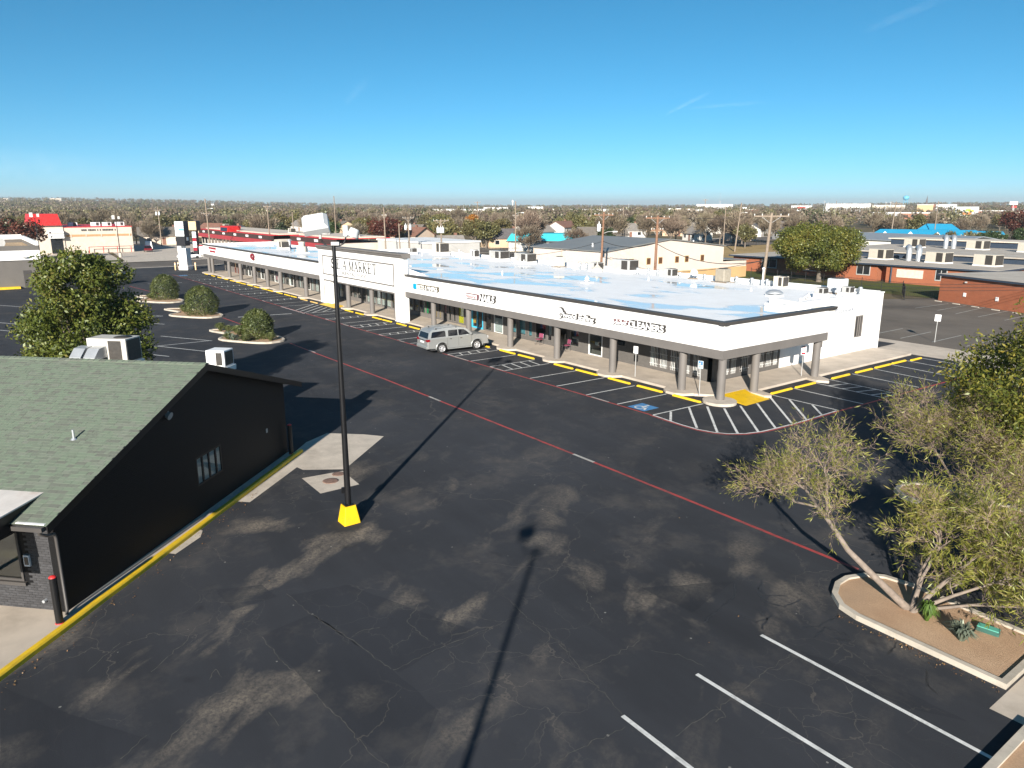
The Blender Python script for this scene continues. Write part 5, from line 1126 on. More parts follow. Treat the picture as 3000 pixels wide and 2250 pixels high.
def limb_tree(b, base, crown, rad, lb, r0, trunk_h, rng, n=8, every=1):
    base = Vector(base); fork = Vector((base.x * .6 + crown[0] * .4, base.y * .6 + crown[1] * .4, base.z + trunk_h))
    b.tube([base - Vector((0, 0, .1)), base + Vector((0, 0, .25)), base.lerp(fork, .6), fork], [r0 * 1.35, r0, r0 * .85, r0 * .75], 10)
    for i, (c, r) in enumerate(lb[::every]):
        c = Vector(c); m = fork.lerp(c, .45) + Vector((rng.normal() * .15, rng.normal() * .15, -.12 * (c - fork).length)) ; k = r0 * .42
        b.tube([fork - Vector((0, 0, .1)), m, c], [k, k * .55, k * .12], 5)
# dense green tree left of the dark shop
G1 = leafmat('glossy_green_leaves', [(.035, .05, .010), (.075, .098, .016), (.13, .155, .025), (.22, .18, .05)], .3, 0, .7)
rng = np.random.default_rng(5)
t = thing('leafy_tree', 'dense glossy green tree behind the green shingle roof', 'tree', (-42.6, 4.7, 0))
lb = lobes(rng, (-42.3, 4.6, 4.6), (3.1, 3.1, 3.0), 66, .6, 1.15); lb += lobes(rng, (-42.2, 4.5, 7.2), (2.1, 2.1, 1.9), 44, .5, .9); lb += lobes(rng, (-41.9, 5.0, 3.0), (3.2, 3.2, 1.5), 26, .6, 1.1); lb.append((np.array((-39.2, 7.3, 3.0)), .8)); lb.append((np.array((-39.0, 7.5, 2.2)), .7))
P_, N_ = lobe_points(rng, lb, 560, .5); link('crown', cloud_mesh('crown', P_, .18, G1, rng, .5, .2, N_, .15), t)
b = MB(); limb_tree(b, (-42.6, 4.7, 0), (-42.3, 4.6), 3, lb, .22, 1.6, rng, every=3); b.build('trunk', BARK, t)
# the big round tree by the school
G2 = leafmat('autumn_green_leaves', [(.045, .058, .014), (.09, .11, .02), (.16, .165, .03), (.27, .205, .04)], .3, 0, .35)
t = thing('leafy_tree', 'big round yellow-green tree on the lawn before the brick school', 'tree', (-62.3, 104.4, 0))
lb = lobes(rng, (-62.5, 104.2, 5.3), (6.0, 6.0, 3.1), 110, .9, 1.7); P_, N_ = lobe_points(rng, lb, 270, .45); link('crown', cloud_mesh('crown', P_, .27, G2, rng, .6, .2, N_, .1), t)
b = MB(); limb_tree(b, (-62.3, 104.4, 0), (-62.5, 104.2), 5, lb, .38, 1.9, rng, every=4); b.build('trunk', BARK, t)
# tall tree at the right edge
G3 = leafmat('yellowing_leaves', [(.05, .07, .015), (.12, .14, .024), (.24, .22, .035), (.42, .27, .04)], .4, 0, .5)
t = thing('leafy_tree', 'tall green and yellow tree growing in the long kerbed island', 'tree', (-7.6, 29.4, .09))
lb = lobes(rng, (-8.2, 29.6, 5.2), (3.3, 3.3, 3.1), 58, .6, 1.2); lb = [(c, r) for c, r in lb if c[2] > 2.2]
P_, N_ = lobe_points(rng, lb, 620, .4); link('crown', cloud_mesh('crown', P_, .17, G3, rng, .36, .2, N_, .3), t)
b = MB(); limb_tree(b, (-7.6, 29.4, .09), (-8.2, 29.6), 3, lb, .2, 2.0, rng, every=2); b.build('trunk', BARK, t)
# round clipped shrubs on the islands
G4 = leafmat('dark_shrub_leaves', [(.025, .038, .012), (.055, .072, .02), (.095, .115, .03), (.13, .125, .045)], .2, 0, 1.0)
for (x, y), r, h_, lb_ in (((-98.0, 19.6), 1.6, 2.9, 'clipped round shrub farthest from the lamp post'), ((-81.4, 19.7), 1.65, 2.9, 'clipped round shrub, the largest dome of the three islands'), ((-63.6, 19.8), 1.3, 2.4, 'uneven leafy shrub rising above grass clumps on its island')):
    t = thing('round_shrub', lb_, 'shrub', (x, y, .09), group='round shrubs on the islands')
    n = 8500; zz = rng.uniform(0, 1, n) ** .85; a = rng.uniform(0, 2 * math.pi, n); prof = np.sqrt(np.clip(1 - np.abs((zz - .36) / np.where(zz > .36, .64, .62)) ** 2.2, 0, 1))
    ir = 1 + .08 * np.sin(a * 3 + x) * np.cos(zz * 7 + x) + .05 * np.sin(a * 7 + zz * 9); rr3 = prof * r * ir * rng.uniform(.84, 1.02, n)
    P_ = np.stack([rr3 * np.cos(a), rr3 * np.sin(a), .02 + zz * h_ * (1 + .04 * np.sin(a * 5))], 1); d = np.stack([np.cos(a) * prof, np.sin(a) * prof, (zz - .36) * 1.4], 1); d /= np.linalg.norm(d, axis=1)[:, None] + 1e-6
    link('crown', cloud_mesh('crown', P_, .13, G4, rng, .55, .2, d, 0), t, False)
    b = MB(); b.tube([(0, 0, -.05), (.05, 0, h_ * .6)], [.09, .03], 6)
    for k in range(7): a = k * .9; b.tube([(0, 0, .1), (r * .7 * math.cos(a), r * .7 * math.sin(a), h_ * .6)], [.05, .01], 5)
    b.build('stems', BARK, t, False)
def blades(name, label, loc, n, h_, spread, m, wd, cat='plant', rigid=False, group=None):
    t = thing(name, label, cat, loc, group=group); b = MB(); r = random.Random(int(abs(loc[0] * 100)))
    for _ in range(n):
        a = r.uniform(0, 2 * math.pi); e = r.uniform(.15, 1.0); l = h_ * r.uniform(.6, 1.1); out = Vector((math.cos(a), math.sin(a), 0)); sd_ = Vector((-out.y, out.x, 0)) * wd
        p0 = out * r.uniform(0, .12 * spread); p1 = p0 + out * spread * e * .5 + Vector((0, 0, l * .7)); p2 = p0 + out * spread * e + Vector((0, 0, l * (1.0 if rigid else .75) * (1 - .5 * e)))
        b.face([p0 - sd_, p0 + sd_, p1 + sd_ * .7, p1 - sd_ * .7]); b.face([p1 - sd_ * .7, p1 + sd_ * .7, p2])
    b.build('leaves', m, t, False); return t
AGAVE = leafmat('agave_leaves', [(.10, .13, .10), (.17, .20, .15), (.22, .24, .17)], .15, .1, 2); GRASS = leafmat('grass_clump', [(.06, .08, .025), (.12, .14, .05), (.2, .19, .09)], .3, .2, 2); WEED = leafmat('weed_leaves', [(.05, .10, .015), (.10, .17, .03), (.17, .2, .05)], .3, .1, 3)
blades('agave', 'grey-green agave rosette on the bare soil island', (-6.75, 19.75, .09), 110, .62, .5, AGAVE, .035, rigid=True)
blades('weed_clump', 'bright green suckers at the foot of the leaning willow', (-7.75, 20.0, .09), 160, .75, .35, WEED, .03)
for i, (x, y, h_, s) in enumerate(((-69.3, 18.2, 1.0, .7), (-68.3, 18.6, .8, .7), (-67.2, 19.0, .9, .8), (-66.0, 18.9, .8, .7), (-64.4, 17.5, .7, .7), (-62.4, 18.3, .8, .9), (-61.6, 20.2, .9, .8))): blades('grass_clump', 'clump of long grass around the uneven shrub', (x, y, .09), 240, h_, s, GRASS, .03, group='grass clumps on the islands')
for i, (x, y, h_, s) in enumerate(((-65.2, 17.7, .7, .6), (-63.4, 17.6, .7, .6))): blades('agave', 'agave among the grass clumps of the shrub island', (x, y, .09), 90, h_, s, AGAVE, .05, rigid=True, group='agaves on the shrub island')
for i, (x, y, h_, s) in enumerate(((-86.2, 18.9, .8, .7), (-84.6, 18.6, .6, .6), (-101.0, 18.6, .7, .7), (-100.0, 18.2, .6, .7))): blades('grass_clump', 'low grey-green grass clump beside a round shrub', (x, y, .09), 200, h_, s, GRASS, .035, group='grass clumps beside the round shrubs')
o = thing('utility_box', 'flat green utility cover on the bare soil island', 'utility box', (-6.5, 20.75, .08), R(10)); b = MB(); b.frustum(-.27, -.13, .27, .13, 0, .13, .02); b.build('housing', mat('dark_green_plastic', (.03, .10, .08), .5), o, False, .02); b = MB(); b.frustum(-.26, -.12, .26, .12, .131, .15, .015); b.build('lid', mat('green_plastic', (.10, .36, .28), .45), o, False, .015)
# ------------------------------------------------------------------ willows with bare twigs
WIL = leafmat('willow_leaves', [(.12, .15, .022), (.21, .23, .036), (.31, .30, .06), (.36, .28, .11)], .4, 0, .9); TWIG = mat('willow_twig', (.34, .25, .20), .9, .25, 4)
def willow(t, stems, seed, leaf_n, reach, crownc, crad, lf=.16):
    """stems: polylines of (point, radius); twigs and narrow leaves fill the crown"""
    r = random.Random(seed); b = MB(); tw = MB(); tips = []; tdir = []
    def grow(p, d, L, rad, lev):
        q = p; pts = [p]; k = 3; rr = [rad]
        for i in range(k):
            d = (d + Vector((r.gauss(0, .22), r.gauss(0, .22), r.gauss(.05, .16)))).normalized(); q = q + d * L / k; pts.append(q); rr.append(rad * (1 - (i + 1) / (k + .6)))
        (b if lev < 2 else tw).tube(pts, rr, 6 if lev < 2 else 3, cap=False)
        if lev < 4:
            nn = (5, 5, 4, 5)[lev]
            for j in range(nn):
                i = r.randint(1, k); a = r.uniform(.35, 1.0); nd = (d + Vector((r.gauss(0, a), r.gauss(0, a), r.gauss(.1, a * .8)))).normalized()
                grow(pts[i], nd, L * r.uniform(.55, .85), max(rr[i] * .6, .004), lev + 1)
        if lev >= 3:
            for p_ in pts[1:]: tips.append(p_); tdir.append(d)
    for st in stems:
        pts = [Vector(p) for p, _ in st]; rr = [q for _, q in st]; b.tube(pts, rr, 10, cap=True)
        d = (pts[-1] - pts[-2]).normalized()
        for j in range(6): grow(pts[-1], (d + Vector((r.gauss(0, .5), r.gauss(0, .5), r.gauss(.1, .35)))).normalized(), reach * r.uniform(.8, 1.15), rr[-1] * .7, 0 if reach > 1.1 else 1)
        for i in range(1, len(pts) - 1):
            if i >= len(pts) // 2: grow(pts[i], (d + Vector((r.gauss(0, .8), r.gauss(0, .8), .5))).normalized(), reach * .7, rr[i] * .4, 1)
    b.build('branches', BARKW, t); tw.build('twigs', TWIG, t)
    rg = np.random.default_rng(seed); P = np.array([tuple(p) for p in tips]); D = np.array([tuple(d) for d in tdir])
    idx = rg.integers(0, len(P), leaf_n); P = P[idx] + rg.normal(size=(leaf_n, 3)) * .035
    link('crown', cloud_mesh('crown', P, lf, WIL, rg, .13, .2, None, .25, D[idx]), t)
B0 = (-8.35, 20.25, .05)
t = thing('willow_tree', 'leaning willow whose bare crooked trunk reaches over the red line', 'tree', B0, group='sparse willows on the islands')
willow(t, [[(B0, .12), ((-8.9, 19.4, 1.0), .095), ((-9.45, 18.6, 1.95), .075), ((-9.9, 18.7, 2.3), .07), ((-10.1, 18.6, 2.6), .062), ((-10.6, 18.9, 2.75), .05), ((-11.2, 19.2, 3.0), .04)], [((-10.1, 18.6, 2.6), .05), ((-10.3, 18.8, 3.0), .042), ((-10.6, 19.2, 3.5), .034)], [((-10.6, 18.9, 2.75), .035), ((-11.2, 18.7, 2.75), .03), ((-11.8, 18.9, 2.8), .025)]], 4, 6000, .88, None, None, .14)
t = thing('willow_tree', 'low spreading willow sprawling right of the leaning trunk', 'tree', (-8.2, 20.15, .05), group='sparse willows on the islands')
willow(t, [[((-8.2, 20.15, .05), .09), ((-7.9, 20.5, .7), .065), ((-7.5, 21.0, 1.4), .045), ((-7.2, 21.4, 1.9), .03)], [((-8.25, 20.2, .1), .08), ((-8.3, 20.7, .9), .05), ((-8.2, 21.3, 1.7), .035)], [((-8.2, 20.2, .1), .07), ((-7.4, 20.6, .8), .045), ((-6.7, 21.2, 1.3), .03)], [((-8.2, 20.2, .1), .07), ((-7.6, 21.3, .8), .04), ((-6.6, 22.4, 1.2), .025)], [((-8.3, 20.2, .1), .07), ((-8.6, 21.3, .8), .04), ((-8.6, 22.3, 1.5), .025)], [((-8.2, 20.2, .1), .06), ((-7.0, 21.4, .5), .035), ((-5.8, 22.3, .8), .02)], [((-8.2, 20.2, .1), .06), ((-7.0, 20.9, .6), .035), ((-5.9, 21.3, .9), .02)], [((-8.2, 20.2, .1), .06), ((-7.9, 21.6, .6), .035), ((-7.3, 22.8, .9), .02)]], 9, 24000, 1.0, None, None, .19)
t = thing('willow_tree', 'multi-stemmed willow on the long kerbed island', 'tree', (-10.4, 29.2, .05), group='sparse willows on the islands')
willow(t, [[((-10.4, 29.2, .05), .07), ((-10.9, 28.8, 1.1), .05), ((-11.4, 28.5, 2.0), .035)], [((-10.3, 29.2, .05), .07), ((-10.0, 28.9, 1.2), .05), ((-9.6, 28.6, 2.2), .035)], [((-10.4, 29.3, .05), .07), ((-10.4, 29.5, 1.3), .05), ((-10.5, 29.6, 2.5), .035)], [((-9.4, 29.3, .05), .07), ((-8.7, 29.0, 1.3), .05), ((-8.2, 28.8, 2.3), .035)], [((-9.4, 29.3, .05), .07), ((-9.2, 28.4, 1.0), .04), ((-8.9, 27.6, 1.7), .03)]], 21, 24000, 1.15, None, None, .19)
# fallen leaves along the kerbs
LITTER = leafmat('fallen_leaves', [(.10, .045, .025), (.19, .10, .045), (.25, .18, .09)], 0, 0, 2)
rng = np.random.default_rng(8); n = 520
q = rng.random(n); pos = np.stack([np.where(q < .45, rng.uniform(-4, 10, n), 0), np.zeros(n), np.full(n, .006)], 1); L_ = []
for k in range(n):
    if q[k] < .45: p = dw(pos[k, 0], -.62 - abs(rng.normal()) * .35); L_.append((p.x, p.y, .006))
    elif q[k] < .75: L_.append((rng.uniform(-9.5, -5.3), 18.5 - abs(rng.normal()) * .12, .006))
    elif q[k] < .9: L_.append((-25.9 + rng.normal() * .5, 41.5 + rng.normal() * 1.6, .006))
    else: L_.append((rng.uniform(-34, -6), rng.uniform(2, 20), .006))
me = cloud_mesh('leaf_litter', np.array(L_), .05, LITTER, rng, .8, 4.0); tag(link('leaf_litter', me), 'scattered fallen brown leaves along the kerbs', 'leaves', kind='stuff')
# ------------------------------------------------------------------ beige metal building behind the shops
def ribmat(name, c, axis):
    m, t, p, o = _nodes(name); v = coords(t); s = N(t, 'SeparateXYZ'); t.links.new(v, s.inputs[0])
    w_ = math_(t, 'SINE', math_(t, 'MULTIPLY', s.outputs[axis], 2 * math.pi / .3)); h = math_(t, 'GREATER_THAN', w_, .55)
    cc = mix(t, math_(t, 'MULTIPLY', h, .16), ramp(t, noise(t, v, .5, 4), .3, .7, tuple(x * .94 for x in c), tuple(min(1, x * 1.04) for x in c)), tuple(x * .6 for x in c)); t.links.new(cc, p.inputs['Base Color']); p.inputs['Roughness'].default_value = .5
    bump(t, p, h, .6, .03); MAT[name] = m; return m
BGX, BGY = ribmat('beige_ribbed_metal', (.66, .57, .50), 'X'), ribmat('beige_ribbed_metal_gable', (.66, .57, .50), 'Y')
GROOF = mat('grey_metal_roof', (.20, .20, .19), .5, .08, .3); TAN = mat('tan_block', (.50, .33, .16), .8, .1, .6); BRW = mat('brown_window', (.10, .05, .025), .5)
o = thing('metal_building', 'beige ribbed metal building with a low grey gable roof behind the shops', 'building', (-82.5, 84, 0))
b = MB(); b.box(-90.4, 71.3, 0, -74.6, 71.5, 5.08); b.box(-90.4, 96.8, 0, -74.6, 97, 5.08); b.build('eave_wall', BGX, o)
for x0, x1 in ((-74.75, -74.5), (-90.5, -90.3)):
    b = MB(); b.loft([[(x, 71.32, 0), (x, 96.98, 0), (x, 96.98, 5.1), (x, 84.2, 6.38), (x, 71.32, 5.1)] for x in (x0, x1)]); b.build('gable_wall', BGY, o)
b = MB(); b.loft([[(x, 71.0, 5.06), (x, 84.2, 6.42), (x, 97.2, 5.08), (x, 97.2, 5.2), (x, 84.2, 6.55), (x, 71.0, 5.18)] for x in (-91, -74.2)]); b.build('roof', GROOF, o)
b = MB(); b.box(-90, 97, 0, -74.5, 103.0, 2.68); b.build('lean_to', BGY, o); b = MB(); b.loft([[(x, 97.02, 2.95), (x, 103.3, 2.72), (x, 103.3, 2.8), (x, 97.02, 3.05)] for x in (-90, -74.2)]); b.build('lean_to_roof', GROOF, o)
b = MB(); b.box(-74.5, 78, 0, -74.42, 103.0, 1.73); b.build('wainscot', TAN, o)
for y in (76.0, 79.5, 82.0, 85.6, 87.8, 91.4):
    b = MB(); b.box(-74.5, y, 2.98, -74.44, y + .85, 3.95); wn = b.build('window', TAN, o); b = MB(); b.box(-74.44, y + .07, 3.05, -74.42, y + .78, 3.88); b.build('pane', BRW, wn)
for x in (-90.2, -83.6): b = MB(); b.tube([(x, 71.2, 5.0), (x, 71.22, 0.1)], .06, 6); b.build('downspout', mat('pink_beige', (.5, .38, .3), .6), o)
b = MB(); b.tube([(-80, 74, 5.2), (-80, 74, 6.0)], .12, 8); b.build('roof_pipe', HVACW, o); b = MB(); b.tube([(-79, 95, 5.1), (-79, 95, 5.9)], .12, 8); b.build('roof_pipe', HVACW, o)
# ------------------------------------------------------------------ brick school
SBR = brickmat('school_brick', (.36, .12, .06), (.30, .095, .048), (.33, .2, .13), .25, .085, axis='xy'); NAVY = mat('navy_trim', (.03, .045, .07), .5); GRAV = mat('gravel_roof', (.42, .38, .33), .9, .15, .5, dirt=((.3, .22, .14), .3, .5)); CREAM = mat('cream_panel', (.60, .52, .43), .7)
o = thing('school_building', 'low red brick school wing with navy roof edge behind the iron fence', 'building', (-64, 114, 0))
b = MB(); b.box(-84, 112.3, 0, -57.5, 126, 2.5); b.box(-57.5, 113.6, 0, -56.0, 126, 2.5); b.box(-56.0, 112.0, 0, -41, 126, 2.5); b.build('wall', SBR, o)
b = MB(); b.box(-84.5, 111.5, 2.5, -40.6, 126.5, 2.72); b.build('roof_edge', NAVY, o); b = MB(); b.box(-84.3, 111.7, 2.722, -40.8, 126.3, 2.76); b.build('roof', GRAV, o)
b = MB(); b.box(-54.4, 111.93, .9, -50.6, 111.99, 2.1); b.build('panel', CREAM, o); b = MB(); b.cyl((-55.2, 111.9, 0), (-55.2, 111.9, 2.5), .12, None, 8); b.build('downspout', NAVY, o)
for x0, x1 in ((-60.8, -58.6), (-48.9, -47.3), (-70, -67.5), (-78, -75)):
    yy = 111.93 if x0 > -56 else 112.23
    b = MB(); b.box(x0, yy, .8, x1, yy + .08, 2.4); f = b.build('window', GALVM, o)
    for k in range(2): a = x0 + .12 + k * (x1 - x0 - .12) / 2; b = MB(); b.box(a, yy - .02, .95, a + (x1 - x0) / 2 - .18, yy - .001, 2.3); b.build('pane', DGLASS, f)
b = MB(); b.box(-84, 126, 2.5, -40, 140, 3.6); b.build('upper_block', NAVY, o); b = MB(); b.box(-84.4, 125.6, 3.6, -39.6, 140, 3.78); b.build('upper_roof', GRAV, o)
o = thing('school_building', 'red brick school block facing the back parking lot', 'building', (-30, 96, 0))
A_, B_ = Vector((-41.0, 95.5)), Vector((-12.0, 83.5)); n_ = Vector((.38, .92)).normalized() * 14
wp = [tuple(A_), tuple(B_), tuple(B_ + n_), tuple(A_ + n_)]
b = MB(); b.prism(wp, 0, 3.0); b.build('wall', SBR, o); b = MB(); b.prism(offset(wp, -.35), 3.0, 3.22); b.build('roof_edge', NAVY, o); b = MB(); b.prism(offset(wp, -.25), 3.222, 3.26); b.build('roof', GRAV, o)
for k in (.12, .26): q = A_.lerp(B_, k); b = MB(); b.cbox((q.x + .0, q.y - .03, 1.1), (.18, .03, .22), Matrix.Rotation(math.atan2(-12, 29), 3, 'Z')); b.build('notice', HVACW, o)
b = MB(); q = A_.lerp(B_, .12); b.cbox((q.x, q.y - .08, 2.55), (.12, .08, .08)); b.build('wall_lamp', GALVM, o)
b = MB(); b.cbox((-27, 97, 3.45), (2.6, 1.2, .2)); b.build('skylight', GALV, o)
o = thing('school_building', 'rear red brick school block beyond the roof-top units', 'building', (-50, 145, 0))
b = MB(); b.box(-78, 140.5, 0, -20, 156, 3.3); b.build('wall', SBR, o); b = MB(); b.box(-78.5, 140, 3.3, -19.5, 156.5, 3.5); b.build('roof_edge', NAVY, o); b = MB(); b.box(-78.3, 140.2, 3.502, -19.7, 156.3, 3.54); b.build('roof', GRAV, o)
b = MB(); b.box(-78, 156.5, 3.4, -22, 166, 4.6); b.build('upper_block', NAVY, o); b = MB(); b.box(-78.4, 156.1, 4.6, -21.6, 166, 4.8); b.build('upper_roof', CREAM, o)
for i, (x, y, zz, lb) in enumerate(((-63.5, 120.5, 2.76, 'beige unit on the front school roof nearest the round tree'), (-54.0, 119.5, 2.76, 'beige unit on the front school roof beside two bent ducts'), (-47.0, 119.0, 2.76, 'beige unit on the front school roof above the dark clerestory'), (-70.5, 146.5, 3.54, 'beige unit on the rear school roof, leftmost of its row'), (-60, 148, 3.54, 'beige unit on the rear school roof between ducts and trees'), (-51, 146, 3.54, 'beige unit on the rear school roof, middle of its row'), (-41.5, 145, 3.54, 'beige unit on the rear school roof, right end of its row'))):
    package_unit('rooftop_unit', lb, (x, y, zz), R(-12), 3.2, 1.9, 1.5, HVACB, 'air conditioners on the school', duct=False, fan=False, legs=.15)
for x, y, zz in ((-57.2, 121, 2.76), (-55.8, 121.3, 2.76), (-63.5, 148, 3.54), (-62.2, 148.2, 3.54)):
    o = thing('roof_duct', 'bent galvanised duct rising beside a beige school roof unit', 'duct', (x, y, zz), group='bent ducts on the school'); b = MB(); b.tube([(0, 0, 0), (0, 0, 1.6), (-.15, .25, 2.0), (-.5, .7, 2.15), (-.9, 1.2, 1.9)], .42, 10); b.build('duct', GALV, o, False)
# iron fence between the lot and the lawn
IRON = mat('black_iron', (.015, .015, .016), .5)
def fence(label, pts, h_=1.5, step=2.4, pk=.3):
    o = thing('iron_fence', label, 'fence', (pts[0][0], pts[0][1], 0))
    for a, c in zip(pts[:-1], pts[1:]):
        a = Vector((a[0], a[1], 0)); c = Vector((c[0], c[1], 0)); n = max(1, int((c - a).length / step))
        for i in range(n):
            p, q = a.lerp(c, i / n), a.lerp(c, (i + 1) / n)
            b = MB(); b.cyl(p, p + Vector((0, 0, h_ + .1)), .045, None, 6); b.build('post', IRON, o)
            b = MB()
            for z in (.2, h_ - .15): b.cyl(p + Vector((0, 0, z)), q + Vector((0, 0, z)), .022, None, 4)
            k = int((q - p).length / pk)
            for j in range(1, k): u = p.lerp(q, j / k); b.cyl(u + Vector((0, 0, .1)), u + Vector((0, 0, h_)), .012, None, 3, cap=False)
            b.build('panel', IRON, o)
fence('black iron fence between the back lot and the school lawn', [(-72, 101), (-62, 100.3), (-56, 100), (-47, 98.8), (-43.6, 92.4), (-41.3, 95.3)], 1.6, 2.5, .22)
fence('black iron fence along the far road beyond the dry field', [(-139, 100), (-137.5, 176), (-130, 196)], 1.8, 4.0, .8)
fence('black iron fence behind the shops before the low houses', [(-178, 84), (-150, 99), (-141, 104), (-139, 109)], 1.8, 3.5, .7)
# ------------------------------------------------------------------ markings and stops on the back lot
bl = bpy.data.objects['back_parking_lot']
for a, c in (((-39.2, 85.9), (-38.8, 93.2)), ((-36.8, 85.9), (-36.8, 93.2)), ((-34.4, 84.7), (-34.8, 93.0)), ((-32.0, 84.2), (-32.0, 92.0)), ((-29.4, 83.8), (-29.4, 91.0)), ((-33, 65.5), (-33, 70.4)), ((-30.5, 64.8), (-30.5, 70.5)), ((-28.0, 65.2), (-28.0, 70.7)), ((-25.4, 65.4), (-25.3, 70.4)), ((-22.8, 65.2), (-22.8, 70.4)), ((-20.2, 65), (-20.2, 70.4)), ((-26.8, 83), (-26.8, 90))): stripe('stall_line', a, c, .11, WLINE2, .002, bl)
for k in range(9):
    q = A_.lerp(B_, .03 + k * .085); s = wsm.copy(); COL.objects.link(s); s.data = s.data.copy(); s.data.materials[0] = CONCL; s.location = (q.x - .3, q.y - .9, -.004); s.scale = (.5, .7, .8); s.rotation_euler = (0, 0, R(-22)); tag(s, 'pale concrete wheel stop along the brick block of the back lot', 'wheel stop', 'concrete wheel stops of the back lot')
# ------------------------------------------------------------------ utility poles and wires
INS = mat('insulator', (.62, .62, .60), .3); CAN = mat('transformer_can', (.62, .65, .66), .4)
POLE = {}
def utility_pole(key, label, x, y, h_, r=.15, lean=(0, 0), m=WOODP, arms=((.3, 1.1),), cans=0, lamp=False, adir=(0.62, .78), z0=0.0, group='utility poles'):
    o = thing('utility_pole', label, 'utility pole', (x, y, z0), group=group); tx, ty = lean; a = Vector((adir[0], adir[1], 0)).normalized()
    top = Vector((tx, ty, h_)); b = MB(); b.cyl((0, 0, -.05), top, r, r * .68, 10); b.build('pole', m, o, False)
    at_ = lambda z: Vector((tx * z / h_, ty * z / h_, z))
    for dz, w_ in arms:
        c = at_(h_ - dz); b = MB(); M = Matrix((a, Vector((-a.y, a.x, 0)), Vector((0, 0, 1)))).transposed(); b.cbox(c + Vector((0, 0, 0)), (w_, .05, .06), M); arm = b.build('crossarm', m, o, False)
        for u in (-1, -.55, .55, 1): b = MB(); q = c + a * u * (w_ - .06); b.lathe([(.03, .05), (.05, .10), (.03, .15), (.05, .2), (.01, .24)], tuple(q), 8); b.build('insulator', INS, arm, False)
        b = MB(); b.tube([c + a * w_ * .6, at_(h_ - dz - .7)], .02, 5); b.tube([c - a * w_ * .6, at_(h_ - dz - .7)], .02, 5); b.build('brace', GALVM, arm, False)
    for k in range(cans):
        u = (-.42, .42, .05)[k]; c = at_(h_ - 2.3) + a * u + Vector((.1, -.2, 0)); b = MB(); b.lathe([(.2, 0), (.23, .05), (.23, .8), (.17, .9), (.01, .92)], tuple(c), 12); cn_ = b.build('transformer', CAN, o, False)
        b = MB(); b.lathe([(.05, .9), (.07, 1.0), (.04, 1.2), (.01, 1.22)], tuple(c), 8); b.build('bushing', INS, cn_, False)
        b = MB(); b.tube([c + Vector((0, 0, .45)), at_(h_ - 1.85)], .04, 5); b.build('bracket', GALVM, cn_, False)
    if lamp: c = at_(h_ - 2.6); b = MB(); b.tube([c, c + a * .6 + Vector((0, 0, .25)), c + a * 1.3 + Vector((0, 0, .28))], .035, 6); la = b.build('lamp_arm', GALVM, o, False); b = MB(); b.cbox(c + a * 1.5 + Vector((0, 0, .26)), (.28, .12, .07), Matrix((a, Vector((-a.y, a.x, 0)), Vector((0, 0, 1)))).transposed()); b.build('lamp_head', INS, la, False)
    POLE[key] = Vector((x, y, z0)) + top - Vector((0, 0, arms[0][0] if arms else .2)) + Vector((0, 0, .24 if arms else 0)); return o
utility_pole('a', 'wooden utility pole with a dark transformer before the beige eave wall', -67.7, 64, 10.5, .17, (.4, 0), arms=((.35, 1.15),), cans=1, m=WOODR, lamp=True)
utility_pole('b', 'reddish utility pole with one wide crossarm before the beige gable', -58.6, 64, 10.15, .19, (.1, 0), m=WOODR, arms=((.25, 1.35), (1.6, .7)))
utility_pole('c', 'leaning pale utility pole with a heavy crossarm before the dry field', -44.4, 64, 10.6, .19, (.5, .2), arms=((.35, 1.7),))
utility_pole('d', 'utility pole with V braces and three pale transformers', -109, 66, 9.1, .16, arms=((.3, 1.3),), cans=3)
utility_pole('e', 'utility pole with two hanging transformers before the dark red tree', -121, 66.5, 9.3, .16, (-.3, 0), arms=((.2, 1.0),), cans=2)
utility_pole('f', 'tall plain pole left of the dark red tree', -131.5, 67, 11.0, .16, (-.3, .0), arms=((1.6, .5),))
utility_pole('g', 'short bare pole in front of the dark red tree', -127.5, 68, 8.0, .14, (-.25, 0), arms=())
utility_pole('h', 'tall utility pole on the street corner beside the red-awning shops', -196, 51, 13.0, .2, (-.3, -.2), arms=((3.6, 1.3),), lamp=True)
utility_pole('i', 'bare pole rising among the red-awning shop roofs', -178, 66, 9.8, .15, arms=())
utility_pole('j', 'pole with white transformers seen above the pylon sign', -232, 47, 11.0, .17, arms=((.9, 1.2),), cans=2)
utility_pole('k', 'tall slim pole before the blue-roofed shop', -128, 96, 12.2, .16, arms=((3.0, .6),), lamp=True)
utility_pole('l', 'tall street pole with a lamp arm beyond the beige building', -118, 158, 12.0, .2, (.7, .5), arms=(), lamp=True)
utility_pole('m', 'slim pole left of the big round tree', -110, 220, 12.5, .2, (.4, .2), arms=((.6, 1.2),))
utility_pole('n', 'pole with small white insulators amid the bare trees', -150, 150, 11.0, .18, arms=((2.2, 1.3),), group='far utility poles')
for i, (px, py, d) in enumerate(((2120, 660, 210), (1400, 660, 240), (985, 660, 210), (790, 650, 190), (2735, 650, 260), (2060, 640, 300), (1730, 630, 330), (2630, 640, 420), (2440, 620, 430), (2470, 625, 520), (2515, 620, 560), (2600, 620, 480))):
    q = direction(px, d); utility_pole('z%d' % i, 'distant wooden pole standing up from the tree tops', q.x, q.y, 11.5 + (i % 3) * 1.2, .16, arms=((.4, 1.0),) if i % 2 else (), group='far utility poles')
def wire(label, a, c, sag=.6, r=.02, n=10, group='overhead wires'):
    a, c = Vector(a), Vector(c); b = MB(); b.tube([a.lerp(c, i / n) - Vector((0, 0, 4 * sag * (i / n) * (1 - i / n))) for i in range(n + 1)], r, 4); o = b.build('power_line', WIRE); tag(o, label, 'cable', group)
def off(k, dx=0, dz=0): return POLE[k] + Vector((dx * .62, dx * .78, dz))
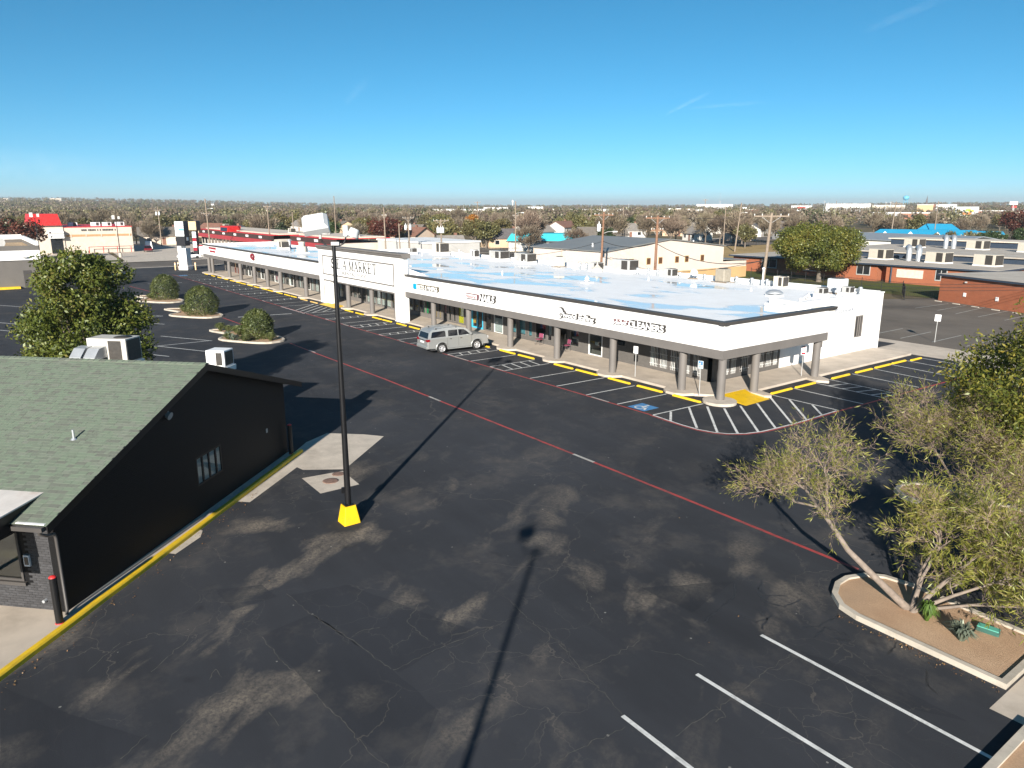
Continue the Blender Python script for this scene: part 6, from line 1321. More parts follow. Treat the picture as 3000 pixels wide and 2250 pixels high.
for dx in (-1.0, 1.0): wire('overhead wire between the dark-transformer pole and the wide-crossarm pole', off('a', dx), off('b', dx), .3, .012); wire('overhead wire between the wide-crossarm pole and the leaning pole', off('b', dx), off('c', dx), .4, .012)
wire('sagging black service cable from the wide-crossarm pole to the leaning pole', off('b', 0, -3.1), off('c', 0, -4.4), 1.2, .035); wire('sagging black cable between the two poles before the beige building', off('a', 0, -3.4), off('b', 0, -3.0), .6, .035); wire('black service cable running down from the dark-transformer pole to the roof', off('a', 0, -3.4), (-79.5, 58.6, 4.7), .4, .025); wire('cable from the leaning pole down to the white roof', off('c', 0, -4.4), (-50.0, 58.7, 4.7), .2, .025)
for k in range(3): wire('low cable from the leaning pole towards the school', off('c', 0, -6.0 - .35 * k), (-22, 99, 4.0 - .3 * k), .8, .02)
wire('low slack cable across the beige gable wall', off('a', 0, -5.3), off('c', 0, -6.2), .9, .018)
for dx in (-.9, .9): wire('overhead wire along the row of transformer poles', off('d', dx), off('e', dx), .3, .012); wire('overhead wire running on to the tall plain pole', off('e', dx), off('f', dx), .3, .012)
wire('long street wire crossing in front of the tree tops', off('j'), off('h'), .5, .03, group='street wires'); wire('long street wire leaving towards the cream building', off('j'), (-215, -30, 10.2), .6, .03, group='street wires'); wire('long street wire above the red-awning shops', off('h'), off('f', 0, .5), .8, .025, group='street wires'); wire('long wire above the flat white roof', off('f', 0, -.5), off('k', 0, 1.5), .8, .02, group='street wires'); wire('long wire through the bare trees', off('k', 0, 1.5), off('n'), .6, .02, group='street wires')
# ------------------------------------------------------------------ pylon signs and street corner
o = thing('pylon_sign', 'tall white pylon sign with blank panels and black sides at the lot entrance', 'sign', (-142.7, 32.5, 0), R(45)); PNL = mat('pylon_panel', (.74, .77, .78), .4, .05); BLK = mat('pylon_black', (.015, .015, .018), .4)
b = MB(); b.box(-.78, -.72, 0, -.05, .72, 4.3); b.box(.05, -.72, 0, .78, .72, 3.9); b.build('leg', WHITE, o, False); b = MB(); b.box(-.9, -.85, 0, .9, .85, .75); b.build('plinth', WHITE, o, False, .1); b = MB(); b.box(-.84, -.78, 4.3, .84, .78, 5.95); b.build('lower_cabinet', BLK, o, False); b = MB(); b.box(-.86, -.78, 5.95, .86, .78, 8.6); cb = b.build('cabinet', BLK, o, False)
for z0, z1 in ((6.0, 6.5), (6.55, 6.95), (7.0, 7.45), (7.5, 7.8), (7.85, 8.55)): b = MB(); b.box(-.83, -.81, z0, .83, -.78, z1); b.build('panel', PNL, cb, False)
b = MB(); b.box(-.1, -.825, 7.02, .8, -.811, 7.3); b.build('marking', mat('pylon_teal', (.10, .38, .42), .4), cb, False); b = MB(); b.box(.87, -.2, 5.2, .89, .35, 5.8); b.build('marking', SWHITE, cb, False)
for x, y in ((-144.2, 31.6), (-143.4, 30.9), (-141.5, 33.9)): o = thing('bollard', 'slim cream bollard beside the pylon sign', 'bollard', (x, y, 0), group='cream bollards by the pylon'); b = MB(); b.lathe([(.13, 0), (.13, 1.25), (.08, 1.35), (.01, 1.37)], (0, 0, 0), 10); b.build('post', mat('cream_bollard', (.75, .5, .28), .6), o, False); b = MB(); b.lathe([(.135, 1.0), (.135, 1.12)], (0, 0, 0), 10); b.build('band', SWHITE, o, False)
o = thing('pylon_sign', 'rounded tan sign box on a dark post across the street', 'sign', (-186, 45.2, 0), R(45)); b = MB(); b.box(-.5, -.5, 0, .5, .5, 5.6); b.build('post', BLK, o, False)
for k in range(6): b = MB(); b.box(-.48, -.54, 1.0 + k * .75, .48, -.5, 1.62 + k * .75); b.build('panel', (SRED, SWHITE, PNL)[k % 3], o, False)
b = MB(); b.box(-1.1, -.9, 5.6, 1.1, .9, 7.9); b.build('cabinet', BLK, o, False, .3); b = MB(); b.box(-.95, -.96, 5.75, .95, -.9, 7.75); b.build('face', mat('tan_sign_face', (.62, .47, .26), .5), o, False, .25)
o = thing('price_sign', 'low white sign board at the far street corner', 'sign', (-178, 44.6, 0), R(40)); b = MB(); b.box(-.9, -.1, .5, .9, .1, 2.6); b.build('board', SWHITE, o, False); b = MB(); b.box(-.9, -.13, 2.3, .9, -.1, 2.6); b.build('header', SRED, o, False); b = MB(); b.box(-.6, -.12, .9, .6, -.1, 1.1); b.build('marking', GALVM, o, False); b = MB(); b.box(-.2, -.08, 0, .2, .08, .5); b.build('post', GALVM, o, False)
# ------------------------------------------------------------------ cream building with the red mansard, across the street
CRM = brickmat('cream_block', (.60, .52, .44), (.57, .49, .41), (.50, .43, .36), .4, .2, axis='xy', bmp=.3); REDM = ribmat('red_standing_seam', (.55, .02, .02), 'Y'); TANB = mat('tan_band', (.45, .26, .13), .8)
X0 = -209
o = thing('cream_building', 'cream block building with a red mansard corner and red trim', 'building', (-220, 28, 0)); b = MB(); b.box(-236, 20.8, 0, X0, 35.7, 6.2); b.box(-236, 14.5, 0, X0 + .2, 20.8, 6.8); b.build('wall', CRM, o)
b = MB(); b.box(-236.2, 20.9, 6.2, X0 + .12, 35.82, 6.36); b.build('red_coping', RED, o); b = MB(); b.box(X0, 21.2, 4.0, X0 + .06, 35.5, 4.5); bd = b.build('tan_band', TANB, o)
for y in (22.2, 25.4, 28.7, 32, 35): b = MB(); b.box(X0, y, 3.9, X0 + .12, y + .18, 4.55); b.build('pilaster_block', CRM, o)
b = MB(); b.loft([[(X0 + 1.0, 13.9, 6.75), (X0 + 1.0, 20.6, 6.75), (-222, 20.6, 6.75), (-222, 13.9, 6.75)], [(X0 - .6, 14.4, 9.4), (X0 - .6, 20.1, 9.4), (-221, 20.1, 9.4), (-221, 14.4, 9.4)]]); b.build('mansard', REDM, o)
b = MB(); b.box(X0 + .2, 17.9, 0.1, X0 + .25, 20.4, 3.7); b.build('doorway', DGLASS, o)
for z in (3.9, 4.5, 5.1): b = MB(); b.loft([[(X0 + .2, 17.7, z), (X0 + .2, 20.7, z), (X0 + 1.4, 20.7, z - .15), (X0 + 1.4, 17.7, z - .15)], [(X0 + .2, 17.7, z + .5), (X0 + .2, 20.7, z + .5), (X0 + 1.2, 20.7, z + .3), (X0 + 1.2, 17.7, z + .3)]]); b.build('awning_tier', SWHITE, o)
b = MB(); x = 24.6
while x < 32.0:
    wd = rr_.uniform(.18, .34); b.box(X0, x, 5.3, X0 + .05, x + wd, 5.75); x += wd + (.08 if rr_.random() < .85 else .35)
b.build('lettering', STXT, o)
b = MB(); b.box(-234, 21.5, 6.2, -212, 35.2, 6.28); b.build('roof', GRAV, o)
for i, (x, y) in enumerate(((-213, 22.4), (-214, 27.5), (-213.5, 30), (-214, 33))): package_unit('rooftop_unit', 'white unit on the roof of the cream building, %s' % ('next to the red mansard', 'behind the dark lettering', 'between two other units', 'at the ladder end')[i], (x, y, 6.28), R(90), 2.0, 1.2, .9, HVACW, 'units on the cream building', duct=False, legs=.1)
o = thing('guard_rail', 'red guard rail along the foot of the cream wall', 'rail', (X0 + 1.2, 30, 0)); b = MB(); b.tube([(X0 + 1.2, 25.5, 1.5), (X0 + 1.2, 35.3, 1.5)], .07, 6); b.build('rail', RED, o)
for y in (25.6, 28.7, 31.8, 34.9): b = MB(); b.tube([(X0 + 1.2, y, 0), (X0 + 1.2, y, 1.5)], .08, 6); b.build('post', RED, o)
def street_lamp(x, y, h_, lb, z0=0): o = thing('lamp_post', lb, 'lamp post', (x, y, z0), group='far lamp posts'); b = MB(); b.lathe([(.35, 0), (.35, .9), (.3, .95)], (0, 0, 0), 10); b.build('base', CONCL, o, False); b = MB(); b.cyl((0, 0, .9), (0, 0, h_), .1, .07, 8); b.build('pole', BLACKP, o, False); b = MB(); b.tube([(-.1, -.5, h_ + .3), (0, -.3, h_), (0, .3, h_), (.1, .5, h_ + .3)], .04, 6); b.build('arm', BLACKP, o, False); b = MB(); b.cbox((0, -.55, h_ + .6), (.1, .28, .42)); b.build('lamp_head', INS, o, False); b = MB(); b.cbox((0, .55, h_ + .5), (.1, .2, .3)); b.build('lamp_head', INS, o, False)
street_lamp(-187.4, 29.1, 8.2, 'dark lamp post on a concrete base before the cream wall'); street_lamp(-170, 12.5, 9.0, 'dark lamp post in front of the red mansard roof')
# red car and van by the cream building
def simple_car(lb, loc, rz, paint, L=4.6, H_=1.5, name='parked_car', van=False):
    o = thing(name, lb, 'car', loc, rz, 'cars in the distance'); W_ = .9; b = MB(); pr = [(-L / 2, .35), (-L / 2, .85), (-L / 2 + .3, .95), (L / 2 - .9, .95), (L / 2 - .1, .8), (L / 2, .35)]
    b.loft([[(x, y, z) for x, z in pr] for y in (-W_, W_)]); b.build('body', paint, o, False, .06)
    cb = [(-L / 2 + .1, .95), (-L / 2 + .35, H_), (L * .12 if not van else L * .3, H_), (L * .27 if not van else L * .4, .95)]; b = MB(); b.loft([[(x, y * (1 if z < 1 else .86), z) for x, z in cb] for y in (-W_ + .06, W_ - .06)]); b.build('cabin', TINT if not van else paint, o, False, .05)
    b = MB(); b.loft([[(x, y * .87, H_ + dz) for x, dz in ((-L / 2 + .36, -.02), (-L / 2 + .36, .03), (L * .11, .03), (L * .11, -.02))] for y in (-W_ + .06, W_ - .06)]); b.build('roof_panel', paint, o, False)
    for x in (-L * .3, L * .3):
        for y in (-W_, W_): b = MB(); b.tube([(x, y - .08, .32), (x, y + .08, .32)], .32, 14); b.build('wheel', RUBBER, o, False)
    for y in (-.6, .6): b = MB(); b.box(-L / 2 - .02, y - .18, .68, -L / 2 + .05, y + .18, .84); b.build('tail_lamp', TAIL, o, False)
simple_car('dark red car stopped beside the cream wall', (-207, 38.6, .004), R(170), mat('dark_red_car', (.12, .01, .015), .3)); simple_car('white van behind the dark red car', (-216, 40.5, .004), R(170), HVACW, 5.4, 2.2, 'parked_van', True); simple_car('pale car passing behind the pylon sign', (-171.5, 40, .09), R(95), HVACW)
# ------------------------------------------------------------------ grey flat-roofed building on the left
GB = mat('grey_stucco', (.125, .115, .105), .85, .1, .5); o = thing('flat_building', 'grey stucco building with a white band and yellow kerb at the left edge', 'building', (-130, -2, 0))
b = MB(); b.box(-150, -30, 0, -124, 9, 3.88); b.build('wall', GB, o); b = MB(); b.box(-150.1, -30.1, 3.88, -123.8, 9.1, 5.2); b.build('white_band', WHITE, o); b = MB(); b.box(-124.2, -30, 5.2, -123.85, 9.05, 5.85); b.box(-150, 8.7, 5.2, -124.2, 9.05, 5.85); b.box(-150, -30, 5.2, -149.6, 8.7, 5.85); b.build('parapet', GB, o)
b = MB(); b.box(-149.6, -30, 5.2, -124.2, 8.7, 5.3); b.build('roof', mat('tan_roof', (.42, .3, .18), .9), o); b = MB(); b.box(-149.8, 8.7, 5.85, -124.2, 9.1, 6.4); b.box(-150, -10, 5.85, -149.4, 8.7, 6.6); b.build('rear_parapet', WHITE, o)
b = MB(); b.box(-124, 6.8, 0, -123.95, 7.75, 2.45); d_ = b.build('door', GREYD, o); b = MB(); b.box(-123.95, 6.9, 1.0, -123.9, 7.05, 1.1); b.build('handle', CHROME, d_); b = MB(); b.box(-123.8, 7.0, 4.2, -123.5, 7.5, 4.4); b.build('wall_lamp', GALVM, o); slab('yellow_kerb', rect(-124, -30, -123.2, 6.2), -.01, .3, YEL)
o = thing('exhaust_fan', 'round grey exhaust fan on the tan roof at the left edge', 'fan', (-131, 4.8, 5.3)); b = MB(); b.tube([(0, 0, .8), (.5, 0, .8)], .75, 18); b.build('housing', GALVM, o, False); b = MB(); b.box(-.8, -.6, 0, .8, .6, .25); b.build('curb', GALVM, o, False)
o = thing('dumpster', 'dark waste container standing beside the leafy tree', 'dumpster', (-121.8, 18.4, 0), R(10)); b = MB(); b.loft([[(-.9, -.8, .15), (.9, -.8, .15), (.9, .8, .15), (-.9, .8, .15)], [(-1.0, -1.0, 1.3), (1.0, -1.0, 1.3), (1.0, 1.0, 1.3), (-1.0, 1.0, 1.3)]]); b.build('bin', mat('dark_bin', (.03, .035, .045), .5), o, False); b = MB(); b.loft([[(-1.05, -1.05, 1.3), (1.05, -1.05, 1.3), (1.05, 1.05, 1.3), (-1.05, 1.05, 1.3)], [(-1.05, -1.05, 1.36), (1.05, -1.05, 1.36), (1.05, 1.05, 1.55), (-1.05, 1.05, 1.55)]]); b.build('lid', BLK, o, False); b = MB(); b.box(-.8, -.7, 0, .8, .7, .15); b.build('skids', BLK, o, False)
# ------------------------------------------------------------------ shops with the red awning
REDA = ribmat('red_awning_metal', (.36, .04, .04), 'X'); BRN = mat('dark_brown_band', (.045, .025, .022), .5); STONE = mat('pale_shopfront', (.5, .46, .4), .8, .1, .4)
def awning_shop(lb, x0, x1, y0, d):
    o = thing('awning_shop', lb, 'building', ((x0 + x1) / 2, y0 + 5, 0)); b = MB(); b.box(x0, y0 + 1.6, 0, x1, y0 + d, 3.6); b.build('wall', STONE, o)
    b = MB(); b.box(x0 - .1, y0 + 1.0, 3.35, x1 + .1, y0 + 1.6, 4.5); b.build('fascia', BRN, o); b = MB(); b.box(x0 - .12, y0 + .95, 4.5, x1 + .12, y0 + d, 4.62); b.build('red_coping', RED, o)
    b = MB(); b.loft([[(x, y0, 2.55), (x, y0 + 1.0, 3.4), (x, y0 + 1.0, 3.3), (x, y0 + .05, 2.45)] for x in (x0 - .2, x1 + .2)]); b.build('awning', REDA, o); b = MB(); b.box(x0 + .4, y0 + 3, 4.62, x1 - .4, y0 + d - 1, 4.9); b.build('roof', CREAM, o)
    x = x0 + 1; k = 0
    while x < x1 - 3:
        b = MB(); b.box(x, y0 + 1.52, .4, x + 2.2, y0 + 1.6, 2.5); f = b.build('window', GALVM, o); b = MB(); b.box(x + .1, y0 + 1.48, .5, x + 2.1, y0 + 1.52, 2.4); b.build('pane', DGLASS, f)
        if k % 3 == 1: b = MB(); b.box(x, y0 + .94, 3.7, x + 2.0, y0 + .999, 4.2); b.build('shop_board', SWHITE, o)
        x += 3.4; k += 1
    for x in (x0 + 4, x1 - 5): package_unit('rooftop_unit', 'pale unit on the roof of the red-awning shops', (x, y0 + 7, 4.9), 0, 1.8, 1.3, 1.0, HVACB, 'units on the red-awning shops', duct=False, fan=False, legs=.1)
    return o
o = awning_shop('long low shops with a dark band and red metal awning across the street', -238, -174, 58.0, 15)
b = MB(); b.loft([[(-214, 58.6, 4.4), (-207, 58.6, 4.4), (-206.2, 58.6, 6.0), (-213.2, 58.6, 6.0)], [(-214, 62, 4.6), (-207, 62, 4.6), (-206.2, 62, 6.0), (-213.2, 62, 6.0)]]); b.build('raised_gable', RED, o); b = MB(); b.loft([[(-213.2, 58.5, 4.6), (-207.5, 58.5, 4.6), (-207, 58.5, 5.6), (-212.7, 58.5, 5.6)], [(-213.2, 58.58, 4.6), (-207.5, 58.58, 4.6), (-207, 58.58, 5.6), (-212.7, 58.58, 5.6)]]); b.build('gable_window', mat('gable_glass', (.03, .05, .09), .15), o)
awning_shop('nearer end of the red-awning shops with a hanging white sign', -171, -146, 61.5, 14)
GBW = mat('pale_grey_block', (.45, .44, .42), .8, .08, .4)
o = thing('block_building', 'plain pale grey block building behind the white shop roof', 'building', (-135, 78, 0)); b = MB(); b.box(-145, 72, 0, -124, 84, 4.2); b.build('wall', GBW, o); b = MB(); b.box(-145.2, 71.8, 4.2, -123.8, 84.2, 4.5); b.build('parapet', WHITE, o)
def sector(x, y):
    a = math.degrees(math.atan2(y, x)) - YAW; px = 1500 - 2212 * math.tan(R(a))
    for lim, s in ((300, 'beyond the red mansard building'), (620, 'behind the pylon sign'), (1000, 'behind the red-awning shops'), (1280, 'behind the transformer poles'), (1600, 'behind the turquoise-roofed shop'), (1950, 'behind the beige metal building'), (2300, 'beyond the dry field')):
        if px < lim: return s
    return 'beyond the brick school'
# ------------------------------------------------------------------ houses and shops in the middle distance
SHRF = [mat('roof_shingle_%d' % i, c, .9, .2, 1.5) for i, c in enumerate(((.16, .14, .12), (.22, .20, .18), (.20, .10, .07), (.12, .11, .11)))]
SIDE = [mat('house_siding_%d' % i, c, .8, .08, .6) for i, c in enumerate(((.72, .70, .64), (.62, .50, .40), (.45, .44, .42), (.55, .40, .27)))]
BLUM = ribmat('blue_metal_roof', (.02, .27, .46), 'X'); TEALM = ribmat('turquoise_metal_roof', (.03, .42, .50), 'X')
HOUSES = []
def house(lb, x, y, L, W_, h_, rh, rz, si, ri, group=None):
    o = thing('house', lb, 'house', (x, y, ground_z(x, y)), rz, group); b = MB(); b.box(-L / 2, -W_ / 2, -.2, L / 2, W_ / 2, h_)
    for s in (-1, 1): b.face([(s * L / 2, -W_ / 2, h_), (s * L / 2, W_ / 2, h_), (s * L / 2, 0, h_ + rh - .05)] if s > 0 else [(-L / 2, W_ / 2, h_), (-L / 2, -W_ / 2, h_), (-L / 2, 0, h_ + rh - .05)])
    b.build('wall', SIDE[si], o, False); b = MB(); e = .5; s_ = rh / (W_ / 2)
    b.loft([[(xx, -W_ / 2 - e, h_ - e * s_), (xx, 0, h_ + rh), (xx, W_ / 2 + e, h_ - e * s_), (xx, W_ / 2 + e, h_ - e * s_ + .15), (xx, 0, h_ + rh + .16), (xx, -W_ / 2 - e, h_ - e * s_ + .15)] for xx in (-L / 2 - e, L / 2 + e)]); rf = b.build('roof', SHRF[ri], o, False)
    b = MB(); b.box(L * .2, .4, h_ + rh * .5, L * .2 + .7, 1.1, h_ + rh + .7); b.build('chimney', SHRF[2], rf, False)
    for k in (-.3, .28):
        b = MB(); b.box(k * L - .7, -W_ / 2 - .05, .9, k * L + .7, -W_ / 2, 2.2); f = b.build('window', SIDE[0], o, False); b = MB(); b.box(k * L - .6, -W_ / 2 - .08, 1.0, k * L + .6, -W_ / 2 - .05, 2.1); b.build('pane', DGLASS, f, False)
    b = MB(); b.box(L / 2, -.6, .9, L / 2 + .05, .6, 2.1); f = b.build('window', SIDE[0], o, False); b = MB(); b.box(L / 2 + .05, -.5, 1.0, L / 2 + .08, .5, 2.0); b.build('pane', DGLASS, f, False)
    b = MB(); b.box(-.5, -W_ / 2 - .05, 0, .5, -W_ / 2, 2.1); b.build('door', SHRF[2], o, False); HOUSES.append((x, y, max(L, W_) * .7)); return o
house('small white gabled house beyond the dry field, left of the road fence', -164, 199, 9, 6, 2.6, 1.9, R(-20), 0, 1); house('cream gabled house behind two bare trees beyond the dry field', -157, 212, 9, 7, 2.6, 2.0, R(60), 1, 0); house('grey bungalow with white window frames left of the round tree', -150, 232, 13, 8, 2.6, 1.8, R(-30), 2, 3)
house('white plank shed behind the transformer poles', -162.5, 101, 6, 4.5, 2.5, 1.4, R(70), 0, 1); house('low house with a brown roof seen past the lamp arm', -205, 112, 14, 9, 2.7, 2.2, R(20), 1, 2); house('cream house under the trees beside the lamp heads', -235, 128, 13, 9, 2.7, 2.2, R(35), 0, 0)
far_h = random.Random(12)
for px, d in ((150, 320), (330, 360), (480, 250), (640, 300), (705, 260), (760, 340), (900, 350), (1010, 330), (1170, 300), (1290, 330), (1480, 210), (1560, 260), (1650, 320), (1760, 230), (1840, 280), (1900, 350), (1990, 300), (2080, 330), (2200, 300), (2290, 330)):
    q = direction(px, d); a_1, a_2, a_3, a_4 = far_h.uniform(10, 15), far_h.uniform(0, 3), far_h.randrange(4), far_h.randrange(4); house('%s house with a %s roof among trees %s' % (('white', 'cream', 'grey', 'tan')[a_3], ('brown-grey', 'pale grey', 'rust', 'dark')[a_4], sector(q.x, q.y)), q.x, q.y, a_1, 8, 2.8, 2.2, a_2, a_3, a_4, 'distant houses among the trees')
def across(px, d): q = direction(px, d); return (q.x, q.y, 0), math.atan2(-q.x, q.y)
l_, a_ = across(1594, 190); a_ = math.atan2(l_[1], l_[0]) - R(90)
o = thing('blue_roof_shop', 'white shop with a turquoise mansard roof behind the bare trees', 'building', l_, a_); b = MB(); b.box(-9, 0, 0, 9, 9, 2.6); b.build('wall', SIDE[0], o, False); b = MB(); b.loft([[(-9.6, -.6, 2.6), (9.6, -.6, 2.6), (9.6, 9.6, 2.6), (-9.6, 9.6, 2.6)], [(-8.4, .6, 4.4), (8.4, .6, 4.4), (8.4, 8.4, 4.4), (-8.4, 8.4, 4.4)]]); b.build('mansard', TEALM, o, False); b = MB(); b.box(-9.65, -.65, 2.4, 9.65, 9, 2.599); b.build('soffit', BRN, o, False)
for k in range(6): b = MB(); b.box(-8.4 + k * 2.9, -.05, .3, -6.2 + k * 2.9, -.001, 2.2); b.build('window', SIDE[2], o, False)
HOUSES.append((l_[0], l_[1], 16))
# blue-roofed filling-station style canopies right of the round tree
def facing(px, d): q = direction(px, d); return (q.x, q.y, 0), math.atan2(q.y, q.x) - R(90)
WP = SIDE[0]; l_, a_ = facing(2712, 245); HOUSES.append((l_[0], l_[1], 18))
o = thing('blue_canopy', 'long canopy with a bright blue roof and small white gables', 'building', l_, a_)
b = MB(); b.box(-14, -4, 2.5, 14, 4, 3.1); b.build('fascia', WP, o, False); b = MB(); b.loft([[(-14.3, -4.3, 3.1), (14.3, -4.3, 3.1), (14.3, 4.3, 3.1), (-14.3, 4.3, 3.1)], [(-12, -1, 4.7), (12, -1, 4.7), (12, 1, 4.7), (-12, 1, 4.7)]]); b.build('roof', BLUM, o, False)
for x in (-10.5, -4.0, 2.7, 9.6): b = MB(); b.loft([[(x - 1.1, -4.5, 3.05), (x + 1.1, -4.5, 3.05), (x, -4.5, 4.2)], [(x - 1.1, -3, 3.05), (x + 1.1, -3, 3.05), (x, -3, 4.2)]]); b.build('gablet', WP, o, False)
for x in (-13, -7.5, -1.5, 0.6, 12.5):
    for y in (-3.2, 3.2): b = MB(); b.box(x - .25, y - .25, 0, x + .25, y + .25, 2.5); b.build('post', WP, o, False)
l_, a_ = facing(2745, 268); HOUSES.append((l_[0], l_[1], 12)); o = thing('blue_canopy', 'blue hipped roof building behind the long blue canopy', 'building', l_, a_); b = MB(); b.box(-6, -4, 0, 6, 5, 3.3); b.build('wall', WP, o, False); b = MB(); b.loft([[(-7, -5, 3.3), (7, -5, 3.3), (7, 6, 3.3), (-7, 6, 3.3)], [(-3.4, -.6, 5.9), (3.4, -.6, 5.9), (3.4, .6, 5.9), (-3.4, .6, 5.9)]]); b.build('roof', BLUM, o, False); b = MB(); b.box(-4, -4.1, .5, 4, -4.0, 2.6); b.build('window', DGLASS, o, False)
l_, a_ = facing(2845, 250); HOUSES.append((l_[0], l_[1], 10)); o = thing('blue_canopy', 'white two-part annexe with a blue roof beside the long blue canopy', 'building', l_, a_); b = MB(); b.box(-4.5, -3, 0, 4.5, 4, 2.8); b.build('wall', WP, o, False); b = MB(); b.loft([[(-5, -3.6, 2.8), (5, -3.6, 2.8), (5, 4.6, 2.8), (-5, 4.6, 2.8)], [(-3.4, -.5, 4.2), (3.4, -.5, 4.2), (3.4, .5, 4.2), (-3.4, .5, 4.2)]]); b.build('roof', BLUM, o, False); b = MB(); b.box(-3, -3.1, .6, 3, -3.0, 2.2); b.build('window', DGLASS, o, False)
l_, a_ = facing(2895, 262); HOUSES.append((l_[0], l_[1], 10)); o = thing('blue_canopy', 'small annexe with a blue roof and white pointed dormers', 'building', l_, a_); b = MB(); b.box(-4, -3, 0, 4, 4, 2.6); b.build('wall', WP, o, False); b = MB(); b.loft([[(-4.5, -3.6, 2.6), (4.5, -3.6, 2.6), (4.5, 4.6, 2.6), (-4.5, 4.6, 2.6)], [(-3.4, -.5, 4.0), (3.4, -.5, 4.0), (3.4, .5, 4.0), (-3.4, .5, 4.0)]]); b.build('roof', BLUM, o, False)
for x in (-2.4, 0, 2.4): b = MB(); b.loft([[(x - .8, -3.8, 2.55), (x + .8, -3.8, 2.55), (x, -3.8, 3.9)], [(x - .8, -2.4, 2.55), (x + .8, -2.4, 2.55), (x, -2.4, 3.9)]]); b.build('dormer', WP, o, False)
o = thing('metal_building', 'long cream metal shed with a blue-grey roof behind the school', 'building', (-85, 168, 0), R(-8)); b = MB(); b.box(-22, -4, 0, 18, 14, 3.9); b.build('wall', SIDE[0], o, False); b = MB(); b.loft([[(x, -4.5, 3.85), (x, 5, 5.0), (x, 14.5, 3.85), (x, 14.5, 4.0), (x, 5, 5.15), (x, -4.5, 4.0)] for x in (-22.5, 18.5)]); b.build('roof', mat('blue_grey_roof', (.24, .26, .28), .5), o, False)
for x in (-12, 2, 9): b = MB(); b.box(x, -4.06, 2.0, x + 1.2, -4.0, 2.9); b.build('window', DGLASS, o, False)
HOUSES += [(-85, 172, 26), (-50, 140, 34)]
# ------------------------------------------------------------------ far buildings, water tower, billboard
FW = [mat('far_white', (.75, .74, .72), .7, .05, .05), mat('far_cream', (.6, .52, .42), .7, .08, .05), mat('far_brick', (.34, .16, .10), .8, .1, .05), mat('far_grey', (.36, .36, .37), .7, .1, .05), mat('far_red', (.5, .06, .05), .6)]
def far_building(lb, px0, px1, pyt, d, m, depth=25, rows=0, band=None):
    a, c = direction(px0, d), direction(px1, d); mid = (a + c) / 2; zt = CAMZ + (604 - pyt) / 2212 * d; gz = ground_z(mid.x, mid.y); L = (c - a).length; ang = math.atan2((c - a).y, (c - a).x)
    o = thing('distant_building', lb, 'building', (mid.x, mid.y, gz), ang, 'distant town buildings'); h_ = max(4.0, zt - gz)
    b = MB(); b.box(-L / 2, 0, -1, L / 2, depth, h_); b.build('wall', m, o, False); b = MB(); b.box(-L / 2 - .3, -.3, h_, L / 2 + .3, depth, h_ + .5); b.build('parapet', FW[0] if m != FW[0] else FW[3], o, False)
    n = max(2, int(L / 5)) if rows else 2
    for r_i in range(max(1, rows)):
        for k in range(n): x = -L / 2 + (k + .5) * L / n; z = h_ * (r_i + .45) / max(1, rows); b = MB(); b.box(x - L / n * .3, -.25, z - .6, x + L / n * .3, 0, z + .7); b.build('window', DGLASS, o, False)
    if band: b = MB(); b.box(-L * .2, -.4, h_ * .6, L * .2, -.26, h_ * .9); b.build('sign_board', band, o, False)
    HOUSES.append((mid.x, mid.y, L * .6)); return o
far_building('far white four-storey block above the orange tree line', 1418, 1488, 608, 900, FW[0], rows=3); far_building('long far white building left of the four-storey block', 1270, 1420, 613, 850, FW[0]); far_building('far white block with a stepped top behind the bare trees', 1545, 1590, 606, 950, FW[0], rows=2); far_building('far white sheds in a row right of the stepped block', 1615, 1690, 613, 900, FW[0]); far_building('far pale warehouse near the two slim poles', 1705, 1760, 614, 850, FW[1]); far_building('far white warehouse by the tree tops in the centre', 1765, 1840, 613, 900, FW[0])
far_building('far cream shops with a white roof left of the yellow sign', 1955, 1990, 612, 700, FW[1]); far_building('long far white warehouse on the skyline', 2035, 2140, 599, 1500, FW[0]); far_building('far low white shops behind the leaning pole', 2030, 2075, 613, 750, FW[0]); far_building('far red-roofed restaurant beside the evergreen tree', 2160, 2215, 614, 650, FW[4]); far_building('far white shop with red letters left of the substation', 2310, 2370, 603, 1100, FW[0], band=FW[4]); far_building('far long white hall behind the substation masts', 2410, 2540, 598, 1200, FW[0]); far_building('far pale row of shops right of the hall', 2545, 2640, 602, 1200, FW[1]); far_building('far tan hall under the church spire', 2675, 2722, 601, 900, mat('far_tan', (.55, .37, .2), .7)); far_building('far red brick block left of the billboard', 2630, 2765, 622, 560, FW[2], rows=2); far_building('far white and brick store with a red sign right of the billboard', 2855, 2965, 616, 620, FW[2], band=FW[0]); far_building('far white store at the right edge', 2955, 3010, 617, 640, FW[0], band=FW[4]); far_building('far white hall left of the tall billboard', 2730, 2790, 600, 1300, FW[0]); far_building('far grey sheds before the red brick block', 2545, 2625, 622, 480, FW[3]); far_building('far pale house cluster under the left skyline', 160, 195, 585, 2200, FW[1], 15); far_building('far pale houses below the hill at the left edge', 10, 42, 586, 2100, FW[1], 15); far_building('small far white building in the left woods', 628, 637, 598, 1300, FW[0], 10)
q = direction(2640, 2200); o = thing('water_tower', 'far light blue water tower on the skyline', 'water tower', (q.x, q.y, ground_z(q.x, q.y))); TWR = mat('light_blue_tower', (.12, .45, .65), .5); hz = CAMZ + (604 - 577) / 2212 * 2200 - ground_z(q.x, q.y)
b = MB(); b.lathe([(1, hz - 12), (6.5, hz - 9.5), (7.6, hz - 6), (7.2, hz - 3), (4, hz - .8), (.1, hz)], (0, 0, 0), 20); b.build('tank', TWR, o, False)
for k in range(6): a = k * math.pi / 3; b = MB(); b.cyl((5.5 * math.cos(a), 5.5 * math.sin(a), -1), (5 * math.cos(a), 5 * math.sin(a), hz - 9), .5, None, 6); b.build('leg', TWR, o, False)
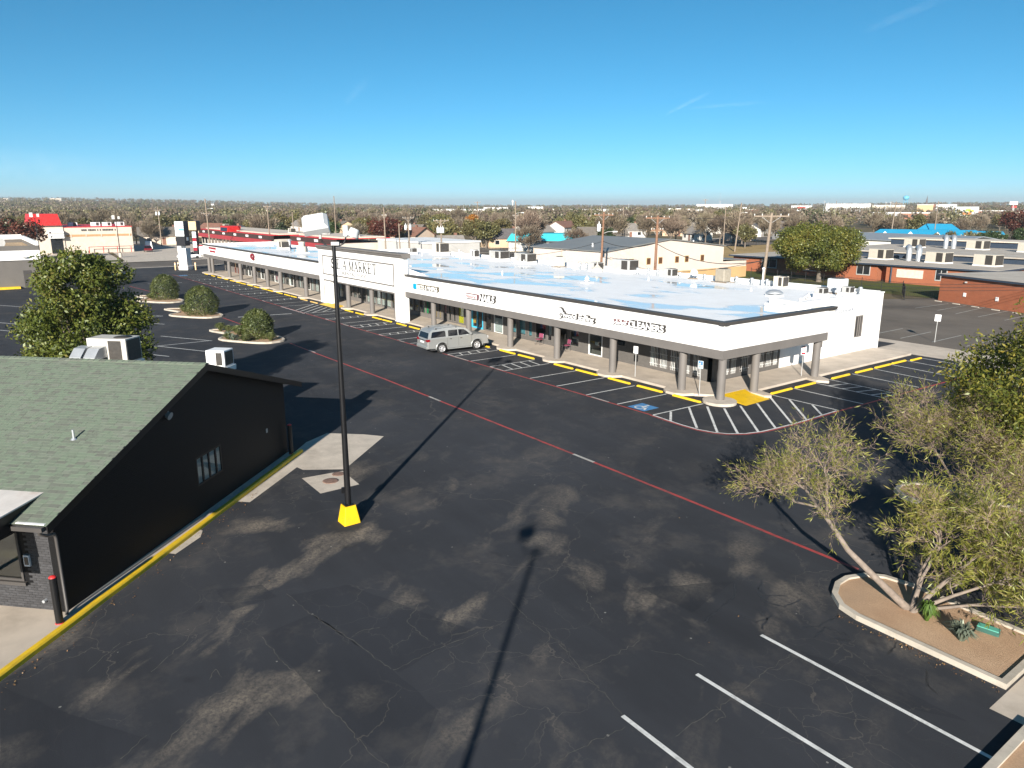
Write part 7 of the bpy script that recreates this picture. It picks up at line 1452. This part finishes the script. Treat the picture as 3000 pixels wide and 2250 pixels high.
q = direction(1502, 2600); o = thing('water_tower', 'far slim white water tower on the skyline', 'water tower', (q.x, q.y, ground_z(q.x, q.y))); hz = CAMZ + (604 - 586) / 2212 * 2600 - ground_z(q.x, q.y); b = MB(); b.lathe([(2.2, -1), (2.0, hz - 10), (3.5, hz - 8), (3.5, hz - 2), (.1, hz)], (0, 0, 0), 14); b.build('tank', HVACW, o, False)
q = direction(2701, 1400); o = thing('church_spire', 'far dark church spire against the sky', 'church', (q.x, q.y, ground_z(q.x, q.y))); hz = CAMZ + (604 - 577) / 2212 * 1400 - ground_z(q.x, q.y); b = MB(); b.lathe([(2.2, hz - 14), (.05, hz)], (0, 0, 0), 6); b.build('spire', SHRF[3], o, False); b = MB(); b.box(-8, -6, -1, 8, 14, hz - 14); b.build('nave', FW[2], o, False)
a_, c_ = direction(2778, 520), direction(2855, 520); mid = (a_ + c_) / 2; ang = math.atan2((c_ - a_).y, (c_ - a_).x); gz = ground_z(mid.x, mid.y); zt = CAMZ + (604 - 605) / 2212 * 520; L = (c_ - a_).length
o = thing('billboard', 'wide grey billboard with coloured print in the distance', 'billboard', (mid.x, mid.y, gz), ang); b = MB(); b.box(-L / 2, 0, zt - 5.6 - gz, L / 2, .5, zt - gz); b.build('board', mat('billboard_grey', (.42, .45, .46), .7), o, False)
for x0, x1, z0, z1, m_ in ((-.25, .05, 3.6, 4.8, SWHITE), (0.0, .2, 2.9, 4.4, mat('billboard_green', (.3, .5, .08), .6)), (.12, .32, 2.6, 3.6, YLV), (-.12, .25, 1.0, 2.4, mat('billboard_orange', (.5, .2, .06), .6)), (-.3, -.1, 2.2, 3.2, SWHITE)): b = MB(); b.box(x0 * L, -.06, zt - 5.6 - gz + z0, x1 * L, -.001, zt - 5.6 - gz + z1); b.build('print', m_, o, False)
for x in (-L * .3, 0, L * .3): b = MB(); b.cyl((x, .25, -.5), (x, .25, zt - 5.6 - gz), .25, None, 6); b.build('post', GALVM, o, False)
b = MB(); b.box(-L / 2, -1.0, zt - 6.5 - gz, L / 2, .5, zt - 5.65 - gz); b.build('catwalk', FW[2], o, False)
def tall_sign(lb, px, pyt, d, w_, h_, m): q = direction(px, d); gz = ground_z(q.x, q.y); zt = CAMZ + (604 - pyt) / 2212 * d - gz; o = thing('tall_sign', lb, 'sign', (q.x, q.y, gz), R(YAW - 90), 'distant pole signs'); b = MB(); b.box(-w_ / 2, 0, zt - h_, w_ / 2, .5, zt); b.build('board', m, o, False); b = MB(); b.cyl((0, .25, -.5), (0, .25, zt - h_), .3, None, 6); b.build('post', GALVM, o, False); return o
tall_sign('far pole sign with white and red boards at the right skyline', 2954, 593, 560, 5, 1.8, SWHITE); tall_sign('far red board below a white pole sign', 2957, 603, 560.6, 3, 1.2, FW[4]); tall_sign('far pale yellow rectangular sign board above the trees', 2018, 611, 600, 6, 2.5, CREAM); tall_sign('far white sign before the red roofs', 2175, 607, 620, 3.2, 1.8, SWHITE); tall_sign('far small white sign beside the tall right pole', 2332, 613, 560, 3.4, 1.4, SWHITE)
for i, (px, pyt, d) in enumerate(((2405, 590, 700), (2417, 594, 720), (2422, 600, 690), (2435, 601, 760), (2441, 600, 710), (2452, 602, 740), (2472, 600, 700), (2486, 602, 730), (2510, 597, 690), (2536, 595, 720), (2583, 593, 650), (2597, 593, 700), (1642, 600, 900), (1760, 596, 800), (1838, 597, 850), (2103, 590, 800), (2102, 568, 1500), (1360, 600, 1000))):
    q = direction(px, d); gz = ground_z(q.x, q.y); zt = CAMZ + (604 - pyt) / 2212 * d - gz; o = thing('mast', 'slim pale mast rising over the distant roofs', 'mast', (q.x, q.y, gz), group='distant masts'); b = MB(); b.cyl((0, 0, -.5), (0, 0, zt), .22, .14, 6); b.build('pole', GALV, o, False); b = MB(); b.cbox((0, 0, zt - .6), (.8, .12, .12), Matrix.Rotation(R(YAW - 90), 3, 'Z')); b.build('head', GALVM, o, False)

# ------------------------------------------------------------------ woodland
TW1 = leafmat('bare_brown_twigs', [(.14, .105, .078), (.19, .145, .107), (.235, .185, .135), (.21, .17, .10)], .15, .2, .25, .015)
TW2 = leafmat('olive_autumn_foliage', [(.085, .078, .03), (.125, .112, .042), (.16, .14, .055), (.19, .14, .065)], .2, .2, .25, .015)
TW3 = leafmat('dark_evergreen', [(.02, .035, .012), (.035, .055, .018), (.05, .07, .022)], .1, .2, .3, .01); TW4 = leafmat('orange_foliage', [(.22, .08, .015), (.36, .14, .02), (.42, .2, .03)], .3, .1, .3); TW5 = leafmat('dark_red_foliage', [(.05, .015, .012), (.10, .025, .018), (.13, .05, .03)], .2, .1, .3)
def proto(name, kind, m, seed, n, lf, asp, hgt=9.0, rad=4.2):
    """one woodland tree, base at the origin: trunk with limbs and a crown"""
    rg = np.random.default_rng(seed); t = thing(name, 'x', 'tree'); lb = lobes(rg, (0, 0, hgt * .60), (rad * .78, rad * .78, hgt * .27), 34, rad * .20, rad * .36)
    if kind == 'bare':
        P, D = [], []
        for c, r in lb:
            k = int(n / len(lb)); d = rg.normal(size=(k, 3)); d[:, 2] += .35; d /= np.linalg.norm(d, axis=1)[:, None]; P.append(c + d * r * rg.uniform(0, .95, (k, 1))); out = P[-1] - np.array([0, 0, hgt * .3]); D.append(out / (np.linalg.norm(out, axis=1)[:, None] + 1e-6))
        me = cloud_mesh('crown', np.concatenate(P), lf, m, rg, asp, .2, None, -.2, np.concatenate(D))
    else:
        P, Nn = lobe_points(rg, lb, n / sum(r * r for _, r in lb), .5); me = cloud_mesh('crown', P, lf, m, rg, asp, .2, Nn, .05)
    link('crown', me, t, False); b = MB(); limb_tree(b, (0, 0, 0), (0, 0), rad, lb, .24, hgt * .24, rg, every=2); b.build('trunk', BARK, t, False); return t
protos = {'bare': [proto('bare_tree', 'bare', TW1, 30 + i, 5200, .95, .13, 9 + i * .4, 4.3 + .3 * i) for i in range(3)], 'olive': [proto('olive_tree', 'leaf', TW2, 40 + i, 2600, .62, .55, 8.6, 4.2 + .3 * i) for i in range(2)], 'ever': [proto('evergreen_tree', 'leaf', TW3, 50, 2600, .55, .5, 8.0, 3.6)], 'orange': [proto('orange_tree', 'leaf', TW4, 60, 3600, .5, .6, 9.8, 3.6)], 'red': [proto('dark_red_tree', 'leaf', TW5, 61, 3600, .5, .6, 8.8, 4.6)]}
LBL = {'bare': ('bare brown tree in the woodland behind the shops', 'bare woodland trees'), 'olive': ('olive-green leafy tree in the woodland behind the shops', 'olive woodland trees'), 'ever': ('dark evergreen tree among the bare woodland trees', 'evergreens in the woodland'), 'orange': ('bright orange tree in the woodland', None), 'red': ('dark red-leaved tree beside the utility poles', None)}
KIND = {'bare': 'bare brown tree', 'olive': 'olive-green leafy tree', 'ever': 'dark evergreen tree', 'orange': 'orange tree', 'red': 'dark red tree'}
usedp = set(); wr = random.Random(77)
def plant(kind, x, y, s, lb=None, grp=None, sq=1.0):
    i = wr.randrange(len(protos[kind])); p = protos[kind][i]; l, g_ = LBL[kind]; far_ = math.hypot(x, y) > 330; l = lb or '%s%s %s, %s' % ('tall ' if s > 1.0 else 'low ' if s < .86 else '', KIND[kind], sector(x, y), 'deep in the wood' if far_ else 'at the near edge of the wood'); g_ = grp or g_; sc_ = (s * wr.uniform(.9, 1.1), s * wr.uniform(.9, 1.1), s * sq)
    if (kind, i) not in usedp:
        usedp.add((kind, i)); p.location = (x, y, ground_z(x, y)); p.rotation_euler = (0, 0, wr.uniform(0, 6.28)); p.scale = sc_; tag(p, l, 'tree', g_); return p
    c = copy_tree(p, loc=(x, y, ground_z(x, y)), rz=wr.uniform(0, 6.28), scale=sc_, label=l)
    if g_: c['group'] = g_
    elif 'group' in c: del c['group']
    return c
PL = []
def spot(kind, x, y, s, lb=None, sq=1.0): plant(kind, x, y, s, lb, None, sq); PL.append((x, y, 4.0 * s))
spot('orange', -191.5, 127, 1.0, 'bright orange autumn tree standing above the white roof'); spot('red', -185, 94, 1.0, 'dark red-leaved tree beside the two transformer poles'); q = direction(45, 187); spot('red', q.x, q.y, 1.25, 'big dark red-brown tree beside the red mansard roof', .85); q = direction(2975, 300); spot('red', q.x, q.y, 1.5, 'dark maroon round tree at the right edge beyond the blue roofs', .8); spot('red', -262, 52, .7, 'rust-red tree behind the cream building', .9)
for x, y, s in ((-184.5, 113, 1.0), (-182, 121, .95), (-174, 108, .85), (-196, 104, .9), (-205, 99, 1.0), (-168, 116, .9)): spot('olive', x, y, s)
for x, y, s in ((-144, 112, .8), (-138, 122, .7), (-143, 184, .95), (-141, 192, 1.0), (-137, 200, .95), (-150, 186, 1.0), (-155, 178, 1.05), (-158, 168, 1.0), (-132, 206, 1.0), (-126, 214, .9)): spot('bare', x, y, s)
for px_, d_, s in ((2742, 205, .62), (2780, 208, .68), (2850, 212, .66), (2880, 205, .72), (2905, 210, .78), (2925, 207, .7), (2985, 230, .8)): q = direction(px_, d_); spot('olive' if s < .7 else 'ever', q.x, q.y, s)
spot('ever', -262, 75, .95); spot('ever', -250, 84, .85); spot('ever', -262, 92, .8); spot('olive', -250, 30, 1.0); spot('olive', -256, 22, .9); spot('bare', -252, 44, .8); spot('bare', -240, 46, .75); spot('olive', -247, 40, .55)
cnt = 0; tries = 0; allp = []
while cnt < 225 and tries < 9000:
    tries += 1; px = wr.uniform(-150, 3150); d = 185 + 420 * wr.random() ** 1.25; q = direction(px, d)
    if 2200 < px and d < 255: continue
    if px > 2330 and wr.random() < .55: continue
    if px < 2250 and px > 1950 and d < 215: continue
    if any((q.x - a) ** 2 + (q.y - c) ** 2 < (r * .7 + 3) ** 2 for a, c, r in HOUSES) or any((q.x - a) ** 2 + (q.y - c) ** 2 < (r * .75 + 2.2) ** 2 for a, c, r in PL): continue
    if -172 < q.x < -149 and q.y < 400: continue
    if -240 < q.x < -146 and 55 < q.y < 76: continue
    if -250 < q.x < -150 and -12 < q.y < 60: continue
    k = wr.random(); kind = 'bare' if k < .60 else ('olive' if k < .93 else 'ever'); s = wr.uniform(.75, 1.12); plant(kind, q.x, q.y, s); PL.append((q.x, q.y, 4.0 * s)); cnt += 1
# the far wood: thousands of crowns that read as one mass
rg = np.random.default_rng(99); P, D, S_, NT = [], [], [], 5200
px = rg.uniform(-250, 3250, NT); dd = 430 + 3000 * rg.random(NT) ** 1.6
col_i = rg.random(NT); grp = [[], [], []]
for k in range(NT):
    q = direction(px[k], dd[k]); gz = ground_z(q.x, q.y); s = rg.uniform(.75, 1.15)
    if any((q.x - a) ** 2 + (q.y - c) ** 2 < (r * .8 + 4) ** 2 for a, c, r in HOUSES): continue
    if px[k] > 2380 and dd[k] < 900 and rg.random() < .6: continue
    n_ = int(max(40, 150 - dd[k] / 18)); d = rg.normal(size=(n_, 3)); d /= np.linalg.norm(d, axis=1)[:, None]; R_ = 4.6 * s
    pts = np.array([q.x, q.y, gz + 5.2 * s]) + d * np.array([R_, R_, 4.0 * s]) * rg.uniform(.55, 1.0, (n_, 1)); grp[0 if col_i[k] < .52 else (1 if col_i[k] < .9 else 2)].append((pts, d, np.full(n_, 1.9 if dd[k] > 1200 else 1.25)))
for gi, (m_, nm, lb) in enumerate(((leafmat('far_bare_wood', [(.13, .10, .075), (.17, .13, .095), (.20, .16, .115)], .1, 0, .02), 'far_woodland', 'far-off bare brown woodland reaching to the skyline'), (leafmat('far_olive_wood', [(.11, .10, .05), (.14, .125, .06), (.17, .145, .07)], .1, 0, .02), 'far_woodland', 'far-off olive woodland mixed through the bare trees'), (leafmat('far_green_wood', [(.05, .06, .03), (.07, .08, .035), (.085, .095, .04)], .1, 0, .02), 'far_woodland', 'far-off dark evergreens mixed through the bare trees'))):
    P = np.concatenate([g[0] for g in grp[gi]]); Nn = np.concatenate([g[1] for g in grp[gi]]); sz = np.concatenate([g[2] for g in grp[gi]])
    tag(link(nm, cloud_mesh(nm, P, sz, m_, rg, .8, .2, Nn, 0)), lb, 'woodland', kind='stuff')

# ------------------------------------------------------------------ thin haze over the town
b = MB(); b.box(-7500, -7500, -1.1, 7500, 7500, 75); hz_ = b.build('haze', None)
m = bpy.data.materials.new('haze_air'); m.use_nodes = True; t = m.node_tree; t.nodes.clear(); o_ = t.nodes.new('ShaderNodeOutputMaterial'); pv = t.nodes.new('ShaderNodeVolumePrincipled')
pv.inputs['Color'].default_value = (.9, .94, 1.0, 1); pv.inputs['Density'].default_value = .00017; pv.inputs['Anisotropy'].default_value = 0.2; t.links.new(pv.outputs[0], o_.inputs['Volume'])
hz_.data.materials.clear(); hz_.data.materials.append(m); hz_['kind'] = 'stuff'

# ------------------------------------------------------------------ faint contrails
def sky_pt(px, py, d):
    v = gp(px, 2400) - Vector((0, 0, CAMZ)); p, y = R(PITCH), R(YAW)
    h = Vector((math.cos(y), math.sin(y), 0)); r = Vector((math.sin(y), -math.cos(y), 0)); f = h * math.cos(p) + Vector((0, 0, -math.sin(p))); u = h * math.sin(p) + Vector((0, 0, math.cos(p)))
    return Vector((0, 0, CAMZ)) + (f * FPX + r * (px - 1500) - u * (py - 1125)).normalized() * d
def trail_mat(a):
    m, t, p, o = _nodes('contrail_ice'); t.nodes.remove(p); v = coords(t); s = N(t, 'SeparateXYZ'); t.links.new(v, s.inputs[0])
    e = math_(t, 'SUBTRACT', 1.0, math_(t, 'POWER', math_(t, 'ABSOLUTE', s.outputs['Y']), 1.5)); q = math_(t, 'MULTIPLY', math_(t, 'MULTIPLY', s.outputs['X'], math_(t, 'SUBTRACT', 1.0, s.outputs['X'])), 4.0)
    mp = N(t, 'Mapping'); mp.inputs['Scale'].default_value = (6, .8, 1); t.links.new(v, mp.inputs[0]); n1 = ramp(t, noise(t, mp.outputs[0], 1.5, 4, .6), .3, .7)
    al = math_(t, 'MULTIPLY', math_(t, 'MULTIPLY', math_(t, 'MULTIPLY', e, q), n1), a); d = N(t, 'BsdfDiffuse'); d.inputs[0].default_value = (.9, .9, .9, 1); tl = N(t, 'BsdfTranslucent'); tl.inputs[0].default_value = (.9, .9, .9, 1); ad = N(t, 'AddShader'); t.links.new(d.outputs[0], ad.inputs[0]); t.links.new(tl.outputs[0], ad.inputs[1])
    tr = N(t, 'BsdfTransparent'); mx = N(t, 'MixShader'); t.links.new(al, mx.inputs[0]); t.links.new(tr.outputs[0], mx.inputs[1]); t.links.new(ad.outputs[0], mx.inputs[2]); t.links.new(mx.outputs[0], o.inputs[0]); return m
for (x0, y0, x1, y1, wd, al, lb) in ((1945, 338, 2085, 268, 55, .06, 'short faint contrail above the white shops'), (2000, 318, 2260, 298, 50, .035, 'thin level contrail crossing the short one'), (2520, 95, 2790, -15, 120, .03, 'long diffuse contrail high in the sky'), (1005, 310, 1085, 225, 120, .025, 'faint broken contrail above the false front'), (-200, 470, 330, 500, 420, .05, 'low wisp of thin cloud above the red mansard')):
    a, c = sky_pt(x0, y0, 21000), sky_pt(x1, y1, 21000); ex = c - a; n = (a + c).normalized(); ey = ex.normalized().cross(n).normalized(); b = MB()
    for i in range(10): b.face([(i / 10, -1, 0), ((i + 1) / 10, -1, 0), ((i + 1) / 10, 1, 0), (i / 10, 1, 0)])
    o = b.build('contrail', trail_mat(al)); M = Matrix((ex, ey * wd, n)).transposed().to_4x4(); M.translation = a; o.matrix_world = M; tag(o, lb, 'cloud', 'faint trails in the sky', 'stuff')
